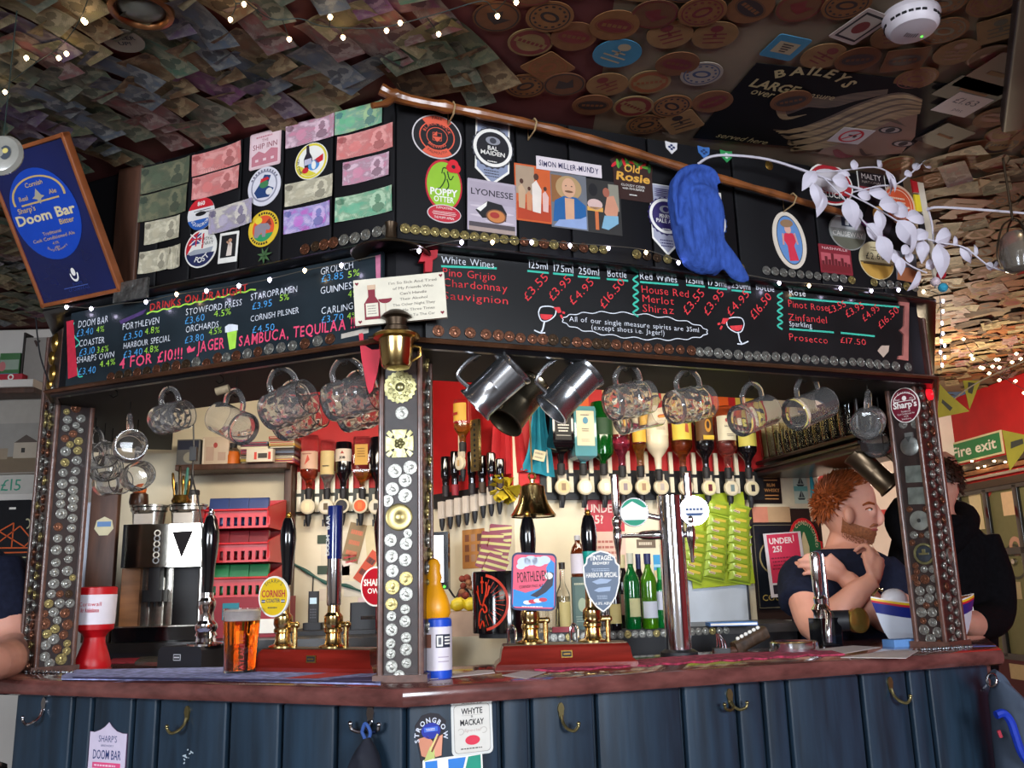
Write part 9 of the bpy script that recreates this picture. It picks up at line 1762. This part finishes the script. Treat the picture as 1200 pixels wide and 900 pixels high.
for far in(False,True):
 vs=[]
 for i in range(nb_+1):
  t=i/nb_;x=983+40*t;y0=607+16*t**.6;y1=629+11*t
  for j in range(mbb+1):v=j/mbb;vs.append(tuple(surf(x,y0+(y1-y0)*v,-.6+2.6*_s(math.pi*min(1,.15+v))**.5,far)))
 mb.add(vs,[(i*(mbb+1)+j,(i+1)*(mbb+1)+j,(i+1)*(mbb+1)+j+1,i*(mbb+1)+j+1)[::-1 if far else 1]for i in range(nb_)for j in range(mbb)],m_beard)
r_=random.Random(5)
for _ in range(900):
 t=r_.random();p=surf(983+40*t,min(640,608+16*t**.6+r_.random()*(20-3*t)),.8,r_.random()<.3);mb.tube([p,p+Vector((r_.uniform(-.002,.004),r_.uniform(-.003,.001),-.006))],[.0011,.0003],m_beard,4)
mp_(mb,'beard')
def stroke(name,pts,m,e=.6):mb=MB();limb(mb,[(surf(x,y,e),r*km)for x,y,r in pts],m,8);mp_(mb,name)
stroke('moustache',[(1014,619,.8),(1019,616.5,1.8),(1024,616,1.4)],m_beard);stroke('mouth',[(1014,622.5,.7),(1019,622,1.5),(1024,621.5,1.6)],K('#9c4c48'),.4)
stroke('eyebrow',[(1005,594.5,.9),(1012,591.5,1.7),(1019,592.5,1.5)],m_ging,.6)
mb=MB();e_=surf(1013.5,599.5,-1.6);mb.sphere(tuple(e_),(4.4*km,3.4*km,2.6*km),K('#c8bcb4',.2));mb.sphere(tuple(surf(1015.5,599.3,.9)),(2.9*km,2.0*km,2.4*km),K('#3c3028',.2),seg=10,rings=6);mp_(mb,'eye')
stroke('eyelid',[(1008.5,599.2,.7),(1013,597.2,1.0),(1018,598,.8)],m_ging,1.0)
# second person in black, head behind the rightmost post
YB=3.90;PB=dy(1112,640,YB);kb=kY_(PB);g2=lambda x,y,o=0.0:dy(x,y,YB+o);man=thing('person','person in a black hooded top standing behind the rightmost post','person',T(PB.x,PB.y,0));inv=man.matrix_world.inverted()
b=MB();loft(b,[(530,1098,1108,7),(537,1088,1117,16),(550,1082,1121,22),(565,1081,1122,23),(580,1085,1120,22),(592,1092,1116,17),(600,1098,1112,10)],YB,m_skin);limb(b,[(g2(1102,585),14*kb),(g2(1102,612),17*kb)],m_skin)
T2_=[(604,1088,1122,20),(612,1072,1134,28),(625,1056,1148,33),(650,1050,1158,37),(700,1054,1164,40),(760,1056,1166,40),(850,1056,1166,40)]
loft(b,[(y,a+4,c_-4,h*.9)for y,a,c_,h in T2_],YB,m_skin);A_=[(g2(1142,632),25*kb),(g2(1160,680,-.03),24*kb),(dy(1164,722,YB-.10),19*kb),(dy(1140,731,YB-.26),15*kb),(dy(1128,727,YB-.33),9*kb)];limb(b,A_,m_skin);hand(b,dy(1130,727,YB-.32),Vector((-.8,-.5,.05)),Vector((0,-.2,-1)),Vector((0,-.9,.3)),m_skin,(25,30,25),1.0)
l2=lambda x:[(g2(x,820),38*kb),(Vector((g2(x,820).x,YB,.5)),.065),(Vector((g2(x,820).x,YB+.02,.1)),.045)]
limb(b,l2(1085),m_skin);limb(b,l2(1138),m_skin);mp_(b,'body',.007,4)
b=MB();loft(b,T2_,YB,m_blackc);limb(b,[(p,r*1.12)for p,r in A_[:4]],m_blackc);limb(b,[(g2(1072,632),25*kb),(g2(1062,680),24*kb),(g2(1066,730,-.06),20*kb)],m_blackc);ht_=mp_(b,'hooded_top',.010,5)
b=MB();b.tube(smoothpath([g2(1058,596,.02),g2(1052,612,-.05),g2(1070,636,-.11),g2(1105,640,-.11),g2(1128,622,-.06),g2(1130,604,.04),g2(1100,596,.12),g2(1070,592,.09)],5),15*kb,m_blackc,12,closed=True);b.build('hood',ht_)
mp_(hair_on(1102,562,23,26,31,YB,M('brown_hair','#3c2418',.55,var=.4,scale=60),lambda d:d.z>-.2-.4*max(0,d.x),500,.022,lambda d:Vector((0,0,-.5)),6),'hair');b=MB();limb(b,[(p,r*1.12)for p,r in l2(1085)],m_trous);limb(b,[(p,r*1.12)for p,r in l2(1138)],m_trous);mp_(b,'trousers',.014,3)
# customer at the left edge, only an arm in view
YN=2.92;PN=dy(-80,640,YN);kn=kY_(PN);g3=lambda x,y,o=0.0:dy(x,y,YN+o);man=thing('person','person in a navy sweater leaning a forearm on the bar at the left edge','person',T(PN.x,PN.y,0));inv=man.matrix_world.inverted()
b=MB();loft(b,[(505,-97,-77,10),(512,-113,-63,22),(530,-123,-55,31),(552,-124,-53,32),(575,-119,-55,30),(590,-109,-59,24),(600,-99,-65,13)],YN,m_skin);limb(b,[(g3(-87,585),19*kn),(g3(-85,625),23*kn)],m_skin);T3_=[(622,-112,-56,26),(632,-138,-24,38),(650,-154,2,44),(700,-156,0,48),(780,-152,-14,50),(900,-150,-18,50)]
loft(b,[(y,a+5,c_-5,h*.9)for y,a,c_,h in T3_],YN,m_skin);A3=[(g3(-8,668),33*kn),(g3(6,712,-.03),29*kn),(hz(14,764,CT+.055),22*kn),(hz(-10,777,CT+.045),18*kn),(hz(-60,788,CT+.035),11*kn)];limb(b,A3,m_skin);hand(b,A3[-1][0],Vector((-.95,-.3,-.02)),Vector((0,-.2,-1)),Vector((0,-.95,.2)),m_skin,(20,25,20),1.0)
l3=lambda x:[(g3(x,900),50*kn),(Vector((g3(x,900).x,YN,.45)),.07),(Vector((g3(x,900).x,YN+.02,.1)),.048)]
limb(b,l3(-115),m_skin);limb(b,l3(-55),m_skin);mp_(b,'body',.007,4);b=MB();loft(b,T3_,YN,m_navyc);limb(b,[(A3[0][0],35*kn),(A3[1][0],34*kn),(g3(9,741,-.02),27*kn)],m_navyc)
for i in range(3):c_=dy(5+i,716+9*i,YN-.03);b.tube([c_+Vector((.075*_c(t),.06*_s(t),.012*_c(t+i)))for t in[j*.45 for j in range(14)]],.008,m_navyc,6,closed=True)
mp_(b,'sweater',.011,4);mp_(hair_on(-89,545,38,36,42,YN,M('brown_hair','#3c2418'),lambda d:d.z>.1-.5*max(0,-d.x),500,.02,lambda d:Vector((0,0,-.4)),8),'hair');b=MB();limb(b,[(p,r*1.12)for p,r in l3(-115)],m_trous);limb(b,[(p,r*1.12)for p,r in l3(-55)],m_trous);mp_(b,'trousers',.014,3)
# BAR FRONT: HOOKS, STICKERS, HANGING BAGS
m_hk=M('worn_brass_hook','#8c8058',.3,.9,var=.25);m_hks=M('silver_coat_hook','#b8b8bc',.15,1.0,var=.1)
def coat_hook(face,x,y,label,m,sc=1.0,double=False,side=1):
 X=face.mat(x,y+3,0);o=thing('coat_hook',label,'hook',X);s_=sc*.72
 MB().prism([(.011*s_*_c(t)*(1 if _s(t)>0 else.75),.026*s_*_s(t)+.012*s_)for t in[i*.3 for i in range(21)]],0,.005,m).build('plate',o)
 if double:
  for q in(-1,1):MB().tube(smoothpath([(0,0,.005),(0,-.012*s_,.016),(q*.016*s_,-.022*s_,.022),(q*.036*s_,-.016*s_,.026),(q*.040*s_,-.004*s_,.027)],5),.0045*s_,m,8).build('prong',o);MB().sphere((q*.040*s_,-.003*s_,.027),.006*s_,m).build('tip',o)
 else:MB().tube(smoothpath([(0,0,.005),(0,-.02*s_,.012),(side*.006*s_,-.036*s_,.026),(side*.022*s_,-.042*s_,.036),(side*.034*s_,-.030*s_,.040),(side*.036*s_,-.022*s_,.040)],5),.005*s_,m,8).build('prong',o);MB().sphere((side*.036*s_,-.021*s_,.040),.0065*s_,m).build('tip',o)
 return o
coat_hook(PLf,52,828,'silver coat hook leftmost on the bar front',m_hks,1.15,False,-1);coat_hook(PLf,220,838,'brass coat hook on the boards right of the shield sticker',m_hk,1.05,False,-1);coat_hook(PLf,435,842,'large silver double coat hook holding the dark bag',m_hks,1.3,True);coat_hook(PRf,657,835,'brass single coat hook below the right pump plinth',m_hk,1.05,False,1);coat_hook(PRf,855,819,'brass double coat hook in the middle of the right bar front',m_hk,1.15,True);coat_hook(PRf,1043,804,'brass single coat hook near the right end of the bar front',m_hk,1.15,False,1);coat_hook(PRf,1163,795,'silver coat hook at the right corner holding the blue trimmed bag',m_hks,1.0,False,1)
mb=MB();r_=random.Random(4);[mb.flat(rect(r_.uniform(.004,.012),.003),.0006,K('#a8b4bc'),T(r_.uniform(-.016,.016),r_.uniform(-.022,.022),0)@RZ(r_.uniform(-40,40)))for _ in range(7)];mb.prism(rect(.002,.002),0,.0004,K('#a8b4bc'));tag(mb.build('sticker_residue',None,PLf.mat(221,888,.0005)),'scraps of peeled white sticker under the second hook','sticker')
def d_doom(mb,W,H):
 P=[(-.5,-.5),(.5,-.5),(.5,.34),(.38,.34),(.22,.37),(.08,.44),(0,.5),(-.10,.43),(-.22,.38),(-.38,.34),(-.5,.35)];mb.prism([(a*W*1.05,b*H*1.02)for a,b in P],0,.001,K('#3c2440'));mb.prism([(a*W,b*H)for a,b in P],.001,.0022,K('#c8bcd0'));n_=K('#28386c')
 mb.text("SHARP'S",0,H*.20,H*.10,n_,.0026,w=W*.5);mb.text('BREWERY',0,H*.13,H*.03,n_,.0026,w=W*.34);mb.text('DOOM BAR',0,-H*.06,H*.14,n_,.0026,bold=.01,w=W*.76);mb.flat(rect(W*.76,H*.09,0,-H*.155),.0026,K('#d84c7c'));squig(mb,0,-H*.155,W*.68,H*.06,1,K('#e8c0d0'),.003);squig(mb,0,-H*.25,W*.3,H*.03,1,n_,.0026)
decal('pump_clip','pale shield shaped ale badge low on the left bar front','badge',PLf,126,885,43,78,d_doom)
def d_strong(mb,W,H):
 mb.prism([(-.32*W,-.5*H),(.30*W,-.46*H),(.36*W,-.1*H),(.46*W,.3*H),(.25*W,.46*H),(0,.5*H),(-.25*W,.46*H),(-.46*W,.26*H),(-.4*W,-.12*H)],0,.0015,K('#1c1820'));mb.flat([(-.38*W,-.02*H),(-.1*W,.02*H),(.04*W,-.1*H),(0,-.3*H),(-.12*W,-.44*H),(-.3*W,-.38*H)],Z1,K('#c88468'));mb.flat([(.1*W,-.06*H),(.34*W,.02*H),(.28*W,-.42*H),(.1*W,-.44*H),(.02*W,-.2*H)],Z2,K('#d89478'));mb.flat([(-.24*W,-.5*H),(.08*W,-.46*H),(.08*W,-.28*H),(-.04*W,-.2*H)],Z3,K('#b8c070'));mb.flat(rect(W*.05,H*.38,W*.14,-H*.08),Z4,K('#d8c880'),RZ(-30));mb.flat(rect(W*.05,H*.36,W*.20,-H*.1),Z4,K('#7c4030'),RZ(-30))
 mb.flat(ell(W*.28,H*.17,24,0,H*.12),Z1,K('#1c2c94'));mb.flat(rect(W*.4,H*.10,0,H*.15),Z2,K('#3c64c8'));squig(mb,0,H*.15,W*.3,H*.06,2,WHITE,Z3);mb.arc_text('STRONGBOW',W*.36,90,H*.10,K('#c8ccd8'),Z3,.03,X=T(0,H*.0,0)@SC(1,1.05,1))
decal('pump_clip','dark cider badge with drawn hands on the bar front corner','badge',PRf,505,863,40,56,d_strong,2)
def d_whyte(mb,W,H):
 mb.prism(rrect(W,H,W*.12),0,.002,K('#d0d0cc'));mb.flat(rrect(W*.88,H*.9,W*.09),.0023,K('#7c7468'));mb.flat(rrect(W*.86,H*.885,W*.09),.0026,K('#d0ccc4'));mb.text('WHYTE',0,H*.27,H*.11,BLACK,.003,bold=.02,w=W*.52);mb.text('&',0,H*.20,H*.05,BLACK,.003);mb.text('MACKAY',0,H*.06,H*.11,BLACK,.003,bold=.02,w=W*.58);mb.flat(ell(W*.18,H*.09,24,0,-H*.22),.003,K('#d03048'));mb.flat(rect(W*.5,H*.004,0,H*.245),.003,K('#7c7468'))
 for q in(-1,1):mb.ring(.8,1,.003,K('#b0a8a0'),T(q*W*.28,-H*.05,0)@SC(W*.08,H*.06,1),16,a0=-120,a1=150)
 mb.text('Special',0,-H*.06,H*.055,K('#b09890'),.003,w=W*.4,shear=.2);squig(mb,0,-H*.37,W*.6,H*.05,1,K('#4c4440'),.003)
decal('pump_clip','white rounded whisky badge beside the hands badge','badge',PRf,553,853,48,63,d_whyte,1)
decal('sticker','blue, white and green sticker at the bottom under the whisky badge','sticker',PRf,531,903,70,34,lambda mb,W,H:(base_rect(mb,W,H,WHITE),mb.flat(rect(W*.2,H*.9,-W*.36,-H*.02),Z1,K('#2c78c8')),mb.flat([(-W*.08,-H*.45),(W*.1,-H*.45),(W*.22,H*.42),(-W*.08,H*.42)],Z1,K('#2c78c8')),mb.flat([(W*.14,-H*.45),(W*.47,-H*.45),(W*.47,H*.44),(W*.26,H*.42)],Z2,K('#1c8c74'))),2)
def bag(label,face,pts_l,pts_r,m,off,dep,name='hanging_bag'):
 L=smoothpath([face.at(x,y,off)for x,y in pts_l],5);R_=smoothpath([face.at(x,y,off)for x,y in pts_r],5);n=20;vs=[];c0=L[0].copy()
 for i,(a,b)in enumerate(zip(L,R_)):
  c_,h=(a+b)/2,(b-a)/2
  for j in range(n):t=2*math.pi*j/n;q=c_+h*_c(t)+face.n*(dep*min(1,.25+i/8)*_s(t)*(1+.12*_s(4*t+i*.4)))-c0;vs.append(tuple(q))
 k=len(L);fs=[(i*n+j,i*n+(j+1)%n,(i+1)*n+(j+1)%n,(i+1)*n+j)for i in range(k-1)for j in range(n)]+[tuple(range(n)),tuple(range((k-1)*n,k*n))[::-1]]
 o=thing(name,label,'bag',T(*c0));mb=MB();mb.add(vs,fs,m);mb.build('body',o,smooth=60);return o,c0
m_dbag=M('dark_blue_fabric','#10131f',.8,var=.35,scale=8,bump=.3)
o,c0=bag('dark bag hanging from the large silver double hook',PLf,[(427,866),(418,880),(408,905),(400,960)],[(433,864),(440,880),(446,905),(452,960)],m_dbag,.045,.03)
mb=MB();mb.tube(smoothpath([PLf.at(x,y,.035)-c0 for x,y in((424,858),(428,848),(434,858),(430,868),(424,858))],5),.004,M('blue_cord','#2c4c8c',.7),8);mb.build('strap',o)
EX=Face(ex+Vector((0,0,0)),H(23));EX.n=Vector((EX.d.y,-EX.d.x,0));m_gbag=M('slate_bag_fabric','#3c4656',.8,var=.3,scale=8,bump=.25)
FG=Face(dy(1180,840,2.62),(1,.1));o,c0=bag('slate and blue trimmed bag hanging at the right end of the bar',FG,[(1164,796),(1166,815),(1168,850),(1172,900),(1178,980)],[(1170,790),(1192,815),(1215,850),(1230,900),(1240,980)],m_gbag,0,.07)
mb=MB();pts=[(1167,838),(1176,836),(1184,845),(1190,862),(1197,882),(1208,900),(1220,930)];mb.tube(smoothpath([FG.at(x,y,.075)-c0 for x,y in pts],6),.011,M('royal_blue_piping','#1030a0',.6,var=.15),8);mb.build('piping',o);mb=MB();mb.tube(smoothpath([FG.at(x,y,.080)-c0 for x,y in((1170,856),(1173,864))],4),.005,K('#a83040'),6);mb.build('zip_pull',o)
mb=MB();mb.tube(smoothpath([FG.at(x,y,.01)-c0 for x,y in((1163,790),(1172,796),(1182,810),(1200,832),(1225,850))],5),.016,m_gbag,8);mb.build('strap',o)
mb=MB();mb.tube([FG.at(1162+6*_c(t),797+8*_s(t),.03)-c0 for t in[j*.5 for j in range(13)]],.003,m_hks,8,closed=True);mb.build('ring',o)
